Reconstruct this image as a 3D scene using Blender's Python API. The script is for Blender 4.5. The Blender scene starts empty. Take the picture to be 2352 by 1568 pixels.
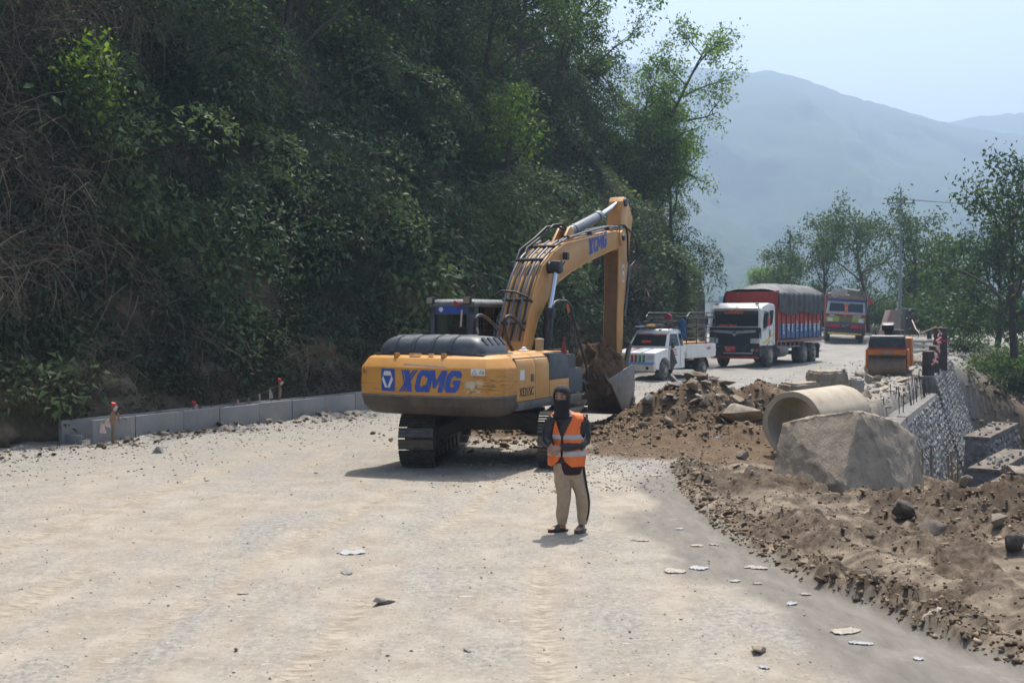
import bpy, bmesh, math, random
import numpy as np
from mathutils import Vector, Matrix, noise as mnoise

SC = bpy.context.scene
COL = SC.collection
R = math.radians

# ------------------------------------------------------------------ camera
FPX = 2744.0; HORY = 725.0; CAMH = 2.6          # focal length and horizon in a 2352 px wide frame
PITCH = math.atan((784 - HORY) / FPX)
cam = bpy.data.cameras.new('camera'); cam.lens = FPX / 2352 * 36; cam.sensor_width = 36
cam.clip_start = 0.1; cam.clip_end = 30000
cam.dof.use_dof = True; cam.dof.focus_distance = 17.0; cam.dof.aperture_fstop = 2.8
CAM = bpy.data.objects.new('camera', cam); COL.objects.link(CAM)
CAM.location = (0, 0, CAMH); CAM.rotation_euler = (math.pi / 2 - PITCH, 0, 0)
SC.camera = CAM
# ------------------------------------------------------------------ sky and sun
SUN_EL, SUN_AZ = R(63), R(12)                   # azimuth clockwise from +Y
w = bpy.data.worlds.new('World'); SC.world = w; w.use_nodes = True
nt = w.node_tree; nt.nodes.clear()
sk = nt.nodes.new('ShaderNodeTexSky'); sk.sky_type = 'NISHITA'; sk.sun_disc = False
sk.sun_elevation = SUN_EL; sk.sun_rotation = SUN_AZ; sk.air_density = 1.0; sk.dust_density = 8.0; sk.ozone_density = 1.0
sk.altitude = 800
bg = nt.nodes.new('ShaderNodeBackground'); bg.inputs['Strength'].default_value = 0.15
wo = nt.nodes.new('ShaderNodeOutputWorld')
nt.links.new(sk.outputs[0], bg.inputs[0]); nt.links.new(bg.outputs[0], wo.inputs[0])
sl = bpy.data.lights.new('sun', 'SUN'); sl.energy = 4.6; sl.angle = R(0.6); sl.color = (1, .955, .89)
SUN = bpy.data.objects.new('sun', sl); COL.objects.link(SUN)
sdir = Vector((math.sin(SUN_AZ) * math.cos(SUN_EL), math.cos(SUN_AZ) * math.cos(SUN_EL), math.sin(SUN_EL)))
SUN.rotation_euler = sdir.to_track_quat('Z', 'Y').to_euler(); SUN.location = sdir * 60
vs = SC.view_settings; vs.view_transform = 'Standard'; vs.look = 'None'; vs.gamma = 1; vs.exposure = 0.55
vs.use_curve_mapping = False
SC.cycles.max_bounces = 6; SC.cycles.diffuse_bounces = 3; SC.cycles.glossy_bounces = 2
SC.cycles.transmission_bounces = 3; SC.cycles.transparent_max_bounces = 6; SC.cycles.volume_bounces = 0
SC.cycles.use_denoising = True

# ------------------------------------------------------------------ helpers
def ray(px, py):
    a = (px - 1176) / FPX; b = (784 - py) / FPX; c, s = math.cos(PITCH), math.sin(PITCH)
    return Vector((a, c + s * b, -s + c * b))
def G(px, py, z=0.0):
    d = ray(px, py); return Vector((0, 0, CAMH)) + d * ((z - CAMH) / d.z)
def AT(px, py, y):
    d = ray(px, py); return Vector((0, 0, CAMH)) + d * (y / d.y)

def tag(o, label=None, cat=None, group=None, kind=None):
    if label: o['label'] = label
    if cat: o['category'] = cat
    if group: o['group'] = group
    if kind: o['kind'] = kind
    return o
def empty(name, loc=(0, 0, 0), rz=0.0, label=None, cat=None, group=None, rot=None):
    o = bpy.data.objects.new(name, None); COL.objects.link(o); o.empty_display_size = .2
    o.location = loc; o.rotation_euler = rot if rot else (0, 0, rz)
    return tag(o, label, cat, group)
def link(name, me, mat=None, parent=None, loc=None, rot=None, scale=None):
    o = bpy.data.objects.new(name, me); COL.objects.link(o)
    if mat is not None and not me.materials: me.materials.append(mat)
    if parent: o.parent = parent
    if loc is not None: o.location = loc
    if rot is not None: o.rotation_euler = rot
    if scale is not None: o.scale = scale
    return o
def copy_tree(o, parent=None):
    c = o.copy(); COL.objects.link(c); c.parent = parent
    for ch in o.children: copy_tree(ch, c)
    return c
def shade(me, ang=35):
    me.polygons.foreach_set('use_smooth', [True] * len(me.polygons))
    me.set_sharp_from_angle(angle=R(ang)); me.update()

class MB:
    """collects simple shapes that become ONE mesh"""
    def __init__(s): s.v = []; s.f = []
    def add(s, vs, fs):
        n = len(s.v); s.v += [tuple(p) for p in vs]; s.f += [tuple(i + n for i in f) for f in fs]; return s
    def box(s, c, size, rot=None):
        hx, hy, hz = size[0] / 2, size[1] / 2, size[2] / 2
        vs = [Vector((x, y, z)) for x in (-hx, hx) for y in (-hy, hy) for z in (-hz, hz)]
        if rot is not None:
            m = rot if isinstance(rot, Matrix) else Matrix.Rotation(rot[0], 3, 'X') if False else (Matrix.Rotation(rot[2], 3, 'Z') @ Matrix.Rotation(rot[1], 3, 'Y') @ Matrix.Rotation(rot[0], 3, 'X'))
            vs = [m @ p for p in vs]
        vs = [p + Vector(c) for p in vs]
        return s.add(vs, [(0, 1, 3, 2), (4, 6, 7, 5), (0, 4, 5, 1), (2, 3, 7, 6), (0, 2, 6, 4), (1, 5, 7, 3)])
    def b2(s, x0, x1, y0, y1, z0, z1): return s.box(((x0 + x1) / 2, (y0 + y1) / 2, (z0 + z1) / 2), (abs(x1 - x0), abs(y1 - y0), abs(z1 - z0)))
    def cyl(s, p0, p1, r0, r1=None, n=16, caps=True):
        r1 = r0 if r1 is None else r1; p0, p1 = Vector(p0), Vector(p1); d = (p1 - p0).normalized()
        a = d.orthogonal().normalized(); b = d.cross(a); vs = []
        for p, r in ((p0, r0), (p1, r1)):
            for i in range(n):
                t = 2 * math.pi * i / n; vs.append(p + a * (r * math.cos(t)) + b * (r * math.sin(t)))
        fs = [(i, (i + 1) % n, n + (i + 1) % n, n + i) for i in range(n)]
        if caps: fs += [tuple(range(n - 1, -1, -1)), tuple(range(n, 2 * n))]
        return s.add(vs, fs)
    def tube(s, pts, r, n=8, caps=True):
        pts = [Vector(p) for p in pts]; m = len(pts); rs = r if isinstance(r, (list, tuple)) else [r] * m
        up = None; vs = []
        for i, p in enumerate(pts):
            d = (pts[min(i + 1, m - 1)] - pts[max(i - 1, 0)])
            d = d.normalized() if d.length > 1e-9 else Vector((0, 0, 1))
            if up is None: a = d.orthogonal().normalized()
            else:
                a = up - d * up.dot(d); a = a.normalized() if a.length > 1e-6 else d.orthogonal().normalized()
            up = a; b = d.cross(a)
            for k in range(n):
                t = 2 * math.pi * k / n; vs.append(p + a * (rs[i] * math.cos(t)) + b * (rs[i] * math.sin(t)))
        fs = [(i * n + k, i * n + (k + 1) % n, (i + 1) * n + (k + 1) % n, (i + 1) * n + k) for i in range(m - 1) for k in range(n)]
        if caps: fs += [tuple(range(n - 1, -1, -1)), tuple(range((m - 1) * n, m * n))]
        return s.add(vs, fs)
    def prism(s, poly, fn, t0, t1):
        """poly: 2D outline; fn(a,b,t) -> 3D; extruded t0..t1"""
        n = len(poly); vs = [fn(a, b, t0) for a, b in poly] + [fn(a, b, t1) for a, b in poly]
        return s.add(vs, [tuple(range(n - 1, -1, -1)), tuple(range(n, 2 * n))] + [(i, (i + 1) % n, n + (i + 1) % n, n + i) for i in range(n)])
    def loft(s, rings, caps=True, closed=True):
        n = len(rings[0]); m = len(rings); vs = [p for r in rings for p in r]
        k = n if closed else n - 1
        fs = [(i * n + j, i * n + (j + 1) % n, (i + 1) * n + (j + 1) % n, (i + 1) * n + j) for i in range(m - 1) for j in range(k)]
        if caps: fs += [tuple(range(n - 1, -1, -1)), tuple(range((m - 1) * n, m * n))]
        return s.add(vs, fs)
    def lathe(s, prof, p0, axis, n=24):
        p0 = Vector(p0); d = Vector(axis).normalized(); a = d.orthogonal().normalized(); b = d.cross(a)
        rings = [[p0 + d * h + a * (r * math.cos(2 * math.pi * k / n)) + b * (r * math.sin(2 * math.pi * k / n)) for k in range(n)] for h, r in prof]
        return s.loft(rings, caps=True)
    def mesh(s, name='m', bevel=0, seg=2, ang=35, smooth=True):
        me = bpy.data.meshes.new(name); bm = bmesh.new()
        vv = [bm.verts.new(p) for p in s.v]
        for f in s.f:
            try: bm.faces.new([vv[i] for i in f])
            except ValueError: pass
        bmesh.ops.recalc_face_normals(bm, faces=bm.faces)
        if bevel > 0:
            bm.normal_update()
            es = [e for e in bm.edges if len(e.link_faces) == 2 and e.calc_face_angle(0) > R(25)]
            bmesh.ops.bevel(bm, geom=es, offset=bevel, segments=seg, profile=.6, affect='EDGES', clamp_overlap=True)
        bm.to_mesh(me); bm.free()
        if smooth: shade(me, ang)
        return me
    def build(s, name, mat, parent=None, bevel=0, seg=2, ang=35, smooth=True, **kw):
        return link(name, s.mesh(name, bevel, seg, ang, smooth), mat, parent, **kw)

def part(name, mat, parent, fn, **kw):
    m = MB(); fn(m); return m.build(name, mat, parent, **kw)
def npmesh(name, V, Fq=None, Ft=None, attrs=None, smooth=False):
    """numpy verts (n,3) + quads/tris -> mesh, fast"""
    me = bpy.data.meshes.new(name); V = np.ascontiguousarray(V, np.float32)
    me.vertices.add(len(V)); me.vertices.foreach_set('co', V.ravel())
    lt = []; li = []
    if Fq is not None and len(Fq): li.append(np.asarray(Fq, np.int32).ravel()); lt.append(np.full(len(Fq), 4, np.int32))
    if Ft is not None and len(Ft): li.append(np.asarray(Ft, np.int32).ravel()); lt.append(np.full(len(Ft), 3, np.int32))
    li = np.concatenate(li); lt = np.concatenate(lt); ls = np.concatenate([[0], np.cumsum(lt)[:-1]]).astype(np.int32)
    me.loops.add(len(li)); me.loops.foreach_set('vertex_index', li)
    me.polygons.add(len(lt)); me.polygons.foreach_set('loop_start', ls)
    if smooth: me.polygons.foreach_set('use_smooth', np.ones(len(lt), bool))
    for k, a in (attrs or {}).items():
        at = me.attributes.new(k, 'FLOAT', 'POINT'); at.data.foreach_set('value', np.ascontiguousarray(a, np.float32))
    me.update(calc_edges=True); me.validate(); return me
def gridfaces(nr, nc):
    i = np.arange(nr - 1)[:, None] * nc + np.arange(nc - 1)[None, :]
    return np.stack([i, i + 1, i + nc + 1, i + nc], -1).reshape(-1, 4)
# numpy value noise
def _h(ix, iy, s):
    n = (ix.astype(np.int64) * 374761393 + iy.astype(np.int64) * 668265263 + s * 974634777) & 0xffffffff
    n = ((n ^ (n >> 13)) * 1274126177) & 0xffffffff
    return ((n ^ (n >> 16)) & 0xffff) / 65535.0
def vnoise(x, y, s=0):
    ix, iy = np.floor(x), np.floor(y); fx, fy = x - ix, y - iy
    fx = fx * fx * (3 - 2 * fx); fy = fy * fy * (3 - 2 * fy); ix = ix.astype(np.int64); iy = iy.astype(np.int64)
    a = _h(ix, iy, s); b = _h(ix + 1, iy, s); c = _h(ix, iy + 1, s); d = _h(ix + 1, iy + 1, s)
    return (a + (b - a) * fx) * (1 - fy) + (c + (d - c) * fx) * fy - .5
def fbm(x, y, o=4, s=0, g=.5):
    x = np.asarray(x, float); y = np.asarray(y, float); r = 0; a = 1.0
    for k in range(o): r = r + a * vnoise(x * 2 ** k + 17.3 * k, y * 2 ** k - 9.1 * k, s + k); a *= g
    return r
def cells(x, y, s=0):
    """jittered cells: random value of the nearest cell and distance to its border"""
    ix, iy = np.floor(x).astype(np.int64), np.floor(y).astype(np.int64); d1 = np.full(x.shape, 9.0); d2 = d1.copy(); v = np.zeros(x.shape)
    for a in (-1, 0, 1):
        for b in (-1, 0, 1):
            cx, cy = ix + a, iy + b; px = cx + _h(cx, cy, s); py = cy + _h(cx, cy, s + 7); d = np.hypot(px - x, py - y); r = _h(cx, cy, s + 13)
            n1 = d < d1; d2 = np.where(n1, d1, np.minimum(d2, d)); v = np.where(n1, r, v); d1 = np.where(n1, d, d1)
    return v, d2 - d1
def sstep(a, b, x):
    t = np.clip((x - a) / (b - a), 0, 1); return t * t * (3 - 2 * t)

# ------------------------------------------------------------------ materials
MATS = {}
def nodes_of(name):
    m = bpy.data.materials.new(name); m.use_nodes = True; nt = m.node_tree
    return m, nt, nt.nodes['Principled BSDF'], nt.nodes['Material Output']
def N(nt, t, **kw):
    n = nt.nodes.new(t)
    for k, v in kw.items():
        if k in n.inputs: n.inputs[k].default_value = v
        else: setattr(n, k, v)
    return n
def ramp(nt, src, p0, p1, c0=(0, 0, 0, 1), c1=(1, 1, 1, 1)):
    r = nt.nodes.new('ShaderNodeValToRGB'); e = r.color_ramp.elements
    e[0].position = p0; e[1].position = p1; e[0].color = c0; e[1].color = c1
    nt.links.new(src, r.inputs[0]); return r
def mixc(nt, fac, a, b, mode='MIX'):
    n = nt.nodes.new('ShaderNodeMix'); n.data_type = 'RGBA'; n.blend_type = mode; n.clamp_factor = True
    for s, v in ((n.inputs['Factor'], fac), (n.inputs['A'], a), (n.inputs['B'], b)):
        if hasattr(v, 'links') or hasattr(v, 'is_linked'): nt.links.new(v, s)
        elif isinstance(v, (int, float)): s.default_value = v
        else: s.default_value = (*v[:3], 1)
    return n.outputs['Result']
def tnoise(nt, scale, detail=4, rough=.6, vec=None, dist=0):
    n = N(nt, 'ShaderNodeTexNoise'); n.inputs['Scale'].default_value = scale; n.inputs['Detail'].default_value = detail
    n.inputs['Roughness'].default_value = rough; n.inputs['Distortion'].default_value = dist
    if vec is not None: nt.links.new(vec, n.inputs['Vector'])
    return n.outputs['Fac']
def coords(nt, scale=(1, 1, 1)):
    t = N(nt, 'ShaderNodeTexCoord'); mp = N(nt, 'ShaderNodeMapping'); mp.inputs['Scale'].default_value = scale
    nt.links.new(t.outputs['Object'], mp.inputs['Vector']); return mp.outputs['Vector']
DUST = (.36, .315, .245)
def M(name, col, rough=.5, metal=0, var=.18, scale=5, dust=0.0, dustcol=DUST, bump=0.0, bscale=40, streak=0.0, streakcol=(.05, .04, .03), spec=.5):
    """painted / bare surface with tone variation, dust and streaks"""
    if name in MATS: return MATS[name]
    m, nt, b, out = nodes_of(name); vec = coords(nt)
    n1 = tnoise(nt, scale, 5, .65, vec)
    lo = tuple(c * (1 - var) for c in col); hi = tuple(min(1, c * (1 + var)) for c in col)
    c = ramp(nt, n1, .3, .7, (*lo, 1), (*hi, 1)).outputs[0]
    if streak:
        v2 = coords(nt, (6, 6, .7)); s = ramp(nt, tnoise(nt, 2.2, 6, .7, v2), .52, .72).outputs[0]
        mm = N(nt, 'ShaderNodeMath', operation='MULTIPLY'); nt.links.new(s, mm.inputs[0]); mm.inputs[1].default_value = streak
        c = mixc(nt, mm.outputs[0], c, streakcol)
    if dust:
        d = ramp(nt, tnoise(nt, scale * .7 + 1, 8, .7, vec, .4), .62 - dust * .42, .82 - dust * .2).outputs[0]
        mm = N(nt, 'ShaderNodeMath', operation='MULTIPLY'); nt.links.new(d, mm.inputs[0]); mm.inputs[1].default_value = min(.92, .45 + dust * .5)
        c = mixc(nt, mm.outputs[0], c, dustcol)
        rr = N(nt, 'ShaderNodeMapRange'); nt.links.new(mm.outputs[0], rr.inputs[0]); rr.inputs[3].default_value = rough; rr.inputs[4].default_value = .9
        nt.links.new(rr.outputs[0], b.inputs['Roughness'])
    nt.links.new(c, b.inputs['Base Color'])
    if not dust: b.inputs['Roughness'].default_value = rough
    b.inputs['Metallic'].default_value = metal; b.inputs['Specular IOR Level'].default_value = spec
    if bump:
        bp = N(nt, 'ShaderNodeBump'); bp.inputs['Strength'].default_value = bump; bp.inputs['Distance'].default_value = .02
        nt.links.new(tnoise(nt, bscale, 6, .7, vec), bp.inputs['Height']); nt.links.new(bp.outputs[0], b.inputs['Normal'])
    MATS[name] = m; return m
def glassmat(name, col=(.02, .03, .03), rough=.06):
    if name in MATS: return MATS[name]
    m, nt, b, out = nodes_of(name); b.inputs['Base Color'].default_value = (*col, 1); b.inputs['Roughness'].default_value = rough
    b.inputs['Specular IOR Level'].default_value = .6; MATS[name] = m; return m
def leafmat(name, cols, rough=.5, trans=.3):
    """cols: (dark, mid, light) chosen by per-leaf attribute 'tint'"""
    if name in MATS: return MATS[name]
    m, nt, b, out = nodes_of(name)
    a = N(nt, 'ShaderNodeAttribute', attribute_name='tint'); r = nt.nodes.new('ShaderNodeValToRGB'); e = r.color_ramp.elements
    e[0].position = 0; e[1].position = 1; e[0].color = (*cols[0], 1); e[1].color = (*cols[-1], 1)
    for i, c in enumerate(cols[1:-1]):
        k = e.new((i + 1) / (len(cols) - 1)); k.color = (*c, 1)
    nt.links.new(a.outputs['Fac'], r.inputs[0]); nt.links.new(r.outputs[0], b.inputs['Base Color'])
    b.inputs['Roughness'].default_value = rough; b.inputs['Specular IOR Level'].default_value = .16
    if trans:
        t = N(nt, 'ShaderNodeBsdfTranslucent'); mx = N(nt, 'ShaderNodeMixShader'); mx.inputs[0].default_value = trans
        tc = mixc(nt, 1.0, r.outputs[0], (1.0, 1.15, .5), 'MULTIPLY')
        nt.links.new(tc, t.inputs[0]); nt.links.new(b.outputs[0], mx.inputs[1]); nt.links.new(t.outputs[0], mx.inputs[2]); nt.links.new(mx.outputs[0], out.inputs[0])
    MATS[name] = m; return m
# ------------------------------------------------------------------ terrain
def poly_x(pts):
    a = np.array(sorted(pts, key=lambda p: p[1]), float); return lambda y: np.interp(y, a[:, 1], a[:, 0])
# left edge of the mud strip / right edge of the bare asphalt / edge of the drop to the valley
mud_x = poly_x([(4.6, 4), (4.2, 7.5), (3.8, 8.81), (3.42, 9.79), (3.27, 10.84), (2.9, 11.74), (2.69, 13.04), (2.54, 14.97), (2.53, 17.57), (2.78, 20.63), (2.95, 22), (4.5, 27), (7, 34)])
asph_x = poly_x([(2.6, 4), (2.39, 8.41), (2.2, 10.2), (1.85, 12.36), (1.6, 15), (1.75, 17), (2.0, 19.5), (2.7, 21.5), (3, 23)])
edge_x = poly_x([(12, -30), (10, 6), (9.0, 11), (8.0, 14), (7.0, 17), (6.6, 20), (7.4, 24), (9.8, 29.6), (13.6, 38), (17.7, 48), (23, 60), (28, 70), (36, 84), (50, 104), (80, 140), (200, 300)])
def road_z(y): return np.interp(y, [-50, 22, 32, 43, 56, 64, 80, 110, 200], [0, 0, .10, .25, .25, .42, .86, 1.6, 2.2])
def gauss(x, y, cx, cy, sx, sy, rot=0):
    c, s = math.cos(rot), math.sin(rot); u = (x - cx) * c + (y - cy) * s; v = -(x - cx) * s + (y - cy) * c
    return np.exp(-(u / sx) ** 2 - (v / sy) ** 2)
DR0 = np.array([-8.73, 22.97]); DRD = np.array([.531, .847])
def masks(x, y):
    wob = fbm(x * 1.3, y * .9, 4, 31) * .45
    mud = sstep(-.03, .10, x - mud_x(y) + wob * .35 + .10 * fbm(x * 5, y * 4, 3, 33)) * sstep(32, 24, y)
    asph = sstep(-.22, .30, x - asph_x(y) + wob * 1.5) * (1 - mud) * sstep(24, 19, y)
    return mud, asph
def clod_patch(x, y):
    dxm = x - mud_x(y)
    return sstep(-.06, .07, fbm(x * 1.5 + 9, y * .55, 4, 331) + .16 * np.exp(-((dxm - .35) / .3) ** 2) + .06)
TRK = [(-3.6, 6, -2.4, 14, -1.2, 22), (-2.0, 6, -.9, 14, .2, 22), (-6.2, 6, -5.6, 14, -4.6, 23), (-4.7, 6, -4.2, 14, -3.4, 23), (.4, 6, .3, 14, .6, 18), (1.3, 6, 1.35, 13, 1.4, 18)]
def wheel_tracks(x, y):
    t = np.zeros(x.shape)
    for x0, y0, x1, y1, x2, y2 in TRK:
        xc = x0 * (y - y1) * (y - y2) / ((y0 - y1) * (y0 - y2)) + x1 * (y - y0) * (y - y2) / ((y1 - y0) * (y1 - y2)) + x2 * (y - y0) * (y - y1) / ((y2 - y0) * (y2 - y1)) + .12 * fbm(y * .3, y * 0 + x0, 2, 401)
        t = np.maximum(t, np.exp(-((x - xc) / .13) ** 4) * sstep(y2 + 1, y2 - 2, y) * sstep(-.25, .1, fbm(x * .5, y * .25 + x0, 2, 403)))
    return t
PILE = [(4.0, 26.0, 1.5, 1.6, .1, 1.18), (5.55, 26.5, 1.15, 1.2, .2, .95), (3.3, 23.9, 1.3, 1.4, 0, .40), (4.7, 23.8, 1.1, 1.1, 0, .34), (.5, 25.6, 1.5, .8, 0, .30), (2.2, 25.0, .9, 1.2, 0, .22), (6.3, 25.4, .8, 1.0, 0, .45)]
def H(x, y):
    x = np.asarray(x, float); y = np.asarray(y, float)
    mud, asph = masks(x, y)
    z = road_z(y) + .035 * fbm(x * .35, y * .35, 3, 3) + .018 * fbm(x * 1.7, y * 1.7, 3, 5) * (1 - .75 * asph)
    nearf = sstep(40, 20, y)
    z = z + .022 * np.maximum(0, fbm(x * 5, y * 5, 3, 7)) * nearf * (1 - asph)          # loose lumps
    tk_ = wheel_tracks(x, y); z = z - .022 * tk_ + .009 * tk_ * np.sign(np.sin(y * 42 + 3 * np.abs(np.sin(x * 24))))
    # mud: clods, ridges that follow the wheel tracks
    dxm = x - mud_x(y)
    u_ = x * .97 + y * .22; v_ = y * .97 - x * .22
    clod = np.abs(fbm(u_ * 3.2, v_ * 1.5, 4, 11)) * .20 + .10 * np.maximum(0, fbm(x * 7, y * 7, 3, 13, .6)) - .03
    wx_ = x + .12 * fbm(x * 4, y * 4, 2, 311); wy_ = y + .12 * fbm(x * 4, y * 4, 2, 313); cv, cb = cells(wx_ * 5.5, wy_ * 4.2, 17); cv2, cb2 = cells(wx_ * 11, wy_ * 9, 29)
    patch = clod_patch(x, y)
    chunk = patch * (.095 * cv ** 1.5 * sstep(0, .16, cb) + .055 * cv2 * sstep(0, .2, cb2))
    flat = sstep(-.10, .06, fbm(x * .9 + 3, y * .38, 3, 19))                         # trampled pans between clods
    ridge = .08 * np.exp(-((dxm - .25) / .22) ** 2) + .07 * np.exp(-((dxm - 1.15) / .22) ** 2) - .05 * np.exp(-((dxm - .65) / .25) ** 2) - .03 * np.exp(-((dxm + .12) / .14) ** 2)
    tread = .022 * np.sign(np.sin(y * 26 + x * 8)) * np.exp(-((dxm - .12) / .12) ** 2)
    z = z + mud * (clod * (1 - .85 * flat) * .45 + chunk * sstep(24, 18, y)) + sstep(32, 24, y) * ridge * (.6 + .8 * vnoise(x * 3, y * 3, 23) + .4)
    # heaps on the mud side, around and in front of the concrete block
    heap = .30 * gauss(x, y, 6.2, 15.3, 1.1, .6, .2) + .14 * gauss(x, y, 4.6, 16.6, 1.2, .5) + .30 * gauss(x, y, 7.3, 14.4, 1.2, 1.0) + .14 * gauss(x, y, 4.0, 18.0, .9, .5) + .22 * gauss(x, y, 6.6, 12.6, 1.0, .8) + .12 * gauss(x, y, 5.2, 12.9, .7, .4)
    z = z + heap * (1 + .5 * fbm(x * 1.6, y * 1.6, 3, 41)) + np.clip(heap, 0, .3) * (.35 * fbm(x * 4, y * 4, 3, 43))
    # rubble bench along the wall top
    ben = sstep(-4.2, -1.2, x - edge_x(y)) * sstep(25, 31, y) * sstep(110, 70, y)
    z = z + ben * (.38 + .3 * fbm(x * .9, y * .9, 4, 47) + .2 * np.abs(fbm(x * 2.5, y * 2.5, 3, 49)))
    # excavated earth pile
    p = 0
    for cx, cy, sx, sy, ro, h in PILE: p = np.maximum(p, h * gauss(x, y, cx, cy, sx, sy, ro)) if isinstance(p, np.ndarray) else h * gauss(x, y, cx, cy, sx, sy, ro)
    z = z + p * (1.12 + .42 * fbm(x * 1.1, y * 1.1, 2, 53)) + sstep(.05, .25, p) * (.16 * fbm(x * 2.6, y * 2.6, 3, 57) + .06 * fbm(x * 8, y * 8, 2, 59))
    # ditch and bank on the hill side
    d = (x - DR0[0]) * -DRD[1] + (y - DR0[1]) * DRD[0]            # distance to the left of the drain line
    lf = sstep(60, 40, y)
    z = z + lf * (.05 * sstep(-2.5, -.2, d) * (1 + 2 * fbm(x * 1.1, y * 1.1, 3, 61)) + .06 * np.exp(-((d + .25) / .3) ** 2) * np.maximum(0, fbm(x * 2, y * 2, 3, 63)) * 4)
    # drop to the valley
    e = x - edge_x(y) + .5 * fbm(x * .35, y * .35, 3, 67)
    wall = sstep(24.5, 25.6, y) * sstep(50.5, 47.5, y); xe = x - edge_x(y)
    slope = np.where(e > 0, e, 0)
    drop = np.where(slope < 40, slope * (.62 + .2 * sstep(30, 60, y) * 0), 24.8 + (slope - 40) * .25)
    drop = np.minimum(drop, 60)
    rough = (.8 * fbm(x * .25, y * .25, 4, 71) + .25 * fbm(x * 1.2, y * 1.2, 3, 73)) * sstep(.3, 3, e)
    z = z - drop * (1 - wall) + rough * (1 - wall * .6) - wall * (4.7 * sstep(-.62, .02, xe) + .42 * np.clip(xe - 1, 0, 60))
    # near right: steeper notch between the mud heap and the wall
    z = z - 2.6 * sstep(-.1, 1.6, xe) * sstep(15.5, 18, y) * sstep(25.6, 24.5, y)
    # far ground falls away into the valley past the bend
    z = z - sstep(120, 420, y) * 45 - sstep(95, 60, y + np.abs(x) * .0) * 0
    z = z - sstep(5, 45, (y - 72) * .6 - (x - 8)) * sstep(70, 90, y) * 25
    return z
def Hs(x, y): return float(H(np.array([x]), np.array([y]))[0])
def axis(segs):
    out = [segs[0][0]]
    for a, b, st0, st1 in segs:
        x = a
        while x < b - 1e-6:
            t = (x - a) / (b - a); x = min(b, x + st0 + (st1 - st0) * t); out.append(x)
    return np.array(out)
xs = axis([(-7000, -300, 900, 200), (-300, -20, 60, 3), (-20, -10, 1.2, .25), (-10, 1.5, .16, .1), (1.5, 8, .05, .05), (8, 19, .1, .22), (19, 60, .4, 4), (60, 400, 12, 60), (400, 7000, 150, 900)])
ys = axis([(-40, 3, 8, .6), (3, 7, .4, .08), (7, 19, .05, .075), (19, 30, .085, .12), (30, 52, .14, .35), (52, 110, .4, 1.5), (110, 500, 4, 40), (500, 9000, 80, 900)])
X, Y = np.meshgrid(xs, ys); Z = H(X, Y)
mud, asph = masks(X, Y)
pile = np.max([h * gauss(X, Y, cx, cy, sx, sy, ro) for cx, cy, sx, sy, ro, h in PILE], 0)
earth = sstep(.06, .16, pile + .1 * fbm(X * 1.5, Y * 1.5, 4, 77) + .16 * gauss(X, Y, 2.7, 22.9, 1.5, 1.5) + .16 * gauss(X, Y, .8, 25.8, 2.6, 1.3) + .14 * gauss(X, Y, 4.2, 21.6, 1.3, 1.2))
heapm = sstep(.12, .3, .55 * gauss(X, Y, 5.9, 15.9, 1.3, .8, .2) + .5 * gauss(X, Y, 7.2, 14.2, 1.4, 1.2) + .3 * gauss(X, Y, 6.6, 12.3, 1, .9))
dd = (X - DR0[0]) * -DRD[1] + (Y - DR0[1]) * DRD[0]
gravel = sstep(-6.5, -.5, dd + 2.4 * fbm(X * .3, Y * .3, 4, 81)) * sstep(70, 40, Y)
gravel = np.maximum(gravel, sstep(-4.8, -1.5, X - edge_x(Y)) * sstep(25, 29, Y))
slope_m = sstep(.1, 1.5, X - edge_x(Y))
far = sstep(90, 160, np.hypot(X, Y))
me = npmesh('ground', np.stack([X, Y, Z], -1).reshape(-1, 3), gridfaces(len(ys), len(xs)),
            attrs=dict(track=wheel_tracks(X, Y).ravel(), clod=(mud * clod_patch(X, Y)).ravel(), mud=mud.ravel(), asph=asph.ravel(), earth=np.maximum(earth, .8 * heapm * 0).ravel(), wet=heapm.ravel(), gravel=gravel.ravel(), slope=slope_m.ravel(), far=far.ravel(), tarmac=(sstep(33, 40, Y) * sstep(100, 80, Y) * (1 - gravel * .6)).ravel()), smooth=True)
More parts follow.
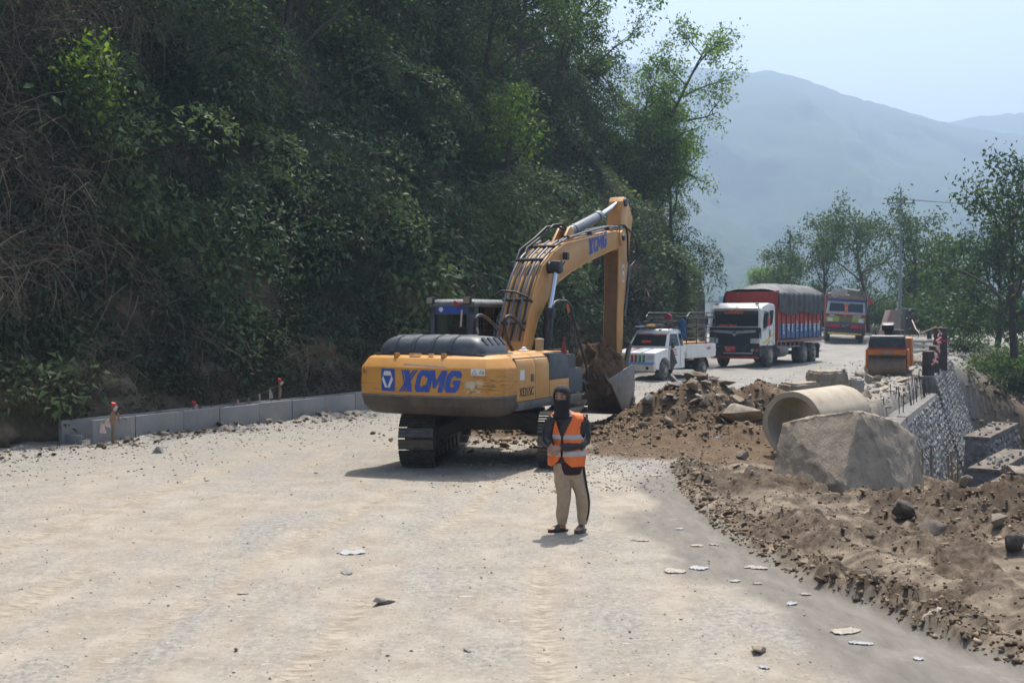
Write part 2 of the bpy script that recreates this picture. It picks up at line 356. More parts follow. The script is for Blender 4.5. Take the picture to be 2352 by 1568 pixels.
def groundmat():
    m, nt, b, out = nodes_of('ground_dust_mud_asphalt'); L = nt.links.new
    def at(n): return N(nt, 'ShaderNodeAttribute', attribute_name=n).outputs['Fac']
    P = N(nt, 'ShaderNodeNewGeometry').outputs['Position']
    def sc(s):
        mp = N(nt, 'ShaderNodeMapping'); mp.inputs['Scale'].default_value = s; L(P, mp.inputs['Vector']); return mp.outputs['Vector']
    big = tnoise(nt, .28, 6, .62, P, .6); mid = tnoise(nt, 1.6, 6, .68, P, .3); fine = tnoise(nt, 14, 5, .75, P); vfine = tnoise(nt, 55, 3, .7, P)
    # dust road: tan powder over grey compacted base, tracks running along the road
    dustc = ramp(nt, mid, .38, .62, (.268, .228, .172, 1), (.385, .34, .27, 1)).outputs[0]
    greyc = ramp(nt, fine, .38, .62, (.18, .17, .152, 1), (.345, .326, .29, 1)).outputs[0]
    trk = tnoise(nt, 1.0, 6, .65, sc((1.5, .22, 1)), .35)
    f1 = ramp(nt, big, .36, .56).outputs[0]; f2 = ramp(nt, trk, .40, .62).outputs[0]
    mm = N(nt, 'ShaderNodeMath', operation='MULTIPLY'); L(f1, mm.inputs[0]); L(f2, mm.inputs[1])
    mx = N(nt, 'ShaderNodeMath', operation='MULTIPLY_ADD'); L(mm.outputs[0], mx.inputs[0]); mx.inputs[1].default_value = .85; mx.inputs[2].default_value = .2
    road = mixc(nt, mx.outputs[0], dustc, greyc)
    # pale crushed flakes pressed into the surface
    vo = N(nt, 'ShaderNodeTexVoronoi'); vo.inputs['Scale'].default_value = 3.6; vo.inputs['Randomness'].default_value = 1; L(sc((1, 2.0, 1)), vo.inputs['Vector'])
    sp = N(nt, 'ShaderNodeMath', operation='ADD'); L(vo.outputs['Distance'], sp.inputs[0]); L(ramp(nt, mid, .35, .7).outputs[0], sp.inputs[1])
    flake = ramp(nt, sp.outputs[0], .22, .34, (1, 1, 1, 1), (0, 0, 0, 1)).outputs[0]
    fm = N(nt, 'ShaderNodeMath', operation='MULTIPLY'); L(flake, fm.inputs[0]); fm.inputs[1].default_value = .6
    road = mixc(nt, fm.outputs[0], road, (.455, .425, .37))
    v2_ = N(nt, 'ShaderNodeTexVoronoi'); v2_.inputs['Scale'].default_value = 26; L(P, v2_.inputs['Vector']); sxr = N(nt, 'ShaderNodeSeparateColor'); L(v2_.outputs['Color'], sxr.inputs[0])
    peb = ramp(nt, v2_.outputs['Distance'], .22, .36, (1, 1, 1, 1), (0, 0, 0, 1)).outputs[0]; pm_ = N(nt, 'ShaderNodeMath', operation='MULTIPLY'); L(peb, pm_.inputs[0]); L(ramp(nt, sxr.outputs[1], .45, .75).outputs[0], pm_.inputs[1])
    road = mixc(nt, pm_.outputs[0], road, ramp(nt, sxr.outputs[0], .2, .8, (.16, .14, .112, 1), (.42, .385, .325, 1)).outputs[0])
    dk = ramp(nt, vfine, .64, .72).outputs[0]; dm = N(nt, 'ShaderNodeMath', operation='MULTIPLY'); L(dk, dm.inputs[0]); dm.inputs[1].default_value = .55
    road = mixc(nt, dm.outputs[0], road, (.16, .135, .10))
    tkm = N(nt, 'ShaderNodeMath', operation='MULTIPLY'); L(at('track'), tkm.inputs[0]); tkm.inputs[1].default_value = .75; road = mixc(nt, tkm.outputs[0], road, ramp(nt, tnoise(nt, 9, 4, .7, sc((.6, 3.2, 1))), .42, .58, (.215, .18, .135, 1), (.42, .365, .28, 1)).outputs[0])
    grav = ramp(nt, tnoise(nt, 9, 8, .85, P), .3, .7, (.14, .127, .105, 1), (.40, .375, .33, 1)).outputs[0]
    gm = N(nt, 'ShaderNodeMath', operation='MULTIPLY'); L(at('gravel'), gm.inputs[0]); L(ramp(nt, mid, .25, .5).outputs[0], gm.inputs[1])
    c = mixc(nt, gm.outputs[0], road, grav)
    asp = ramp(nt, tnoise(nt, 3.0, 7, .6, sc((2.2, .6, 1)), .5), .3, .7, (.145, .133, .113, 1), (.215, .198, .17, 1)).outputs[0]
    asp = mixc(nt, ramp(nt, mid, .58, .8).outputs[0], asp, (.30, .272, .225))
    am = N(nt, 'ShaderNodeMath', operation='MULTIPLY'); L(at('asph'), am.inputs[0]); L(ramp(nt, tnoise(nt, .9, 5, .6, P), .15, .38).outputs[0], am.inputs[1])
    c = mixc(nt, am.outputs[0], c, asp)
    tm_ = N(nt, 'ShaderNodeMath', operation='MULTIPLY'); L(at('tarmac'), tm_.inputs[0]); tm_.inputs[1].default_value = .8; c = mixc(nt, tm_.outputs[0], c, ramp(nt, tnoise(nt, .8, 6, .65, P), .35, .65, (.19, .185, .175, 1), (.31, .30, .28, 1)).outputs[0])
    mudc = ramp(nt, tnoise(nt, 2.4, 7, .72, P, .4), .36, .66, (.042, .030, .020, 1), (.29, .235, .172, 1)).outputs[0]
    c = mixc(nt, at('mud'), c, mudc)
    ck = N(nt, 'ShaderNodeMath', operation='MULTIPLY'); L(at('clod'), ck.inputs[0]); L(ramp(nt, tnoise(nt, 6, 6, .75, P), .3, .6).outputs[0], ck.inputs[1])
    c = mixc(nt, ck.outputs[0], c, ramp(nt, tnoise(nt, 18, 5, .7, P), .35, .65, (.026, .018, .012, 1), (.105, .074, .048, 1)).outputs[0])
    c = mixc(nt, at('earth'), c, ramp(nt, tnoise(nt, 3.5, 8, .78, P), .3, .72, (.075, .049, .028, 1), (.178, .122, .074, 1)).outputs[0])
    wt = ramp(nt, tnoise(nt, 1.1, 6, .7, P, .5), .44, .56).outputs[0]; wm = N(nt, 'ShaderNodeMath', operation='MULTIPLY'); L(wt, wm.inputs[0]); L(at('wet'), wm.inputs[1])
    c = mixc(nt, wm.outputs[0], c, (.075, .052, .034))
    slo = ramp(nt, tnoise(nt, 1.2, 8, .75, P), .3, .7, (.055, .040, .028, 1), (.20, .152, .108, 1)).outputs[0]
    c = mixc(nt, at('slope'), c, slo); c = mixc(nt, at('far'), c, (.06, .08, .035))
    L(c, b.inputs['Base Color']); b.inputs['Roughness'].default_value = .95; b.inputs['Specular IOR Level'].default_value = .2
    bp = N(nt, 'ShaderNodeBump'); bp.inputs['Strength'].default_value = .55; bp.inputs['Distance'].default_value = .025
    hh = N(nt, 'ShaderNodeMath', operation='ADD'); L(tnoise(nt, 12, 9, .78, P), hh.inputs[0]); L(flake, hh.inputs[1]); L(hh.outputs[0], bp.inputs['Height']); L(bp.outputs[0], b.inputs['Normal'])
    return m
tag(link('ground', me, groundmat()), kind='structure')

# ---- hillside left of the road: swept along its foot line
foot = np.array([(-30, -6, 30), (-20, 6, 30), (-13.5, 17, 30), (-9.75, 23.55, 30), (-4.9, 31.3, 30), (-.2, 38.6, 30), (3.6, 46, 25), (6.6, 53.5, 17.5), (9.0, 61, 11.5), (10.3, 68, 6.8), (10.4, 73, 6.4), (8.5, 80, 8), (0, 92, 14), (-14, 104, 20), (-40, 120, 25)], float)
fl = np.concatenate([[0], np.cumsum(np.hypot(*np.diff(foot[:, :2], axis=0).T))])
def foot_at(s):
    x = np.interp(s, fl, foot[:, 0]); y = np.interp(s, fl, foot[:, 1]); h = np.interp(s, fl, foot[:, 2]); return x, y, h
def smooth_foot(s):
    o = [foot_at(s + k) for k in (-3, -1.5, 0, 1.5, 3)]; return [sum(q[i] for q in o) / 5 for i in range(3)]
def hill_point(s, h):
    """s along the foot, h height in metres above the foot (can exceed the local top: then it runs back inland)"""
    x, y, top = smooth_foot(s); x2, y2, _ = smooth_foot(s + .5); tx, ty = x2 - x, y2 - y; l = np.hypot(tx, ty) + 1e-9; nx, ny = -ty / l, tx / l
    hh = np.minimum(h, top); ex = np.maximum(0, h - top)
    off = .12 * np.minimum(hh, 1.3) + np.maximum(0, hh - 1.3) * .36 + np.maximum(0, hh - 9) * .16
    off = off + ex * 2.2; zz = hh + ex * .35
    amp = sstep(.3, 3, h)
    off = off + amp * (1.7 * fbm(s * .16, h * .2, 4, 91) + .5 * fbm(s * .7, h * .8, 3, 93)) + .22 * fbm(s * 1.6, h * 2.2, 3, 95) + .12 * np.abs(fbm(s * 3.1, h * 4, 2, 96))
    z0 = road_z(y) + .1; cv_, cb_ = cells(s * 1.1 + .4 * fbm(s, h, 2, 501), h * 1.9, 77); off = off - sstep(3.2, 1.8, h) * .34 * cv_ * sstep(0, .25, cb_)
    return x + nx * off, y + ny * off, z0 - .35 + zz + amp * .5 * fbm(s * .3 + 5, h * .3, 3, 97), nx, ny
ss = np.arange(3, fl[-1] - 2, .26); hs = np.concatenate([np.arange(0, 4, .16), np.arange(4, 34, .6), np.arange(34, 60, 3)])
S, HH = np.meshgrid(ss, hs); hx, hy, hz, _, _ = hill_point(S, HH)
hme = npmesh('hillside', np.stack([hx, hy, hz], -1).reshape(-1, 3), gridfaces(len(hs), len(ss))[:, ::-1], smooth=True)
def rockmat():
    m, nt, b, out = nodes_of('earthy_rock_bank'); L = nt.links.new; P = N(nt, 'ShaderNodeNewGeometry').outputs['Position']
    c = ramp(nt, tnoise(nt, 1.8, 9, .72, P, .8), .3, .72, (.07, .052, .036, 1), (.31, .245, .175, 1)).outputs[0]
    c = mixc(nt, ramp(nt, tnoise(nt, .5, 4, .6, P), .5, .65).outputs[0], c, (.09, .085, .05))
    L(c, b.inputs['Base Color']); b.inputs['Roughness'].default_value = .95; b.inputs['Specular IOR Level'].default_value = .15
    bp = N(nt, 'ShaderNodeBump'); bp.inputs['Strength'].default_value = .9; bp.inputs['Distance'].default_value = .12
    L(tnoise(nt, 3.2, 9, .75, P, .6), bp.inputs['Height']); L(bp.outputs[0], b.inputs['Normal']); return m
tag(link('hillside', hme, rockmat()), kind='structure')

# ---- far mountains (ridge line heights read off the photograph, built kilometres away)
def forestmat(name, a, bb, sc):
    m, nt, b, out = nodes_of(name); L = nt.links.new; P = N(nt, 'ShaderNodeNewGeometry').outputs['Position']
    c = ramp(nt, tnoise(nt, sc, 8, .7, P), .35, .68, (*a, 1), (*bb, 1)).outputs[0]
    c = mixc(nt, ramp(nt, tnoise(nt, sc * .3, 5, .6, P, .6), .60, .72).outputs[0], c, (.075, .075, .04))
    L(c, b.inputs['Base Color']); b.inputs['Roughness'].default_value = 1; b.inputs['Specular IOR Level'].default_value = .1
    return m
def mountain(name, ridge, dist, depth, base, seed, mat, amp, ncol=250, nrow=75):
    """ridge: list of (px, py) on the skyline at distance dist; slopes run down towards the viewer to height base"""
    r = np.array(ridge, float); px = np.linspace(r[0, 0], r[-1, 0], ncol); py = np.interp(px, r[:, 0], r[:, 1])
    k = np.exp(-np.linspace(-2, 2, 9) ** 2); k /= k.sum(); py = np.convolve(np.pad(py, 4, 'edge'), k, 'valid')
    topx = (px - 1176) / FPX * dist; topz = CAMH + (HORY - py) / FPX * dist
    t = np.linspace(-.35, 1, nrow)[:, None]
    XX = topx[None, :] + 0 * t; YY = dist - t * depth + 0 * topx[None, :]
    gul = fbm(XX / (dist * .06), YY / (dist * .2), 5, seed)
    prof = np.where(t < 0, 1 + t * 1.2, (1 - t) ** 1.0)
    ZZ = base + (topz[None, :] - base) * prof
    f = np.clip(np.abs(t) * 5, .06, 1) * np.clip((1 - t) * 3, 0, 1)
    YY = YY + depth * .25 * gul * f
    ZZ = ZZ + amp * f * (gul + .35 * fbm(XX / (dist * .012), YY / (dist * .03), 4, seed + 9)) + amp * .1 * fbm(XX / (dist * .003), YY / (dist * .006), 2, seed + 5)
    XX = XX + amp * .6 * fbm(XX / (dist * .05), ZZ / (dist * .05), 3, seed + 3) * f
    return tag(link(name, npmesh(name, np.stack([XX, YY, ZZ], -1).reshape(-1, 3), gridfaces(nrow, ncol), smooth=True), mat), kind='structure')
fm1 = forestmat('forested_slope', (.010, .024, .012), (.045, .075, .03), .03)
mountain('mountain', [(300, 80), (900, 110), (1300, 140), (1560, 150), (1640, 158), (1700, 168), (1770, 160), (1850, 182), (1950, 222), (2060, 250), (2180, 285), (2352, 312), (2600, 380), (3200, 560), (4200, 700)], 1600, 900, -90, 5, fm1, 40)
mountain('mountain', [(300, 260), (1300, 420), (1560, 470), (1660, 500), (1780, 560), (1900, 640), (1990, 712), (2200, 800), (2500, 860)], 1050, 600, -75, 15, forestmat('near_forested_spur', (.010, .026, .012), (.045, .075, .028), .08), 20)
mountain('mountain', [(1000, 420), (1700, 400), (2000, 345), (2140, 290), (2240, 266), (2352, 258), (2600, 250), (3000, 330), (3900, 520), (4800, 690)], 2000, 900, -90, 25, fm1, 40)
# ------------------------------------------------------------------ vegetation
rng = np.random.default_rng(7)
def rand_dirs(n, r=None):
    r = r or rng; v = r.normal(size=(n, 3)); return v / np.linalg.norm(v, axis=1, keepdims=True)
def leaf_quads(C, D, Nn, L, Wd, bend=.25):
    """one folded rhombic leaf per row: centre base C, direction D, normal N, length L, width W"""
    S = np.cross(D, Nn); S /= np.linalg.norm(S, axis=1, keepdims=True) + 1e-9
    L = L[:, None]; Wd = Wd[:, None]
    p0 = C; p1 = C + D * L * .5 + S * Wd * .5 - Nn * L * bend * .2; p2 = C + D * L - Nn * L * bend; p3 = C + D * L * .5 - S * Wd * .5 - Nn * L * bend * .2
    V = np.stack([p0, p1, p2, p3], 1).reshape(-1, 3); n = len(C)
    return V, np.arange(4 * n).reshape(n, 4)
def leaf_tris(C, D, Nn, L, Wd):
    S = np.cross(D, Nn); S /= np.linalg.norm(S, axis=1, keepdims=True) + 1e-9; L = L[:, None]; Wd = Wd[:, None]
    V = np.stack([C - S * Wd * .5, C + S * Wd * .5 + D * L * .25, C + D * L - Nn * L * .15], 1).reshape(-1, 3); return V, np.arange(3 * len(C)).reshape(-1, 3)
def clump(n, rad, ls, seed, flat=.7, droop=.0, tri=False):
    r = np.random.default_rng(seed); d = rand_dirs(n, r); d[:, 2] = np.abs(d[:, 2]) * .9 - .15
    C = d * (rad * r.uniform(.35, 1, (n, 1)) ** .6) * np.array([1, 1, flat])
    D = d + rand_dirs(n, r) * .7 + np.array([0, 0, -droop]); D /= np.linalg.norm(D, axis=1, keepdims=True)
    Nn = rand_dirs(n, r) + np.array([0, 0, 1.2]); Nn /= np.linalg.norm(Nn, axis=1, keepdims=True)
    L = ls * r.uniform(.6, 1.3, n)
    wd = L * r.uniform(.35, .55, n); tv = r.uniform(-.16, .16, n)
    if tri: V, F = leaf_tris(C, D, Nn, L * 1.15, wd * 1.3); return V, F, np.repeat(tv, 3)
    V, F = leaf_quads(C, D, Nn, L, wd); return V, F, np.repeat(tv, 4)
def strands(n, length, w, seed, droop=1.0, spread=.5):
    """thin dry stems / hanging vines: narrow quads along a drooping curve"""
    r = np.random.default_rng(seed); Vs = []; Fs = []; T = []; k = 0
    for i in range(n):
        p = np.array([r.normal() * spread * .4, r.normal() * spread * .4, r.uniform(-.1, .3)]); d = rand_dirs(1, r)[0]; d[2] = abs(d[2]) * .6 + .1; L = length * r.uniform(.5, 1.2); m = 3
        side = np.cross(d, rand_dirs(1, r)[0]); side /= np.linalg.norm(side) + 1e-9; t = r.uniform(-.3, .3)
        for j in range(m + 1):
            ww = w * (1 - .6 * j / m); Vs += [p - side * ww, p + side * ww]; T += [t, t]
            d = d + np.array([0, 0, -droop * .68]); d /= np.linalg.norm(d); p = p + d * L / m
        for j in range(m): a = k + 2 * j; Fs.append((a, a + 1, a + 3, a + 2))
        k += 2 * (m + 1)
    return np.array(Vs), np.array(Fs), np.array(T)
def scatter(protos, P, Nrm, scale, tint, follow=.6):
    """merge many placed prototypes into arrays"""
    VV, FF, TT = [], [], []; off = 0; n = len(P); which = rng.integers(0, len(protos), n)
    for k, (V, F, T) in enumerate(protos):
        idx = np.where(which == k)[0]
        if not len(idx): continue
        a = rng.uniform(0, 2 * np.pi, len(idx)); z = Nrm[idx] * follow + np.array([0, 0, 1 - follow]); z /= np.linalg.norm(z, axis=1, keepdims=True)
        x0 = np.stack([np.cos(a), np.sin(a), 0 * a], 1); y = np.cross(z, x0); y /= np.linalg.norm(y, axis=1, keepdims=True); x = np.cross(y, z)
        Rm = np.stack([x, y, z], 2)                                   # columns
        W = np.einsum('nij,vj->nvi', Rm, V) * scale[idx][:, None, None] + P[idx][:, None, :]
        VV.append(W.reshape(-1, 3)); FF.append((F[None] + (np.arange(len(idx)) * len(V))[:, None, None] + off).reshape(-1, F.shape[1]))
        TT.append(np.clip(tint[idx][:, None] + T[None, :], 0, 1).ravel()); off += len(idx) * len(V)
    return np.concatenate(VV), np.concatenate(FF), np.concatenate(TT)
def hill_scatter(n, s0, s1, h0, h1, out=.2, cap=True):
    s = rng.uniform(s0, s1, n); h = h0 + (h1 - h0) * rng.uniform(0, 1, n)
    if cap: top = smooth_foot(s)[2]; h = np.minimum(h, top + 4 * rng.uniform(0, 1, n))
    x, y, z, nx, ny = hill_point(s, h); Nn = np.stack([-nx * .85, -ny * .85, 0 * nx + .5], 1)
    return s, h, np.stack([x, y, z], 1) + Nn * out, Nn
def s_of_y(y): return np.interp(y, foot[:11, 1], fl[:11])
S0, S1 = s_of_y(16.5), s_of_y(73) + 6
LEAF_DARK = leafmat('hill_leaves', [(.020, .036, .022), (.056, .090, .047), (.110, .155, .072), (.21, .255, .10)], .6, .28)
LEAF_DRY = leafmat('dry_stems', [(.06, .045, .032), (.15, .115, .08), (.27, .22, .16)], .8, .1)
protos_big = [clump(66, .8, .22, k, .8, .25) for k in range(5)]
protos_fine = [clump(78, .65, .13, 20 + k, .8, .3, True) for k in range(5)]
protos_vine = []
for k in range(4):                                                    # leafy hanging curtains
    r = np.random.default_rng(40 + k); n = 90; t = r.uniform(0, 1, n); C = np.stack([r.normal(0, .28, n), r.normal(0, .28, n) + .35 * np.sin(t * 2), .3 - t * 1.9], 1)
    D = rand_dirs(n, r) + np.array([0, 0, -1.0]); D /= np.linalg.norm(D, axis=1, keepdims=True); Nn = rand_dirs(n, r); L = .17 * r.uniform(.6, 1.3, n)
    V, F = leaf_tris(C, D, Nn, L * 1.15, L * .58); protos_vine.append((V, F, np.repeat(r.uniform(-.15, .15, n), 3)))
def brownness(s, h):
    """where the slope carries dry brush instead of leaves"""
    left = sstep(s_of_y(27.5), s_of_y(22), s) * sstep(3.0, 4.5, h) * sstep(15, 8.5, h)
    return np.clip(left * 1.0 + .9 * sstep(-.02, .2, fbm(s * .12, h * .16, 3, 131)) * sstep(1, 3, h), 0, 1)
PARTS = []
# broad-leaved bushes and fine-leaved cover
for protos, n, out, scl, h0 in ((protos_big, 1700, .25, (.7, 1.5), 3.0), (protos_fine, 6000, .15, (.7, 1.4), 1.2), (protos_vine, 1500, .35, (.7, 1.3), 3.0)):
    s, h, P, Nn = hill_scatter(n, S0, S1, h0, 24, out); keep = rng.uniform(0, 1, n) > brownness(s, h) * .75
    thin = (h > 2.2) | (rng.uniform(0, 1, n) < .6); keep &= thin
    t = .36 + .9 * fbm(s * .35, h * .4, 4, 141) + rng.normal(0, .08, n)
    PARTS.append(scatter(protos, P[keep], Nn[keep], rng.uniform(*scl, n)[keep], t[keep]))
# overhanging lumps that catch the light: dense piles of fine clumps
ns = 150; sc_, hc_, Pc, Nc = hill_scatter(ns, S0, S1 - 8, 3.5, 22, .6)
rad = rng.uniform(.6, 1.7, ns); kk = 11; idx = np.repeat(np.arange(ns), kk); d = rand_dirs(ns * kk); d = d * .8 + Nc[idx] * .7
P = Pc[idx] + d * rad[idx][:, None] * np.array([1, 1, 1.0]); br = np.repeat(rng.uniform(.1, .75, ns), kk)
PARTS.append(scatter(protos_fine, P, d / np.linalg.norm(d, axis=1, keepdims=True), rng.uniform(.7, 1.3, len(P)), br))
off = 0; VV, FQ, FT, TT = [], [], [], []
for V, F, T in PARTS: VV.append(V); (FQ if F.shape[1] == 4 else FT).append(F + off); TT.append(T); off += len(V)
lm = npmesh('hillside_undergrowth', np.concatenate(VV), np.concatenate(FQ), np.concatenate(FT), attrs=dict(tint=np.concatenate(TT)))
tag(link('hillside_undergrowth', lm, LEAF_DARK), 'dense dark green undergrowth and vines covering the steep hillside', None, None, 'stuff')
# dry brush
protos_dry = [strands(30, 1.25, .008, 60 + k, .6, .8) for k in range(5)] + [strands(24, 1.7, .007, 70 + k, 1.1, .6) for k in range(3)]
n = 1500; s, h, P, Nn = hill_scatter(n, S0, S1, 1.3, 22, .3); keep = rng.uniform(0, 1, n) < (.12 + .9 * brownness(s, h) + .5 * (h < 3.5))
V1, F1, T1 = scatter(protos_dry, P[keep], Nn[keep], rng.uniform(.6, 1.4, n)[keep], rng.uniform(.2, .9, n)[keep], .8)
n = 1500; s, h, P, Nn = hill_scatter(n, s_of_y(17), s_of_y(28), 2.2, 13, .5); keep = rng.uniform(0, 1, n) < brownness(s, h)
V2, F2, T2 = scatter(protos_dry, P[keep], Nn[keep], rng.uniform(.8, 1.6, n)[keep], rng.uniform(.35, 1, n)[keep], .9)
# a sparse dusting of grey-green small leaves through the brush
dm = npmesh('dry_brush', np.concatenate([V1, V2]), np.concatenate([F1, F2 + len(V1)]), attrs=dict(tint=np.concatenate([T1, T2])))
tag(link('dry_brush', dm, LEAF_DRY), 'tangle of dry brown stems hanging over the hillside', None, None, 'stuff')
# low weeds along the foot of the bank
n = 900; s, h, P, Nn = hill_scatter(n, S0 + 3, s_of_y(60), .75, 2.8, .1)
V, F, T = scatter(protos_fine, P, Nn, rng.uniform(.4, .95, n), .35 + .5 * fbm(s * .5, h, 3, 151))
tag(link('bank_weeds', npmesh('bank_weeds', V, None, F, attrs=dict(tint=np.clip(T, 0, 1))), leafmat('weed_leaves', [(.02, .024, .012), (.06, .065, .028), (.14, .13, .05)], .6, .2)), 'low dusty weeds on the earth bank behind the drain', None, None, 'stuff')

# ---- trees
BARK = M('bark_grey_brown', (.062, .052, .044), .9, var=.35, scale=9, bump=.5, bscale=25)
def limb(m, rg, p, d, length, r0, r1, bend, n=6, lift=.0, sides=6):
    pts = [Vector(p)]; d = Vector(d).normalized(); cur = d.copy()
    for i in range(n):
        cur = (cur + Vector((rg.gauss(0, bend), rg.gauss(0, bend), rg.gauss(0, bend) + lift))).normalized()
        pts.append(pts[-1] + cur * length / n)
    m.tube(pts, [r0 + (r1 - r0) * i / n for i in range(n + 1)], sides, caps=False); return pts
def make_tree(name, base, height, lean, seed, leafm, label, cat='tree', group=None, limbs=9, leafsize=.13, perpoint=16, crown0=.35, spread=.42, tr=.16, bare=.0, tintmid=.5, up=.35, fork=0, sub=4):
    rg = random.Random(seed); r = np.random.default_rng(seed); root = empty(name, base, 0, label, cat, group)
    m = MB(); tp = limb(m, rg, (0, 0, -.4), (lean[0], lean[1], 1), height * (1 + .08 * Vector((lean[0], lean[1])).length) + .4, tr, tr * .16, .05, 12, .01, 8)
    anchors = []
    def pick(pts, t):
        f = t * (len(pts) - 1); i = min(int(f), len(pts) - 2); return pts[i].lerp(pts[i + 1], f - i), (pts[i + 1] - pts[i]).normalized()
    for k in range(limbs):
        t = crown0 + (1 - crown0) * (k + rg.random() * .8) / limbs; t = min(t, .97); p, td = pick(tp, t); az = k * 2.4 + rg.uniform(-.5, .5)
        d = Vector((math.cos(az), math.sin(az), up + .5 * t * rg.random())) + td * .35
        L = height * spread * (1.15 - .75 * t) * rg.uniform(.75, 1.2); rr = tr * (1.05 - .85 * t) * .55 + .008
        lp = limb(m, rg, p, d, L, rr, rr * .25, .14, 7, .03, 5)
        for q in range(sub):
            t2 = .3 + .7 * (q + rg.random()) / sub; p2, d2 = pick(lp, min(t2, .98)); d3 = d2 + Vector((rg.gauss(0, .7), rg.gauss(0, .7), rg.gauss(.1, .45)))
            L2 = L * rg.uniform(.3, .5); sp = limb(m, rg, p2, d3, L2, rr * .4 + .004, .004, .2, 5, .02, 4)
            for q2 in range(4):
                p3, d4 = pick(sp, .25 + .75 * (q2 + rg.random()) / 4 * .98); d5 = d4 + Vector((rg.gauss(0, .8), rg.gauss(0, .8), rg.gauss(0, .6)))
                tw = limb(m, rg, p3, d5, L2 * rg.uniform(.35, .6), .007, .003, .25, 3, 0, 3)
                if rg.random() >= bare: anchors += [tw[1], tw[2], tw[3]]
            if rg.random() >= bare: anchors += sp[3:]
    m.build('trunk', BARK, root, ang=60)
    A = np.array([tuple(a) for a in anchors]); n = len(A) * perpoint; C = np.repeat(A, perpoint, 0) + r.normal(0, leafsize * 1.7, (n, 3))
    D = rand_dirs(n, r) + np.array([0, 0, -.35]); D /= np.linalg.norm(D, axis=1, keepdims=True); Nn = rand_dirs(n, r) + np.array([0, 0, .8]); Nn /= np.linalg.norm(Nn, axis=1, keepdims=True)
    L = leafsize * r.uniform(.6, 1.4, n); V, F = leaf_quads(C, D, Nn, L, L * r.uniform(.4, .6, n)); ct = np.repeat(r.normal(0, .17, len(A)), perpoint)
    T = np.clip(tintmid + ct + r.normal(0, .1, n), 0, 1); link('crown', npmesh('crown', V, F, attrs=dict(tint=np.repeat(T, 4))), leafm, root); return root
LEAF_FRESH = leafmat('fresh_leaves', [(.025, .055, .014), (.065, .12, .025), (.13, .21, .04), (.21, .29, .06)], .5, .48)
LEAF_MID = leafmat('tree_leaves', [(.016, .034, .014), (.04, .075, .026), (.085, .135, .042), (.14, .19, .06)], .5, .38)
def hill_base(px, py, y): p = AT(px, py, y); return (p.x, p.y, p.z)
# the leaning tree and its neighbours on the end of the spur
make_tree('leaning_tree', hill_base(1415, 500, 60), 9.6, (.34, .05), 3, LEAF_FRESH, 'tall tree leaning out to the right over the spur, fresh green leaves against the sky', limbs=13, leafsize=.16, perpoint=9, crown0=.22, spread=.40, tr=.2, tintmid=.68, up=.15)
make_tree('slender_tree', hill_base(1425, 520, 61), 8.6, (.06, 0), 4, LEAF_FRESH, 'slender upright tree with sparse fresh leaves behind the leaning tree', limbs=9, leafsize=.15, perpoint=8, crown0=.3, spread=.3, tr=.1, tintmid=.6, bare=.2)
make_tree('slender_tree', hill_base(1370, 430, 58), 9.5, (.02, 0), 5, LEAF_MID, 'thin tree with fine bare top twigs rising above the hillside crown line', limbs=10, leafsize=.13, perpoint=5, crown0=.4, spread=.26, tr=.1, bare=.45, tintmid=.5)
make_tree('roadside_tree', hill_base(1542, 585, 62), 7.0, (-.02, 0), 6, LEAF_FRESH, 'straight thin trunk tree at the very tip of the spur', limbs=10, leafsize=.15, perpoint=13, crown0=.3, spread=.42, tr=.1, tintmid=.45)
make_tree('roadside_tree', hill_base(1480, 560, 60), 6.0, (.12, 0), 12, LEAF_FRESH, 'leafy lower tree filling the gap under the leaning trunk', limbs=11, leafsize=.16, perpoint=15, crown0=.2, spread=.46, tr=.1, tintmid=.55)
# crowns along the top of the slope
TOPS = [(60, 120, 32, 8, (.1, -.05), 'tree with drooping yellowed leaves in the upper corner of the hillside', .55), (190, 262, 27, 1.25, (.1, -.1), 'bright lime green sapling glowing on the dark hillside', .95),
        (395, 330, 33, 8.5, (.08, 0), 'bare-stemmed forest tree with a pale crooked trunk on the upper slope', .45), (640, 260, 36, 8, (.1, -.1), 'forest tree with sunlit leaf sprays hanging over the dark hollow', .7),
        (820, 210, 40, 8, (.15, -.1), 'broad dark tree at the top of the hillside above the cab', .3), (980, 250, 43, 8.5, (.1, -.05), 'dark rounded evergreen above the middle of the hillside', .25),
        (1100, 290, 46, 9, (.1, 0), 'tall dark green tree on the hill shoulder behind the boom', .35), (1180, 240, 50, 10, (.05, 0), 'large sunlit green tree on the hill shoulder against the sky', .6),
        (1260, 330, 52, 9, (.08, 0), 'green leafy tree just left of the bare-topped thin tree', .62), (1330, 470, 55, 7, (.1, 0), 'dense green tree beneath the thin bare-topped tree', .5),
        (1160, 400, 42, 2.6, (.1, -.1), 'pale green broad-leaved shrub tree halfway up the slope', .75), (520, 120, 38, 9, (.05, 0), 'dark tree whose trunk rises out of the top edge of the photo', .25)]
for k, (px, py, yy, hgt, lean, lab, tm) in enumerate(TOPS):
    make_tree('hillside_tree', hill_base(px, py, yy), hgt, lean, 100 + k, LEAF_FRESH if tm > .58 and k else LEAF_MID, lab, limbs=(6 if k in (1, 10) else 10), leafsize=.15, perpoint=({1: 3, 10: 4}.get(k, 13)), crown0=.2, spread=.46, tr=.13, tintmid=tm, bare=.05, group='trees growing on the hillside')
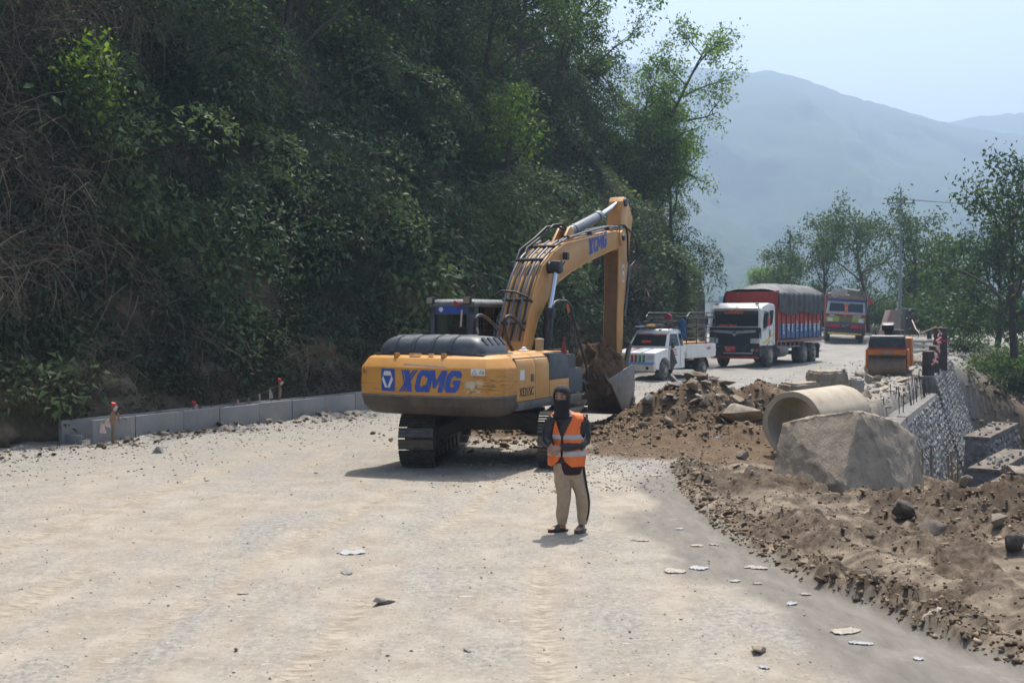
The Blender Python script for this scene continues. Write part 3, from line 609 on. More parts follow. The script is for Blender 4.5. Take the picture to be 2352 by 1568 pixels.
# right-hand group beyond the wall
RT = [(1900, 745, 88, 9.5, (-.12, 0), 'dark alder-like tree just right of the short utility pole', .45, .15), (1995, 750, 84, 10.2, (-.1, 0), 'tall open-crowned tree left of the tall utility pole', .5, .2),
      (2088, 748, 78, 9.6, (.12, 0), 'open-crowned tree right of the tall utility pole', .5, .2), (2185, 760, 70, 6.6, (.05, 0), 'small sparse tree between the open-crowned tree and the big edge tree', .45, .25),
      (2330, 800, 48, 8.8, (-.04, 0), 'big sparse tree with bare twisting branches at the right edge of the photo', .35, .35), (1830, 740, 95, 7.0, (-.2, 0), 'lower leafy tree behind the parked trucks', .5, .1),
      (2290, 780, 60, 7.2, (.15, 0), 'thin dark tree leaning towards the right edge behind the drums', .35, .25), (2135, 765, 82, 5.5, (0, 0), 'short leafy tree behind the rubble bench', .45, .1)]
for k, (px, py, yy, hgt, lean, lab, tm, bare) in enumerate(RT):
    make_tree('valley_tree', hill_base(px, py, yy), hgt * .70, lean, 200 + k, LEAF_MID, lab, limbs=13, leafsize=.19, perpoint=8, crown0=.2, spread=.62, tr=.17, tintmid=tm, bare=bare, up=.3, group='trees on the valley side of the road')
make_tree('bright_tree', hill_base(1755, 735, 120), 4.6, (0, 0), 300, LEAF_FRESH, 'small bright yellow-green tree showing over the tarpaulin truck', limbs=9, leafsize=.2, perpoint=12, crown0=.2, spread=.5, tr=.12, tintmid=.8)
# bushes on the valley slope
def make_bush(name, base, rad, seed, leafm, label, tm, group=None, ls=.14, n=26, per=60):
    r = np.random.default_rng(seed); rg = random.Random(seed); root = empty(name, base, 0, label, 'bush', group); m = MB(); A = []
    for k in range(n):
        d = rand_dirs(1, r)[0]; d[2] = abs(d[2]) * .8 + .15; L = rad * r.uniform(.6, 1.15); pts = limb(m, rg, (0, 0, -.1), d, L, .02, .005, .16, 5, 0, 4); A += pts[2:]
    m.build('stems', BARK, root, ang=60); A = np.array([tuple(a) for a in A]); q = len(A) * per // 4; C = A[r.integers(0, len(A), q)] + r.normal(0, rad * .11, (q, 3))
    D = rand_dirs(q, r); Nn = rand_dirs(q, r) + np.array([0, 0, 1.0]); Nn /= np.linalg.norm(Nn, axis=1, keepdims=True); L = ls * r.uniform(.6, 1.4, q)
    V, F = leaf_quads(C, D, Nn, L, L * .5); T = np.clip(tm + .5 * fbm(C[:, 0] * 1.4, C[:, 2] * 1.4 + C[:, 1], 3, seed) + r.normal(0, .1, q), 0, 1)
    link('crown', npmesh('crown', V, F, attrs=dict(tint=np.repeat(T, 4))), leafm, root); return root
BU = [(2300, 850, 50, 1.6, .75, 'fresh green bush on the valley slope at the right edge', LEAF_MID), (2215, 800, 56, 1.7, .35, 'dark bush behind the tallest drum stack', LEAF_MID), (2260, 760, 62, 2.0, .4, 'dark thicket between the drums and the green bush', LEAF_MID),
      (2130, 745, 75, 2.2, .4, 'dark bush right of the concrete plinth', LEAF_MID), (2010, 735, 92, 2.6, .4, 'dark thicket behind the painted truck', LEAF_MID), (2340, 760, 58, 2.3, .3, 'dark bush at the right frame edge under the twisting tree', LEAF_MID),
      (1940, 730, 100, 2.6, .4, 'hazy dark thicket left of the painted truck', LEAF_MID), (2070, 735, 92, 2.4, .45, 'dark bush behind the tall pole', LEAF_MID), (2345, 890, 44, 1.1, .4, 'low scrub bush on the dirt slope at the right edge', LEAF_MID), (1840, 725, 108, 3.0, .45, 'hazy green thicket behind the tarpaulin load', LEAF_MID), (2195, 740, 78, 2.6, .35, 'dark thicket high behind the drums', LEAF_MID)]
for k, (px, py, yy, rad, tm, lab, lmt) in enumerate(BU):
    make_bush('bush', hill_base(px, py, yy), rad, 400 + k, lmt, lab, tm, 'bushes on the valley side')

# ground cover on the valley slope beyond the wall
n = 700; y = rng.uniform(52, 115, n); x = edge_x(y) + 1.5 + np.abs(rng.normal(0, 9, n)); P = np.stack([x, y, H(x, y) + .3], 1)
V1, F1, T1 = scatter(protos_big, P, np.tile([.4, -.3, .85], (n, 1)), rng.uniform(.9, 2.4, n), .4 + .8 * fbm(x * .2, y * .2, 3, 161))
n = 260; y = rng.uniform(38, 56, n); x = edge_x(y) + 4.5 + np.abs(rng.normal(0, 4, n)); P = np.stack([x, y, H(x, y) + .15], 1)
V2, F2, T2 = scatter(protos_fine, P, np.tile([.4, -.3, .85], (n, 1)), rng.uniform(.8, 1.8, n), .4 + .8 * fbm(x * .3, y * .3, 3, 163))
tag(link('valley_undergrowth', npmesh('valley_undergrowth', np.concatenate([V1, V2]), F1, F2 + len(V1), attrs=dict(tint=np.clip(np.concatenate([T1, T2]), 0, 1))), LEAF_MID), 'tangled dark green undergrowth covering the valley slope beyond the wall', None, None, 'stuff')

rb = random.Random(31); ORD = 'first second third fourth fifth sixth seventh eighth ninth tenth eleventh twelfth thirteenth fourteenth fifteenth sixteenth seventeenth eighteenth nineteenth twentieth twenty-first twenty-second'.split()
for k in range(22):
    px = 1850 + 520 * (k + rb.random()) / 22; yy = rb.uniform(86, 112); p = AT(px, 742, yy); make_bush('thicket_bush', (p.x, p.y, p.z), rb.uniform(2.2, 3.6), 500 + k, LEAF_MID, ORD[k] + ' dark thicket bush from the left beyond the road bend', rb.uniform(.3, .5), 'thicket beyond the bend', ls=.24, n=22, per=46)

for k in range(9):
    px = 2110 + 250 * (k + rb.random()) / 9; yy = rb.uniform(60, 74); p = AT(px, 752, yy); make_bush('slope_bush', (p.x, p.y, p.z), rb.uniform(1.5, 2.6), 600 + k, LEAF_MID, ORD[k] + ' dark slope bush from the left behind the guard posts', rb.uniform(.25, .5), 'bushes behind the guard posts', ls=.2, n=22, per=44)
# dry leaves and grey-green sprigs caught in the brush at the left
n = 500; s, h, P, Nn = hill_scatter(n, s_of_y(17), s_of_y(28), 2.5, 13, .7)
V, F, T = scatter(protos_fine, P, Nn, rng.uniform(.4, .9, n), rng.uniform(.1, .9, n)); tag(link('brush_leaves', npmesh('brush_leaves', V, None, F, attrs=dict(tint=T)), leafmat('dusty_brush_leaves', [(.05, .045, .03), (.085, .085, .05), (.12, .13, .075)], .7, .2)), 'dusty grey-green sprigs among the dry brush at the left', None, None, 'stuff')
# ------------------------------------------------------------------ excavator
def text_mesh(body, size=1.0, shear=0.0, bold=0.0, depth=.002, align='LEFT', squeeze=1.0, spacing=1.0):
    c = bpy.data.curves.new('text', 'FONT'); c.body = body; c.size = size; c.shear = shear; c.offset = bold; c.extrude = depth; c.space_character = spacing; c.align_x = align; c.resolution_u = 3
    o = bpy.data.objects.new('text', c); COL.objects.link(o); bpy.context.view_layer.update()
    me = bpy.data.meshes.new_from_object(o.evaluated_get(bpy.context.evaluated_depsgraph_get()))
    bpy.data.objects.remove(o); bpy.data.curves.remove(c); me.materials.clear()
    if squeeze != 1: me.transform(Matrix.Scale(squeeze, 4, (1, 0, 0)))
    return me
def lettering(name, body, mat, parent, origin, xdir, updir, size, **kw):
    me = text_mesh(body, size, **kw); x = Vector(xdir).normalized(); u = Vector(updir).normalized(); n = x.cross(u); o = Vector(origin)
    me.transform(Matrix(((x.x, u.x, n.x, o.x), (x.y, u.y, n.y, o.y), (x.z, u.z, n.z, o.z), (0, 0, 0, 1))))
    return link(name, me, mat, parent)
LET = dict(C=[(1, .68), (.68, .68), (.62, .76), (.45, .76), (.36, .66), (.36, .34), (.45, .24), (.62, .24), (.68, .32), (1, .32), (.98, .16), (.82, 0), (.22, 0), (0, .2), (0, .8), (.22, 1), (.82, 1), (.98, .84)],
           M=[(0, 0), (0, 1), (.3, 1), (.5, .5), (.7, 1), (1, 1), (1, 0), (.74, 0), (.74, .6), (.58, .2), (.42, .2), (.26, .6), (.26, 0)],
           G=[(1, .68), (.68, .68), (.6, .76), (.45, .76), (.36, .66), (.36, .34), (.45, .24), (.62, .24), (.66, .32), (.66, .38), (.5, .38), (.5, .56), (1, .56), (1, .2), (.85, 0), (.22, 0), (0, .2), (0, .8), (.22, 1), (.82, 1), (.98, .84)])
def xcmg(name, mat, parent, fn, x0, x1, z0, z1, shear=.28):
    """the maker's slanted block lettering; fn(x,z,off) -> 3D on the carrying surface"""
    W = x1 - x0; Hh = z1 - z0; m = MB(); sl = shear * Hh
    def put(poly, xo, w_, off, s_=sl): m.prism(poly, lambda a, b, t: fn(xo + a * w_ + b * s_, z0 + b * Hh, t), off, off + .003)
    xw = .30 * W
    put([(.29, 1), (.60, 1), (.72, 0), (.47, 0)], x0, xw, .003, 0); put([(.17, 1), (.235, 1), (.43, 0), (.37, 0)], x0, xw, .0058, 0)
    put([(.80, 1), (.90, 1), (.12, 0), (.02, 0)], x0, xw, .0045, 0); put([(.95, 1), (1.05, 1), (.27, 0), (.17, 0)], x0, xw, .0052, 0)
    for ch, a0, w_ in (('C', .245, .185), ('M', .415, .27), ('G', .70, .215)): put(LET[ch], x0 + a0 * W, w_ * W, .003)
    return m.build(name, mat, parent, smooth=False)
def excavator_paint():
    m, nt, b, out = nodes_of('excavator_yellow'); L = nt.links.new; v = coords(nt)
    c = ramp(nt, tnoise(nt, 2.2, 5, .6, v), .3, .7, (.51, .24, .048, 1), (.60, .305, .08, 1)).outputs[0]
    d = ramp(nt, tnoise(nt, 3.0, 8, .72, v, .5), .44, .74).outputs[0]; dm = N(nt, 'ShaderNodeMath', operation='MULTIPLY'); L(d, dm.inputs[0]); dm.inputs[1].default_value = .55
    c = mixc(nt, dm.outputs[0], c, (.40, .31, .19))
    st = ramp(nt, tnoise(nt, 2.0, 7, .7, coords(nt, (9, 9, .8))), .56, .72).outputs[0]; sm = N(nt, 'ShaderNodeMath', operation='MULTIPLY'); L(st, sm.inputs[0]); sm.inputs[1].default_value = .28
    c = mixc(nt, sm.outputs[0], c, (.15, .085, .035))
    L(c, b.inputs['Base Color']); b.inputs['Roughness'].default_value = .5; return m
def scraped_paint():
    """counterweight: horizontal scrapes and a worn rusty patch low on the right corner"""
    m, nt, b, out = nodes_of('counterweight_yellow_scraped'); L = nt.links.new; v = coords(nt)
    c = ramp(nt, tnoise(nt, 2.2, 5, .6, v), .3, .7, (.51, .23, .036, 1), (.60, .295, .06, 1)).outputs[0]
    sx = N(nt, 'ShaderNodeSeparateXYZ'); L(v, sx.inputs[0])
    def band(o, a, bb, c_, d):
        r1 = ramp(nt, o, 0, 1); e = r1.color_ramp.elements
        mr = N(nt, 'ShaderNodeMapRange', interpolation_type='SMOOTHSTEP'); L(o, mr.inputs[0]); mr.inputs[1].default_value = a; mr.inputs[2].default_value = bb
        mq = N(nt, 'ShaderNodeMapRange', interpolation_type='SMOOTHSTEP'); L(o, mq.inputs[0]); mq.inputs[1].default_value = d; mq.inputs[2].default_value = c_
        k = N(nt, 'ShaderNodeMath', operation='MULTIPLY'); L(mr.outputs[0], k.inputs[0]); L(mq.outputs[0], k.inputs[1]); return k.outputs[0]
    def mul(a, bq):
        k = N(nt, 'ShaderNodeMath', operation='MULTIPLY'); L(a, k.inputs[0])
        if isinstance(bq, float): k.inputs[1].default_value = bq
        else: L(bq, k.inputs[1])
        return k.outputs[0]
    scr = ramp(nt, tnoise(nt, 3.0, 8, .75, coords(nt, (1.1, 1.1, 26)), .2), .50, .60).outputs[0]
    low = band(sx.outputs[2], 1.2, 1.3, 1.42, 1.55)
    c = mixc(nt, mul(mul(scr, low), .55), c, (.16, .085, .035))
    zone = mul(band(sx.outputs[0], .55, .95, 1.3, 1.5), band(sx.outputs[2], 1.28, 1.36, 1.55, 1.75))
    c = mixc(nt, mul(mul(ramp(nt, tnoise(nt, 3, 8, .72, coords(nt, (1, 1, 11)), .3), .50, .58).outputs[0], zone), .85), c, (.10, .06, .04))
    zp = mul(band(sx.outputs[0], .78, .88, 1.08, 1.16), band(sx.outputs[2], 1.30, 1.38, 1.50, 1.56))
    c = mixc(nt, mul(mul(ramp(nt, tnoise(nt, 6, 6, .7, coords(nt, (1, 1, 2)), .6), .46, .50).outputs[0], zp), .9), c, (.55, .50, .38))
    d = ramp(nt, tnoise(nt, 3.0, 8, .72, v, .5), .5, .76).outputs[0]; c = mixc(nt, mul(d, .3), c, (.40, .31, .19))
    L(c, b.inputs['Base Color']); b.inputs['Roughness'].default_value = .48; return m
YEL = excavator_paint(); YELCW = scraped_paint()
GRY = M('dark_grey_panel', (.055, .068, .08), .5, var=.2, dust=.25, dustcol=(.22, .22, .21))
GRYD = M('worn_grey_steel', (.11, .115, .115), .6, var=.3, dust=.45, dustcol=(.27, .235, .18), streak=.3)
MUDST = M('mud_stained_steel', (.075, .062, .048), .7, var=.35, scale=3, dust=.3, dustcol=(.17, .115, .06), streak=.4, streakcol=(.17, .10, .045))
BLK = M('black_rubber_hose', (.016, .016, .017), .55, var=.2, dust=.15, dustcol=(.14, .13, .11))
BLKM = M('black_painted_steel', (.022, .024, .027), .45, var=.25, dust=.2, dustcol=(.2, .18, .15))
CHROME = M('chrome_rod', (.72, .74, .78), .16, 1.0, var=.04)
CYL = M('cylinder_grey_paint', (.13, .145, .165), .45, var=.15, dust=.2, dustcol=(.3, .28, .24))
STEEL = M('track_steel', (.10, .09, .078), .42, .6, var=.4, scale=12, dust=.35, dustcol=(.22, .18, .125))
BLUE = M('logo_blue', (.018, .075, .36), .5, var=.15, scale=14, dust=.08, dustcol=(.3, .24, .15))
WHT = M('sticker_white', (.66, .66, .62), .5, var=.06); INK = M('sticker_ink', (.03, .03, .03), .5); PINK = M('faded_tape', (.56, .42, .34), .6)
GLS_, nt, b, out = nodes_of('tinted_glass'); MATS['tinted_glass'] = GLS_
tr = N(nt, 'ShaderNodeBsdfTransparent'); tr.inputs[0].default_value = (.70, .78, .74, 1); gl = N(nt, 'ShaderNodeBsdfGlossy'); gl.inputs['Roughness'].default_value = .04
fr = N(nt, 'ShaderNodeFresnel'); fr.inputs[0].default_value = 1.5; mx = N(nt, 'ShaderNodeMixShader')
nt.links.new(fr.outputs[0], mx.inputs[0]); nt.links.new(tr.outputs[0], mx.inputs[1]); nt.links.new(gl.outputs[0], mx.inputs[2]); nt.links.new(mx.outputs[0], out.inputs[0])
GLS = GLS_
EXC = Vector((-.40, 22.19, 0)); EXT = R(25)
ex = empty('excavator', EXC, -EXT, 'yellow crawler excavator seen from behind, loaded bucket raised to its right', 'excavator')
def EX(px, py, r):
    """local (r, f, z) of the picture ray where it meets the plane r = const of the upper structure"""
    d = ray(px, py); rt = Vector((math.cos(EXT), -math.sin(EXT), 0)); fw = Vector((math.sin(EXT), math.cos(EXT), 0)); o = Vector((0, 0, CAMH))
    t = (r + EXC.dot(rt) - o.dot(rt)) / d.dot(rt); p = o + d * t; return (r, (p - EXC).dot(fw), p.z)
# -- undercarriage (turned 18 degrees against the upper structure)
U = Matrix.Translation((.18, .085, 0)) @ Matrix.Rotation(R(18), 4, 'Z')
def ubuild(m, name, mat, parent, **kw):
    m.v = [tuple(U @ Vector(p)) for p in m.v]; return m.build(name, mat, parent, **kw)
TR_R, TR_L, TR_Z = .43, 1.66, .47
def track_pos(d):
    """point and tangent on the stadium path at distance d (y, z, angle)"""
    st = 2 * TR_L; ar = math.pi * TR_R; per = 2 * st + 2 * ar; d %= per
    if d < st: return -TR_L + d, TR_Z - TR_R, 0
    d -= st
    if d < ar: a = d / TR_R; return TR_L + TR_R * math.sin(a), TR_Z - TR_R * math.cos(a), a
    d -= ar
    if d < st:
        sag = -.05 * math.sin(math.pi * d / st); return TR_L - d, TR_Z + TR_R + sag, math.pi
    d -= st; a = d / TR_R; return -TR_L - TR_R * math.sin(a), TR_Z + TR_R * math.cos(a), math.pi + a
NSH = 49; PER = 4 * TR_L + 2 * math.pi * TR_R
sh = MB(); sh.box((0, 0, -.012), (.60, .172, .024))
for yy, hh in ((-.068, .026), (0, .022), (.068, .026)): sh.box((0, yy, -.024 - hh / 2), (.60, .016, hh))
sh.box((-.1, .04, .03), (.05, .16, .05)); sh.box((.1, .04, .03), (.05, .16, .05)); shoe_me = sh.mesh('shoe'); shoe_me.materials.append(STEEL)
for side in (-1, 1):
    m = MB(); cx = side * 1.19
    m.b2(cx - .2, cx + .2, -1.35, 1.35, .28, .66); m.b2(cx - .26, cx + .26, -.9, .9, .33, .6)
    for yy in np.linspace(-1.25, 1.25, 7): m.cyl((cx - .17, yy, .16), (cx + .17, yy, .16), .11, n=14)
    for yy in (-.6, .6): m.cyl((cx - .12, yy, .82), (cx + .12, yy, .82), .08, n=12)
    m.cyl((cx - .14, -TR_L, TR_Z), (cx + .14, -TR_L, TR_Z), .36, n=22); m.cyl((cx - .24, -TR_L, TR_Z), (cx + .24, -TR_L, TR_Z), .2, n=18)
    m.cyl((cx - .12, TR_L, TR_Z), (cx + .12, TR_L, TR_Z), .35, n=22)
    tk = ubuild(m, 'track', MUDST, ex, bevel=.012)
    for k in range(NSH):
        y, z, a = track_pos(k * PER / NSH + .05 * side); o = bpy.data.objects.new('shoe', shoe_me); COL.objects.link(o); o.parent = tk
        o.matrix_local = U @ Matrix.Translation((cx, y, z)) @ Matrix.Rotation(a, 4, 'X')
m = MB(); m.b2(-.75, .75, -.75, .75, .55, .86); m.cyl((0, 0, .8), (0, 0, 1.02), .62, n=28)
for sx in (-1, 1):
    for sy in (-1, 1): m.loft([[Vector((sx * .45, sy * .25, .58)), Vector((sx * .45, sy * .75, .58)), Vector((sx * .45, sy * .75, .84)), Vector((sx * .45, sy * .25, .84))], [Vector((sx * 1.08, sy * .6, .36)), Vector((sx * 1.08, sy * 1.0, .36)), Vector((sx * 1.08, sy * 1.0, .58)), Vector((sx * 1.08, sy * .6, .58))]])
ubuild(m, 'undercarriage_frame', MUDST, ex, bevel=.015)
# -- upper structure
m = MB(); m.b2(-1.22, 1.22, -1.75, 1.25, 1.02, 1.14); m.b2(-.45, 1.3, -1.8, 1.0, 1.14, 1.885); m.b2(-1.3, -.45, -1.8, -.05, 1.14, 1.885)
m.build('revolving_frame', BLKM, ex, bevel=.01)
plan = [(1.36, -1.76), (1.36, -2.22), (1.19, -2.57), (.6, -2.66), (0, -2.68)]; plan = plan + [(-x, y) for x, y in plan[-2::-1]]
def cwring(z, a, bq): return [Vector((x * (1 - a), -1.76 + (y + 1.76) * (1 - bq), z)) for x, y in plan]
def rearY(x): p = sorted(plan); return float(np.interp(x, [q[0] for q in p], [q[1] for q in p]))
cw = MB().loft([cwring(*t) for t in [(1.27, 0, -.01), (1.73, 0, -.01), (1.90, .065, .15), (1.945, .16, .34)]]).build('counterweight', YELCW, ex, bevel=.022, seg=2, ang=24)
MB().loft([cwring(*t) for t in [(.92, .16, .5), (.96, .07, .25), (1.10, .015, .06), (1.262, 0, 0)]]).build('counterweight_base', MUDST, ex, bevel=.015, ang=30)
part('grey_band', GRYD, ex, lambda m: m.loft([cwring(z, -.0018, -.014) for z in (1.252, 1.282)]), smooth=False)
rear = lambda off0=0: (lambda x, z, t: Vector((x, rearY(x) - .012 - t - off0, z)))
xcmg('maker_lettering', BLUE, ex, rear(), -.40, .80, 1.34, 1.70)
def rear_plate(name, mat, poly, off): m = MB(); m.prism(poly, rear(), off, off + .004); return m.build(name, mat, ex, smooth=False)
rear_plate('emblem_panel', BLUE, [(-.745, 1.34), (-.49, 1.34), (-.475, 1.36), (-.475, 1.70), (-.49, 1.715), (-.735, 1.715), (-.75, 1.70)], .002)
rear_plate('emblem_hexagon', WHT, [(-.665, 1.40), (-.57, 1.40), (-.505, 1.53), (-.555, 1.675), (-.68, 1.675), (-.73, 1.53)], .007)
rear_plate('emblem_triangle', BLUE, [(-.617, 1.41), (-.53, 1.60), (-.705, 1.60)], .012)
rear_plate('reflective_tape', PINK, [(-.30, 1.775), (.50, 1.735), (.50, 1.77), (-.30, 1.81)], .012)
def warning(x0, x1, z0, z1, name='warning_sticker'):
    o = rear_plate(name, WHT, [(x0, z0), (x1, z0), (x1, z1), (x0, z1)], .010); w_ = x1 - x0; h_ = z1 - z0; m = MB(); F = rear()
    def tri(a, off): return [F(x0 + w_ * (.24 + a * q[0] * .2), z0 + h_ * (.42 + a * q[1] * .38), off) for q in ((-1, -.75), (1, -.75), (0, 1))]
    A, B = tri(1, .0145), tri(.72, .0145); m.add(A + B, [(0, 1, 4, 3), (1, 2, 5, 4), (2, 0, 3, 5)])
    for bx in ((.62, .18, .66, .5), (.7, .25, .74, .8), (.80, .2, .92, .32), (.82, .38, .90, .62)): m.add([F(x0 + w_ * bx[0], z0 + h_ * bx[1], .0145), F(x0 + w_ * bx[2], z0 + h_ * bx[1], .0145), F(x0 + w_ * bx[2], z0 + h_ * bx[3], .0145), F(x0 + w_ * bx[0], z0 + h_ * bx[3], .0145)], [(0, 1, 2, 3)])
    m.build('warning_symbol', INK, o, smooth=False)
warning(.93, 1.17, 1.63, 1.74); warning(-1.22, -1.08, 1.60, 1.73)
part('tail_lamp', M('red_lens', (.25, .02, .02), .25), ex, lambda m: m.box((-1.345, -2.25, 1.46), (.05, .16, .13)), bevel=.015)
# right side: doors, grey corner panel, toolbox, sill
def side_panel(name, mat, f0, f1, z0=1.15, z1=1.93, x=1.35, ch=.13):
    m = MB(); m.prism([(x - .3, z0), (x, z0), (x, z1 - .18), (x - .03, z1 - .08), (x - ch, z1), (x - .3, z1)], lambda a, b, t: Vector((a, t, b)), f0, f1); return m.build(name, mat, ex, bevel=.012)
side_panel('side_door', YEL, -1.745, -.985, 1.15); side_panel('side_door', YEL, -.972, -.375)
def cornerp(m): m.prism([(-.36, 1.935), (.18, 1.935), (.42, 1.86), (.54, 1.68), (.56, 1.46), (-.36, 1.46)], lambda a, b, t: Vector((t, a, b)), .95, 1.352)
part('corner_panel', GRY, ex, cornerp, bevel=.012); part('lower_side_panel', YEL, ex, lambda m: m.b2(1.0, 1.35, -.36, .55, 1.15, 1.455), bevel=.008)
part('toolbox', GRY, ex, lambda m: m.b2(.75, 1.33, .57, 1.28, 1.16, 1.62), bevel=.02)
part('side_sill', GRYD, ex, lambda m: m.loft([[Vector((1.05, f, .98)), Vector((1.34, f, 1.0)), Vector((1.372, f, 1.06)), Vector((1.372, f, 1.142)), Vector((1.05, f, 1.142))] for f in (-1.75, 1.15)] + [[Vector((1.0, 1.34, 1.03)), Vector((1.2, 1.34, 1.05)), Vector((1.24, 1.34, 1.08)), Vector((1.24, 1.34, 1.14)), Vector((1.0, 1.34, 1.14))]]), ang=40)
part('deck', YEL, ex, lambda m: m.b2(-.35, 1.2, -1.74, .9, 1.90, 1.942), bevel=.008)
d1 = part('door_latch', M('latch_recess', (.16, .10, .05), .6), ex, lambda m: m.b2(1.345, 1.362, -1.18, -1.06, 1.47, 1.60), bevel=.01); part('latch_button', GRYD, d1, lambda m: m.cyl((1.355, -1.12, 1.535), (1.372, -1.12, 1.535), .025))
part('blank_label', WHT, ex, lambda m: m.b2(1.345, 1.356, -1.63, -1.45, 1.51, 1.68), smooth=False)
lettering('model_number', 'XE215C', INK, ex, (1.357, -1.66, 1.235), (0, 1, 0), (0, 0, 1), .21, bold=.0, squeeze=.80, spacing=1.06)
# engine hood with ribs
def hood(m):
    def ring(z, i, j): # rounded rectangle r -1.02..1.04, f -2.28..-1.2
        out = []; x0, x1, y0, y1 = -1.04 + i, 1.0 - i, -2.34 + j, -1.22 - j; rr = .16
        for cx, cy, a0 in ((x1 - rr, y0 + rr, -90), (x1 - rr, y1 - rr, 0), (x0 + rr, y1 - rr, 90), (x0 + rr, y0 + rr, 180)):
            for k in range(5): a = R(a0 + 22.5 * k); out.append(Vector((cx + rr * math.cos(a), cy + rr * math.sin(a), z)))
        return out
    m.loft([ring(1.955, 0, 0), ring(2.03, .01, .01), ring(2.13, .06, .05), ring(2.20, .12, .10), ring(2.24, .2, .18), ring(2.255, .32, .28)])
hd = part('engine_hood', GRY, ex, hood, ang=50)
for k in range(4):
    x = -.72 + k * .36; pts = [(x, -2.345, 1.99), (x + .01, -2.335, 2.05), (x + .03, -2.285, 2.145), (x + .04, -2.225, 2.215), (x + .05, -2.14, 2.258), (x + .06, -1.45, 2.262)]
    part('hood_rib', GRY, hd, lambda m: m.loft([[Vector((p[0] - .05, p[1], p[2])), Vector((p[0] + .05, p[1], p[2])), Vector((p[0] + .035, p[1] - .012, p[2] + .012)), Vector((p[0] - .035, p[1] - .012, p[2] + .012))] for p in pts]))
for k in range(4):
    y = -2.1 + k * .22; part('hood_vent', BLKM, hd, lambda m: m.loft([[Vector((.945, y, 2.12)), Vector((.945, y + .1, 2.12)), Vector((.958, y + .1, 2.125)), Vector((.958, y, 2.125))], [Vector((.86, y - .03, 2.225)), Vector((.86, y + .07, 2.225)), Vector((.875, y + .07, 2.235)), Vector((.875, y - .03, 2.235))]]))
part('hood_seal', BLKM, ex, lambda m: m.b2(-1.07, 1.03, -2.36, -1.2, 1.935, 1.962), bevel=.012)
for x, y in ((-.55, -2.47), (.35, -2.47)): part('lifting_lug', YEL, ex, lambda m: m.cyl((x, y, 1.91), (x, y, 1.975), .055, .045, 14), ang=40)
for x, w_ in ((-.2, .22), (.1, .1)): part('hood_hinge', YEL, ex, lambda m: m.box((x, -2.46, 1.955), (w_, .06, .025)), bevel=.006)
part('air_precleaner', M('cap_beige', (.33, .30, .23), .6, dust=.3), ex, lambda m: m.lathe([(0, .09), (.06, .1), (.065, .17), (.09, .165), (.115, .05), (.12, .005)], (-.55, -.65, 2.14), (0, 0, 1), 22), ang=50)
part('exhaust_pipe', BLKM, ex, lambda m: m.tube([(.05, -.7, 1.9), (.05, -.7, 2.22), (.03, -.66, 2.30), (-.03, -.58, 2.36)], [.065, .065, .063, .06], 14), ang=60)
part('filler_neck', M('neck_tan', (.36, .29, .17), .55, dust=.3), ex, lambda m: m.lathe([(0, .075), (.19, .075), (.195, .085), (.225, .085), (.235, .03)], EX(1239, 806, .95), (0, 0, 1), 18), ang=40)
part('fuel_cap', WHT, ex, lambda m: m.lathe([(0, .1), (.02, .1), (.03, .05), (.06, .045), (.075, .01)], EX(1203, 806, .9), (0, 0, 1), 16), ang=40)
part('step_plate', BLKM, ex, lambda m: m.box(EX(1280, 803, 1.2), (.12, .5, .025)), bevel=.005)
# -- cab
CX0, CX1, CF0, CF1, CZ0, CZ1 = -1.33, -.38, .08, 1.72, 1.16, 2.90
cab = part('cab', GRY, ex, lambda m: (m.b2(CX0, CX1, CF0, CF1, CZ0, 1.72), [m.b2(x0, x1, y0, y1, 1.72, 2.78) for x0, x1, y0, y1 in ((CX0, CX0 + .1, CF0, CF0 + .12), (CX1 - .17, CX1, CF0, CF0 + .2), (CX0, CX0 + .07, CF1 - .1, CF1), (CX1 - .07, CX1, CF1 - .1, CF1), (CX0, CX0 + .06, .75, .83))], m.b2(CX0, CX1, CF0, CF0 + .09, 2.62, 2.80)), bevel=.025)
part('cab_roof', M('roof_dusty_grey', (.085, .095, .10), .55, dust=.4, dustcol=(.30, .29, .27)), cab, lambda m: m.loft([[Vector((x, y, z)) for x, y in ((CX0 + i, CF0 + i), (CX1 - i, CF0 + i), (CX1 - i, CF1 - i), (CX0 + i, CF1 - i))] for z, i in ((2.775, -.015), (2.84, -.02), (2.885, .02), (2.915, .12))]), bevel=.03)
part('rear_window', GLS, cab, lambda m: m.b2(CX0 + .09, CX1 - .16, CF0 + .03, CF0 + .04, 1.74, 2.62), smooth=False)
part('side_window', GLS, cab, lambda m: m.b2(CX1 - .04, CX1 - .03, CF0 + .19, CF1 - .09, 1.74, 2.76), smooth=False)
part('side_window', GLS, cab, lambda m: m.b2(CX0 + .03, CX0 + .04, CF0 + .1, CF1 - .09, 1.74, 2.76), smooth=False)
part('windscreen', GLS, cab, lambda m: m.b2(CX0 + .06, CX1 - .06, CF1 - .05, CF1 - .04, 1.74, 2.76), smooth=False)
part('operator_seat', BLKM, cab, lambda m: (m.b2(-1.1, -.62, .45, .95, 1.72, 1.86), m.b2(-1.1, -.62, .38, .52, 1.86, 2.42), m.b2(-1.0, -.72, .38, .5, 2.42, 2.62)), bevel=.04)
def guard(m):
    for k in range(9): m.cyl((CX1 + .012, CF0 + .24 + k * .14, 1.75), (CX1 + .012, CF0 + .24 + k * .14, 2.6), .006, n=5)
    for k in range(7): m.cyl((CX1 + .012, CF0 + .2, 1.8 + k * .13), (CX1 + .012, CF1 - .15, 1.8 + k * .13), .006, n=5)
part('window_guard', BLKM, cab, guard)
part('blue_strip', BLUE, cab, lambda m: m.b2(CX0 + .16, CX1 - .2, CF0 - .008, CF0 - .002, 2.645, 2.775), smooth=False)
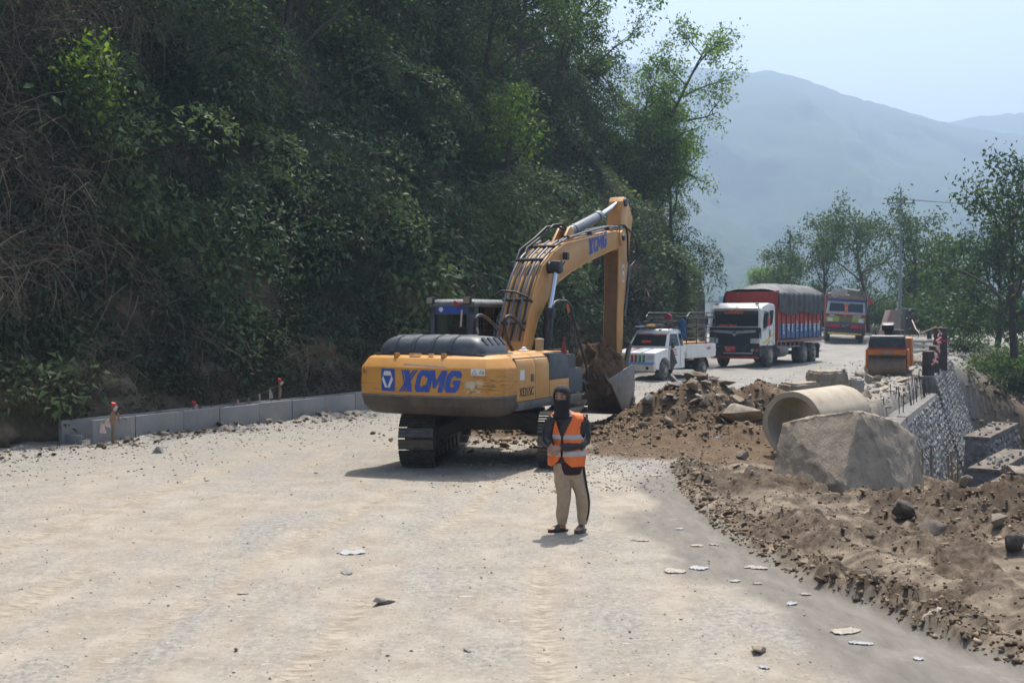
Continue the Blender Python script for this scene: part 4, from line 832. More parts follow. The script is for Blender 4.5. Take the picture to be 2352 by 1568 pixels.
part('strip_emblem', WHT, cab, lambda m: m.prism([(CX0 + .25, 2.66), (CX0 + .30, 2.71), (CX0 + .28, 2.76), (CX0 + .22, 2.76), (CX0 + .20, 2.71)], lambda a, b_, t: Vector((a, CF0 - .009 - t, b_)), 0, .003), smooth=False)
lamp = M('lamp_lens_dusty', (.26, .23, .16), .35, dust=.3)
for x in (CX0 + .03, CX1 - .13):
    lo = part('work_lamp', BLKM, cab, lambda m: (m.box((x, CF0 - .02, 2.885), (.15, .09, .13)), m.cyl((x, CF0 + .03, 2.78), (x, CF0 + .03, 2.84), .015)), bevel=.015); part('lamp_lens', lamp, lo, lambda m: m.box((x, CF0 - .068, 2.885), (.12, .012, .10)), bevel=.004)
part('ribbon', M('ribbon_red', (.32, .05, .04), .8), cab, lambda m: (m.box((-.72, CF0 - .03, 2.83), (.16, .02, .05), (0, .5, 0)), m.box((-.70, CF0 - .04, 2.80), (.14, .015, .04), (0, -.6, 0))))
part('ribbon', M('ribbon_white', (.5, .42, .38), .8), cab, lambda m: m.box((-.62, CF0 - .06, 2.55), (.035, .012, .32), (0, .08, 0)))
part('aerial', BLKM, cab, lambda m: m.cyl((CX1 - .25, CF0 + .25, 2.9), (CX1 - .27, CF0 + .25, 3.35), .006, n=6))
# -- boom, stick, bucket
BR0, BR1 = -.24, .33
lowr = [(.98, 1.72), (1.10, 1.96), (1.42, 2.54), (2.03, 3.03), (2.43, 3.28), (3.09, 3.5), (4.02, 3.75), (5.6, 4.09), (5.85, 4.12), (6.2, 4.22)]
uppr = [(6.42, 4.36), (6.44, 4.55), (5.9, 4.53), (5.41, 4.46), (4.02, 4.25), (2.78, 4.07), (2.18, 3.86), (1.64, 3.57), (1.2, 3.05), (.79, 2.22), (.58, 1.78)]
boomo = part('boom', YEL, ex, lambda m: m.prism(lowr + uppr, lambda a, b_, t: Vector((t, a, b_)), BR0, BR1), bevel=.018)
def flange(m):
    for pts in (lowr, uppr[2:]):
        for x in (BR1 + .004, BR0 - .004): m.tube([(x, f, z) for f, z in pts], .012, 5)
part('boom_weld_flange', YEL, boomo, flange)
def bfn(x, z, t):  # lettering on the boom's right plate, following the boom slope
    f0, z0 = 4.15, 3.93; a = math.atan2(.36, 1.7); return Vector((BR1 + t, f0 + x * math.cos(a) - z * math.sin(a), z0 + x * math.sin(a) + z * math.cos(a)))
xcmg('boom_lettering', BLUE, boomo, bfn, 0, 1.22, -.02, .33)
boss = lambda f, z, r_, x0, x1: (lambda m: m.cyl((x0, f, z), (x1, f, z), r_, n=24))
part('pivot_boss', YEL, boomo, boss(6.2, 4.4, .17, BR0 - .05, BR1 + .05), bevel=.01); part('pivot_boss', BLKM, boomo, boss(1.96, 3.56, .12, BR0 - .26, BR1 + .26), bevel=.01)
for x0 in (-.10, .12): part('cylinder_bracket', YEL, boomo, lambda m: m.prism([(3.0, 4.05), (3.75, 4.2), (3.68, 4.43), (3.55, 4.50), (3.42, 4.44)], lambda a, b_, t: Vector((x0 + t, a, b_)), 0, .05), bevel=.008)
stk = [(6.62, 5.28), (6.74, 5.40), (6.92, 5.38), (7.34, 4.93), (7.16, 4.42), (6.72, 2.82), (6.60, 1.62), (6.52, 1.5), (6.36, 1.5), (6.28, 1.62), (6.26, 2.29), (6.33, 3.2), (6.36, 4.12), (6.45, 4.6)]
sticko = part('stick', YEL, ex, lambda m: m.prism(stk, lambda a, b_, t: Vector((t, a, b_)), -.13, .22), bevel=.014)
part('stick_inner_shade', M('stick_painted_shade_rust', (.20, .105, .04), .65, dust=.3, dustcol=(.17, .12, .07), streak=.5), sticko, lambda m: m.loft([[Vector((x, f - .012, z)) for x, f, z in ((-.11, 6.26, 1.7), (.20, 6.26, 1.7))], [Vector((x, f - .012, z)) for x, f, z in ((-.11, 6.26, 2.29), (.20, 6.26, 2.29))], [Vector((x, f - .012, z)) for x, f, z in ((-.11, 6.33, 3.2), (.20, 6.33, 3.2))], [Vector((x, f - .012, z)) for x, f, z in ((-.11, 6.36, 4.1), (.20, 6.36, 4.1))]], caps=False, closed=False))  # darker sheet: shade of the stick's inner side painted in, plus rusty streaks
part('stick_sticker', WHT, sticko, lambda m: m.b2(.223, .228, 6.60, 6.72, 3.38, 3.80), smooth=False)
part('sticker_symbol', INK, sticko, lambda m: (m.add([Vector((.230, 6.61, 3.66)), Vector((.230, 6.70, 3.66)), Vector((.230, 6.655, 3.76))], [(0, 1, 2)]), m.b2(.229, .231, 6.63, 6.66, 3.44, 3.56)), smooth=False)
part('pivot_boss', BLKM, sticko, boss(6.78, 5.27, .1, -.17, .26), bevel=.01)
arm_cyl = part('arm_cylinder', CYL, ex, lambda m: (m.cyl((.05, 3.52, 4.33), (.05, 5.45, 4.84), .115, n=22), m.cyl((.05, 5.34, 4.81), (.05, 5.52, 4.858), .135, n=22), m.cyl((.05, 3.92, 4.435), (.05, 4.0, 4.455), .13, n=20)), bevel=.006)
part('piston_rod', CHROME, arm_cyl, lambda m: m.cyl((.05, 5.45, 4.84), (.05, 6.76, 5.265), .055, n=18))
for x in (-.40, .50):
    bc = part('boom_cylinder', BLKM, ex, lambda m: (m.cyl((x, 1.36, 1.5), (x, 1.60, 2.64), .095, n=20), m.cyl((x, 1.585, 2.56), (x, 1.62, 2.74), .115, n=20)), bevel=.006)
    part('piston_rod', CHROME, bc, lambda m: m.cyl((x, 1.61, 2.7), (x, 1.94, 3.5), .05, n=16)); part('rod_eye', BLKM, bc, lambda m: (m.cyl((x - .09, 1.96, 3.56), (x + .09, 1.96, 3.56), .13, n=18), m.box((x, 1.97, 3.57), (.2, .22, .22))), bevel=.02)
bcy = part('bucket_cylinder', CYL, ex, lambda m: (m.cyl((.05, 7.35, 4.3), (.05, 7.0, 2.9), .085, n=18),), bevel=.005); part('piston_rod', CHROME, bcy, lambda m: m.cyl((.05, 7.0, 2.9), (.05, 6.82, 1.92), .045, n=14))
for x in (-.24, .33):
    part('bucket_link', BLKM, ex, lambda m: (m.loft([[Vector((x + t, f, z)) for t, f, z in ((-.03, a, b_), (.03, a, b_), (.03, c, d), (-.03, c, d))] for a, b_, c, d in ((6.40, 2.15, 6.56, 2.02), (6.76, 1.98, 6.92, 1.85))]), m.loft([[Vector((x + t, f, z)) for t, f, z in ((-.03, a, b_), (.03, a, b_), (.03, c, d), (-.03, c, d))] for a, b_, c, d in ((6.76, 2.0, 6.92, 1.9), (6.36, 1.36, 6.5, 1.26))])), bevel=.01)
bprof = [(4.66, 1.20), (4.95, .98), (5.27, .72), (5.58, .44), (5.85, .34), (6.12, .40), (6.32, .62), (6.40, .95), (6.38, 1.35), (6.22, 1.48)]
BUCK = M('bucket_worn_steel', (.09, .085, .08), .5, .3, var=.4, dust=.4, dustcol=(.19, .145, .09), streak=.4, streakcol=(.04, .03, .02))
BUCKP = M('bucket_side_steel', (.17, .165, .155), .5, .3, var=.3, dust=.3, dustcol=(.22, .19, .15), streak=.35)
def shell(m):
    outer = bprof; inner = [(f + (5.6 - f) * .05, z + (1.0 - z) * .06) for f, z in bprof]
    rings = [[Vector((t, f, z)) for f, z in outer] + [Vector((t, f, z)) for f, z in inner[::-1]] for t in (-.56, .58)]; m.loft(rings)
bk = part('bucket', BUCK, ex, shell, ang=30)
for t in (-.59, .58): part('bucket_side_plate', BUCKP, bk, lambda m: m.prism(bprof, lambda a, b_, q: Vector((t + q, a, b_)), 0, .028), bevel=.004)
part('bucket_ear', BUCK, bk, lambda m: [m.prism([(6.1, 1.45), (6.42, 1.25), (6.56, 1.5), (6.46, 1.68), (6.3, 1.66)], lambda a, b_, q: Vector((x + q, a, b_)), 0, .05) for x in (-.2, .24)], bevel=.008)
for k in range(5): part('bucket_tooth', BUCK, bk, lambda m: m.loft([[Vector((x, 4.72, z)) for x, z in ((-.55 + k * .265, 1.08), (-.45 + k * .265, 1.08), (-.45 + k * .265, 1.17), (-.55 + k * .265, 1.17))], [Vector((x, 4.44, z)) for x, z in ((-.53 + k * .265, 1.33), (-.47 + k * .265, 1.33), (-.47 + k * .265, 1.35), (-.53 + k * .265, 1.35))]]), bevel=.004)
part('side_cutter', BUCK, bk, lambda m: m.prism([(6.0, .3), (6.3, .42), (6.35, .75), (6.22, .7), (6.05, .5)], lambda a, b_, q: Vector((.612 + q, a, b_)), 0, .03), bevel=.005)
# pipes and hoses
def off_path(pts, d):
    out = []
    for i, (f, z) in enumerate(pts):
        a = pts[max(i - 1, 0)]; b_ = pts[min(i + 1, len(pts) - 1)]; tx, tz = b_[0] - a[0], b_[1] - a[1]; l = math.hypot(tx, tz); out.append((f - tz / l * d, z + tx / l * d))
    return out
up = [(.72, 2.1), (.9, 2.45), (1.2, 3.05), (1.40, 3.32), (1.64, 3.57), (1.9, 3.73), (2.18, 3.86), (2.5, 3.98), (2.78, 4.07)]
for k, (x, d, e) in enumerate(((-.20, .07, 9), (-.10, .05, 8), (0.0, .075, 9), (.09, .05, 8), (.18, .07, 9), (.28, .06, 9))):
    part('hydraulic_pipe', BLK if k % 2 else CYL, boomo, lambda m: m.tube([(x, f, z) for f, z in off_path(up, d)[:e]], .021 + .004 * (k in (0, 4, 5)), 8), ang=60)
for f, z in ((.92, 2.42), (1.14, 2.86), (1.75, 3.66), (2.35, 3.95)):
    p = off_path([(f - .1, z - .15), (f, z), (f + .1, z + .15)], .09)[1]; part('pipe_clamp', BLKM, boomo, lambda m: m.box((.04, p[0], p[1]), (.60, .05, .05), (.9, 0, 0)), bevel=.008)
part('pipe_loop', BLK, boomo, lambda m: m.tube([(-.34, .84, 2.98), (-.2, .9, 3.08), (.05, .98, 3.06), (.28, 1.06, 2.96), (.36, 1.12, 2.86)], .022, 8), ang=60)
for x in (.24, .31): part('hydraulic_pipe', CYL, boomo, lambda m: m.tube([(x, 2.7, 4.12), (x, 2.95, 4.20), (x, 4.02, 4.33 + (x - .24)), (x, 5.41, 4.54 + (x - .24)), (x, 6.3, 4.66)], .022, 8), ang=60)
part('hydraulic_pipe', CYL, boomo, lambda m: m.tube([(-.12, 3.7, 4.3), (-.14, 4.4, 4.42), (-.14, 5.9, 4.62), (-.1, 6.3, 4.68)], .022, 8), ang=60)
for f, z in ((3.0, 4.22), (4.3, 4.38), (5.4, 4.56), (6.1, 4.66)): part('pipe_clamp', BLKM, boomo, lambda m: m.box((.275, f, z), (.14, .09, .07)), bevel=.01)
for dx, dz, q in ((0, 0, 0), (.07, .05, .2)): part('hydraulic_hose', BLK, boomo, lambda m: m.tube([(-.28 + dx, 1.62 + q, 3.55 + q * .4), (-.27 + dx, 1.9 + q, 3.92 + dz), (-.22 + dx, 2.5 + q, 4.18 + dz), (-.12 + dx, 2.9 + q, 4.44 + dz), (-.02 + dx, 3.25 + q * .5, 4.48 + dz), (.02 + dx, 3.5, 4.42)], .026, 8), ang=60)
def bez(a, b_, c, d, n=14): return [tuple(Vector(a) * (1 - t) ** 3 + Vector(b_) * 3 * t * (1 - t) ** 2 + Vector(c) * 3 * t * t * (1 - t) + Vector(d) * t ** 3) for t in [i / n for i in range(n + 1)]]
part('hydraulic_hose', BLK, ex, lambda m: m.tube(bez(EX(1093, 770, .1), EX(1083, 705, .1), EX(1110, 715, .1), EX(1145, 757, .1)), .03, 9), ang=60)
part('hydraulic_hose', BLK, ex, lambda m: m.tube(bez(EX(1178, 806, .32), EX(1140, 740, .32), EX(1160, 690, .35), EX(1203, 757, .4)), .034, 9), ang=60)
part('hydraulic_hose', BLK, sticko, lambda m: m.tube(bez((.30, 6.3, 4.70), (.34, 6.9, 4.85), (.34, 6.5, 3.9), (.26, 6.95, 3.85)), .024, 8), ang=60)
part('hydraulic_hose', BLK, sticko, lambda m: m.tube(bez((.2, 6.4, 4.7), (.30, 7.5, 4.75), (.30, 7.7, 4.0), (.22, 7.35, 3.85)) + [(.2, 7.1, 3.72), (.2, 7.0, 3.4), (.2, 6.85, 2.6)], .024, 8), ang=60)
part('stick_pipe', CYL, sticko, lambda m: m.tube([(.245, 7.05, 3.75), (.245, 6.93, 3.3), (.245, 6.72, 2.6)], .026, 8), ang=60)
wl = part('boom_lamp', BLKM, boomo, lambda m: (m.box(EX(1300, 588, .42), (.10, .13, .15)), m.tube([EX(1298, 600, .40), EX(1292, 610, .36)], .012, 6)), bevel=.02)
part('tie_rod_pin', BLKM, boomo, lambda m: m.cyl((.33, 6.2, 4.4), (.42, 6.2, 4.4), .07, n=14), bevel=.01)
# handrail, mirror, flag
part('handrail', BLKM, ex, lambda m: m.tube([EX(1263, 800, 1.2), EX(1268, 712, 1.2), EX(1274, 694, 1.2), EX(1284, 690, 1.2), EX(1300, 691, 1.2), EX(1308, 698, 1.2), EX(1330, 780, 1.25), EX(1349, 850, 1.3), EX(1350, 880, 1.3), EX(1330, 868, 1.28)], .026, 9), ang=60)
part('ribbon', M('ribbon_orange', (.42, .12, .05), .8), ex, lambda m: m.box(EX(1305, 706, 1.2), (.012, .1, .2), (.5, 0, 0))); part('flag', M('flag_dark_red', (.20, .018, .022), .85), ex, lambda m: m.loft([[Vector(EX(px, py, 1.3)) + Vector((dx, 0, 0)) for px, dx in ((1295 - w_, 0), (1295 + .3 * w_, .02), (1295 + w_, 0))] for py, w_ in ((772, 1), (790, 4), (805, 7), (818, 5), (831, 6))], caps=False, closed=False))
part('flag_stick', BLKM, ex, lambda m: m.cyl(EX(1296, 770, 1.3), EX(1292, 838, 1.31), .012, n=6)); part('mirror_arm', BLKM, ex, lambda m: m.tube([EX(1330, 868, 1.28), EX(1342, 880, 1.3), EX(1347, 900, 1.3), EX(1338, 908, 1.25)], .03, 8), ang=60)
# soil heaped in the bucket
def heap_mesh(name, nx, ny, fn, mat, thick=None):
    u, v = np.meshgrid(np.linspace(-1, 1, nx), np.linspace(-1, 1, ny)); P = fn(u, v); return npmesh(name, P.reshape(-1, 3), gridfaces(ny, nx), smooth=True)
SOIL = M('damp_soil', (.085, .053, .029), .95, var=.45, scale=6, bump=.9, bscale=18, spec=.15)
def soil(u, v):
    r2 = np.clip(1 - (np.abs(u) ** 3 + np.abs(v) ** 3) * .75, 0, 1); x = .01 + u * .58; f = 5.42 + v * .80
    z = 1.18 + (f - 4.7) * .13 + r2 * .40 * (1 + 1.2 * fbm(u * 2.2, v * 2.2, 4, 171)) + .12 * np.abs(fbm(u * 6, v * 6, 3, 175)) + .1 * gauss(u, v, -.5, .2, .5, .6) - .35 * (np.maximum(np.abs(u), np.abs(v)) > .97)
    return np.stack([x + .04 * fbm(u * 5, v * 5, 2, 177), f, z], -1)
so = link('soil_load', heap_mesh('soil_load', 60, 60, soil, SOIL), SOIL); so.matrix_world = Matrix.Translation(EXC) @ Matrix.Rotation(-EXT, 4, 'Z'); tag(so, 'clumped brown soil heaped in the raised excavator bucket', 'soil')
# ------------------------------------------------------------------ person
def remeshed(m, voxel, smooth=6, disp=0, dscale=8, seed=0, tris=None):
    me = m.mesh('tmp', smooth=False); o = bpy.data.objects.new('tmp', me); COL.objects.link(o)
    md = o.modifiers.new('r', 'REMESH'); md.mode = 'VOXEL'; md.voxel_size = voxel
    if smooth: sm = o.modifiers.new('s', 'SMOOTH'); sm.factor = .5; sm.iterations = smooth
    bpy.context.view_layer.update(); out = bpy.data.meshes.new_from_object(o.evaluated_get(bpy.context.evaluated_depsgraph_get()))
    bpy.data.objects.remove(o); bpy.data.meshes.remove(me); out.materials.clear()
    if disp:
        for v in out.vertices:
            p = v.co * dscale + Vector((seed, 0, 0)); v.co += v.normal * disp * mnoise.noise(Vector((p.x, p.y, p.z * .55 + 1.5 * mnoise.noise(p * .4))))
    out.polygons.foreach_set('use_smooth', [True] * len(out.polygons)); out.update(); return out
def ering(c, rx, ry, yaw=0, n=20):
    c = Vector(c); return [c + Vector((rx * math.cos(t) * math.cos(yaw) - ry * math.sin(t) * math.sin(yaw), rx * math.cos(t) * math.sin(yaw) + ry * math.sin(t) * math.cos(yaw), 0)) for t in [2 * math.pi * k / n for k in range(n)]]
PP = G(1301, 1219); pe = empty('person', (PP.x, PP.y, Hs(PP.x, PP.y) + .004), 0, 'person in orange hi-vis vest, black face mask and beige track pants standing on the road', 'person')
YAW = R(-24)
TOR = [(.70, .02, .0, .165, .12), (.78, .0, 0, .19, .13), (.88, 0, 0, .192, .135), (1.0, .0, 0, .188, .13), (1.1, .004, 0, .192, .132), (1.2, .008, 0, .205, .138), (1.3, .01, 0, .218, .136), (1.37, .012, 0, .212, .124), (1.415, .008, 0, .178, .104), (1.445, -.005, 0, .12, .09), (1.475, -.02, -.01, .078, .08), (1.52, -.035, -.015, .064, .07)]
def torso(m, grow, z0=0, z1=9): m.loft([ering((cx, cy, z), rx + grow, ry + grow, YAW) for z, cx, cy, rx, ry in TOR if z0 <= z <= z1])
def arm_pts(side): return [(.165, .02, 1.375), (.21, .03, 1.30), (.228, .03, 1.19), (.222, .0, 1.09), (.15, -.10, 1.045), (.03, -.165, 1.04), (-.085, -.19, 1.04)] if side > 0 else [(-.145, -.01, 1.37), (-.20, -.02, 1.30), (-.228, -.02, 1.21), (-.232, -.04, 1.12), (-.222, -.10, 1.085), (-.20, -.155, 1.06)]
def legs(m, g):
    for pts in ([(-.06, .0, .84, .098, .105), (-.058, -.005, .72, .094, .10), (-.04, -.012, .58, .085, .088), (-.03, -.018, .46, .074, .08), (-.032, -.01, .36, .074, .082), (-.045, .005, .24, .066, .078), (-.056, .01, .14, .05, .058), (-.06, .012, .085, .042, .05)], [(.11, .01, .84, .098, .105), (.125, .01, .72, .092, .10), (.155, .0, .58, .082, .086), (.185, -.008, .46, .072, .08), (.198, -.004, .36, .07, .08), (.20, .01, .24, .062, .074), (.195, .015, .14, .048, .056), (.19, .015, .085, .04, .048)]):
        m.loft([ering((x, y, z), rx + g, ry + g, 0, 16) for x, y, z, rx, ry in pts])
def finger(m, pts, r): m.tube(pts, [r, r * .98, r * .9, r * .72][:len(pts)], 8)
# continuous body
b_ = MB(); torso(b_, -.02); legs(b_, -.02)
b_.loft([ering((.025, .0, z), rx, ry, 0) for z, rx, ry in ((.95, .15, .10), (.86, .165, .11), (.78, .13, .09))])
for s_ in (1, -1): b_.tube(arm_pts(s_), [.052, .05, .046, .043, .038, .034, .03][:len(arm_pts(s_))], 12)
HC = Vector((-.055, -.03, 1.63)); HK = 1.10
def head_rings(g):
    prof = [(-.135, .045, .055), (-.115, .062, .072), (-.08, .070, .086), (-.03, .074, .094), (.02, .076, .098), (.06, .073, .095), (.09, .062, .082), (.112, .042, .058), (.122, .015, .02)]
    return [ering(HC + Vector((0, 0, z * HK)), rx * HK + g, ry * HK + g, YAW) for z, rx, ry in prof]
b_.loft(head_rings(0)); fd = Vector((math.sin(YAW), -math.cos(YAW), 0)); sd = Vector((math.cos(YAW), math.sin(YAW), 0))
b_.loft([ering(HC + fd * (d * HK) + Vector((0, 0, z * HK)), rx, ry, YAW, 10) for z, d, rx, ry in ((-.045, .096, .02, .022), (-.025, .095, .016, .018), (.01, .088, .011, .012), (.022, .086, .008, .01))])
for q in (-1, 1): b_.loft([ering(HC + fd * .091 + sd * (q * .035) + Vector((0, 0, z)), rx, .014, YAW, 10) for z, rx in ((.022, .012), (.03, .024), (.037, .02))])
# hands: palm + four fingers + thumb each, folded over one another
def hand(m, w_, d, up, flip):
    w_, d, up = Vector(w_), Vector(d).normalized(), Vector(up).normalized(); s_ = d.cross(up).normalized() * flip
    m.loft([[w_ + d * t + s_ * (a * wd) + up * (c * .014) for a, c in ((-1, -1), (1, -1), (1, 1), (-1, 1))] for t, wd in ((-.02, .026), (.03, .038), (.075, .040), (.085, .036))])
    for k, (o, L) in enumerate(((-.030, .062), (-.010, .072), (.010, .068), (.030, .054))):
        p0 = w_ + d * .075 + s_ * o; p1 = p0 + d * L * .45 - up * .010; p2 = p1 + d * L * .22 - up * .026; p3 = p2 - d * L * .08 - up * .022; finger(m, [p0, p1, p2, p3], .0092)
    p0 = w_ + d * .02 - s_ * .034; p1 = p0 + d * .03 - s_ * .022 - up * .012; p2 = p1 + d * .03 - s_ * .004 - up * .014; finger(m, [p0, p1, p2], .0105)
hand(b_, (-.09, -.19, 1.038), (-1, -.25, -.12), (.05, -.75, .65), 1); hand(b_, (-.20, -.155, 1.058), (.18, -.42, -.75), (-.55, -.75, .3), -1)
for ax, ay, tx, ty in ((-.06, .012, -.215, -.085), (.19, .015, .115, -.16)):
    d = Vector((tx - ax, ty - ay, 0)).normalized(); s_ = Vector((-d.y, d.x, 0)); a = Vector((ax, ay, 0))
    b_.loft([[a + d * t + s_ * (wd * math.cos(q)) + Vector((0, 0, .028 + hh + hh * .98 * math.sin(q))) for q in [2 * math.pi * k / 10 for k in range(10)]] for t, wd, hh in ((-.055, .026, .022), (-.02, .034, .036), (.03, .036, .038), (.09, .042, .026), (.135, .044, .016), (.15, .04, .012))])
    for k in range(5): o = (k - 2) * .017; L = (.05, .046, .042, .036, .03)[k]; p = a + d * .14 + s_ * o + Vector((0, 0, .042)); b_.tube([p, p + d * L * .6, p + d * L - Vector((0, 0, .004))], [.0095, .0095, .007], 7)
SKIN = M('skin', (.36, .20, .135), .55, var=.12, scale=20)
body = link('body', remeshed(b_, .0080, 2), SKIN, pe)
part('eyes', M('eye_dark', (.03, .02, .018), .25), body, lambda m: [m.lathe([(-.016, .001), (-.009, .0055), (0, .0068), (.009, .0055), (.016, .001)], HC + fd * .1035 + sd * (q * .034) + Vector((0, 0, .006)), sd, 10) for q in (-1, 1)])
part('eyebrows', M('brow_hair', (.02, .016, .014), .8), body, lambda m: [m.tube([HC + fd * .108 + sd * (q * .016) + Vector((0, 0, .031)), HC + fd * .105 + sd * (q * .036) + Vector((0, 0, .036)), HC + fd * .092 + sd * (q * .054) + Vector((0, 0, .03))], [.004, .005, .003], 6) for q in (-1, 1)])
# clothes
CLOTHB = M('jacket_black', (.016, .015, .018), .36, var=.3, scale=8, bump=.8, bscale=11); MAROON = M('shirt_maroon', (.028, .012, .015), .85)
j = MB(); torso(j, .004, .78, 1.44)
for s_ in (1, -1): j.tube(arm_pts(s_), [.078, .076, .070, .066, .060, .052, .044][:len(arm_pts(s_))], 14)
jk = link('jacket', remeshed(j, .011, 5, .010, 11, 3), CLOTHB, pe)
sh_ = MB(); torso(sh_, .008, .70, .88); link('shirt_hem', remeshed(sh_, .012, 4, .006, 12, 5), MAROON, pe)
KHAKI = M('track_pants_beige', (.40, .30, .20), .85, var=.16, scale=9, bump=1.0, bscale=11)
t_ = MB(); legs(t_, .014); t_.loft([ering((.025, .0, z), rx, ry, 0) for z, rx, ry in ((.84, .165, .115), (.78, .178, .122), (.70, .165, .118), (.64, .12, .09))])
link('trousers', remeshed(t_, .011, 4, .020, 9, 9), KHAKI, pe)
def stripe(m):
    L = [(.11, .01, .79, .11, .117), (.125, .01, .72, .104, .112), (.155, 0, .58, .094, .098), (.185, -.008, .46, .084, .092), (.198, -.004, .36, .082, .092), (.20, .01, .24, .074, .086), (.195, .015, .14, .058, .066)]
    m.loft([[Vector((x + (rx + g) * math.cos(a), y + (ry + g) * math.sin(a), z)) for g, a in ((.004, R(-44)), (.012, R(-38)), (.012, R(-27)), (.004, R(-20)), (-.015, R(-32)))] for x, y, z, rx, ry in L])
part('trouser_stripe', M('stripe_black', (.012, .012, .012), .8), pe, stripe, ang=60)
# hi-vis vest: open-fronted shell with arm holes
def shell_part(name, mat, parent, zs, grow, keep, n=96, thick=.004, wob=.011):
    tz = [t[0] for t in TOR]; bm = bmesh.new(); rows = []
    for z in zs:
        cx, cy, rx, ry = (np.interp(z, tz, [t[i] for t in TOR]) for i in (1, 2, 3, 4)); g = grow(z) if callable(grow) else grow; row = []
        for k in range(n):
            a = 2 * math.pi * k / n; w2 = wob * mnoise.noise(Vector((math.cos(a) * 3.2, math.sin(a) * 3.2, z * 7))) * (1 + 1.5 * (z < 1.0)); x = (rx + g + w2) * math.sin(a); y = -(ry + g + w2) * math.cos(a)
            row.append(bm.verts.new((cx + x * math.cos(YAW) - y * math.sin(YAW), cy + x * math.sin(YAW) + y * math.cos(YAW), z)))
        rows.append(row)
    for i in range(len(zs) - 1):
        for k in range(n):
            a = (k + .5) / n * 360; a = a - 360 if a > 180 else a
            if keep(a, (zs[i] + zs[i + 1]) / 2): bm.faces.new((rows[i][k], rows[i][(k + 1) % n], rows[i + 1][(k + 1) % n], rows[i + 1][k]))
    bmesh.ops.delete(bm, geom=[v for v in bm.verts if not v.link_faces], context='VERTS'); me = bpy.data.meshes.new(name); bm.to_mesh(me); bm.free(); shade(me, 60)
    o = link(name, me, mat, parent); sd_ = o.modifiers.new('s', 'SOLIDIFY'); sd_.thickness = thick; sd_.offset = 1; return o
def vkeep(a, z):
    v = 4 + (30 * ((z - 1.16) / .28) if z > 1.16 else 0) + (26 * ((.93 - z) / .12) ** 1.5 if z < .93 else 0)
    if abs(a) < v: return False
    for c in (88, -88):
        if z > 1.14 and ((a - c) / (30 if z < 1.34 else 22)) ** 2 + ((z - 1.27) / .135) ** 2 < 1: return False
    return True
VEST = M('vest_orange', (.85, .17, .03), .6, var=.12, scale=6, bump=.7, bscale=12); VEST.node_tree.nodes['Principled BSDF'].inputs['Roughness'].default_value = .6
zs = list(np.arange(.805, 1.452, .012)); vest = shell_part('vest', VEST, pe, zs, lambda z: .020 + .020 * sstep(1.1, .8, z), vkeep)
TAPE = M('reflective_grey_tape', (.42, .42, .40), .4, var=.1)
for z0, z1 in ((1.128, 1.188), (.925, .992)): shell_part('reflective_stripe', TAPE, vest, list(np.linspace(z0, z1, 5)), lambda z: .026 + .020 * sstep(1.1, .8, z), vkeep)
# balaclava
def hood_part(name, mat, parent, keep, g=.010, n=64):
    R_ = []; pr = [(-.235, .115, .10), (-.20, .085, .082), (-.165, .070, .078), (-.135, .064, .076), (-.115, .070, .084), (-.08, .076, .094), (-.03, .078, .099), (.02, .080, .102), (.06, .078, .10), (.09, .068, .088), (.112, .050, .066), (.126, .026, .034), (.132, .004, .005)]
    zz = np.linspace(-.225, .132, 44); bm = bmesh.new(); rows = []
    for z in zz:
        rx, ry = np.interp(z, [p[0] for p in pr], [p[1] for p in pr]) + g, np.interp(z, [p[0] for p in pr], [p[2] for p in pr]) + g; row = []
        for k in range(n):
            a = 2 * math.pi * k / n; w2 = .004 * mnoise.noise(Vector((math.cos(a) * 4, math.sin(a) * 4, z * 30))); p = HC + Vector((0, 0, z * HK)) + sd * ((rx * HK + w2) * math.sin(a)) + fd * ((ry * HK + w2) * math.cos(a)); row.append(bm.verts.new(p))
        rows.append(row)
    for i in range(len(zz) - 1):
        for k in range(n):
            a = (k + .5) / n * 360; a = a - 360 if a > 180 else a
            if keep(a, (zz[i] + zz[i + 1]) / 2): bm.faces.new((rows[i][k], rows[i][(k + 1) % n], rows[i + 1][(k + 1) % n], rows[i + 1][k]))
    bmesh.ops.delete(bm, geom=[v for v in bm.verts if not v.link_faces], context='VERTS'); me = bpy.data.meshes.new(name); bm.to_mesh(me); bm.free(); shade(me, 60)
    o = link(name, me, mat, parent); s2 = o.modifiers.new('s', 'SOLIDIFY'); s2.thickness = .004; s2.offset = 1; return o
def win(a, z): return abs(a) < 62 and -.028 + .00006 * a * a * 0 < z < .062 - .000012 * a * a
hood_part('face_mask', M('mask_black', (.010, .010, .012), .9, bump=.3, bscale=30), pe, lambda a, z: (z < -.028 if abs(a) < 75 else z < -.05))
hood_part('hood', M('hood_charcoal', (.028, .026, .028), .9, bump=.35, bscale=40), pe, lambda a, z: (not win(a, z)) and (z > -.028 if abs(a) < 75 else z > -.05))
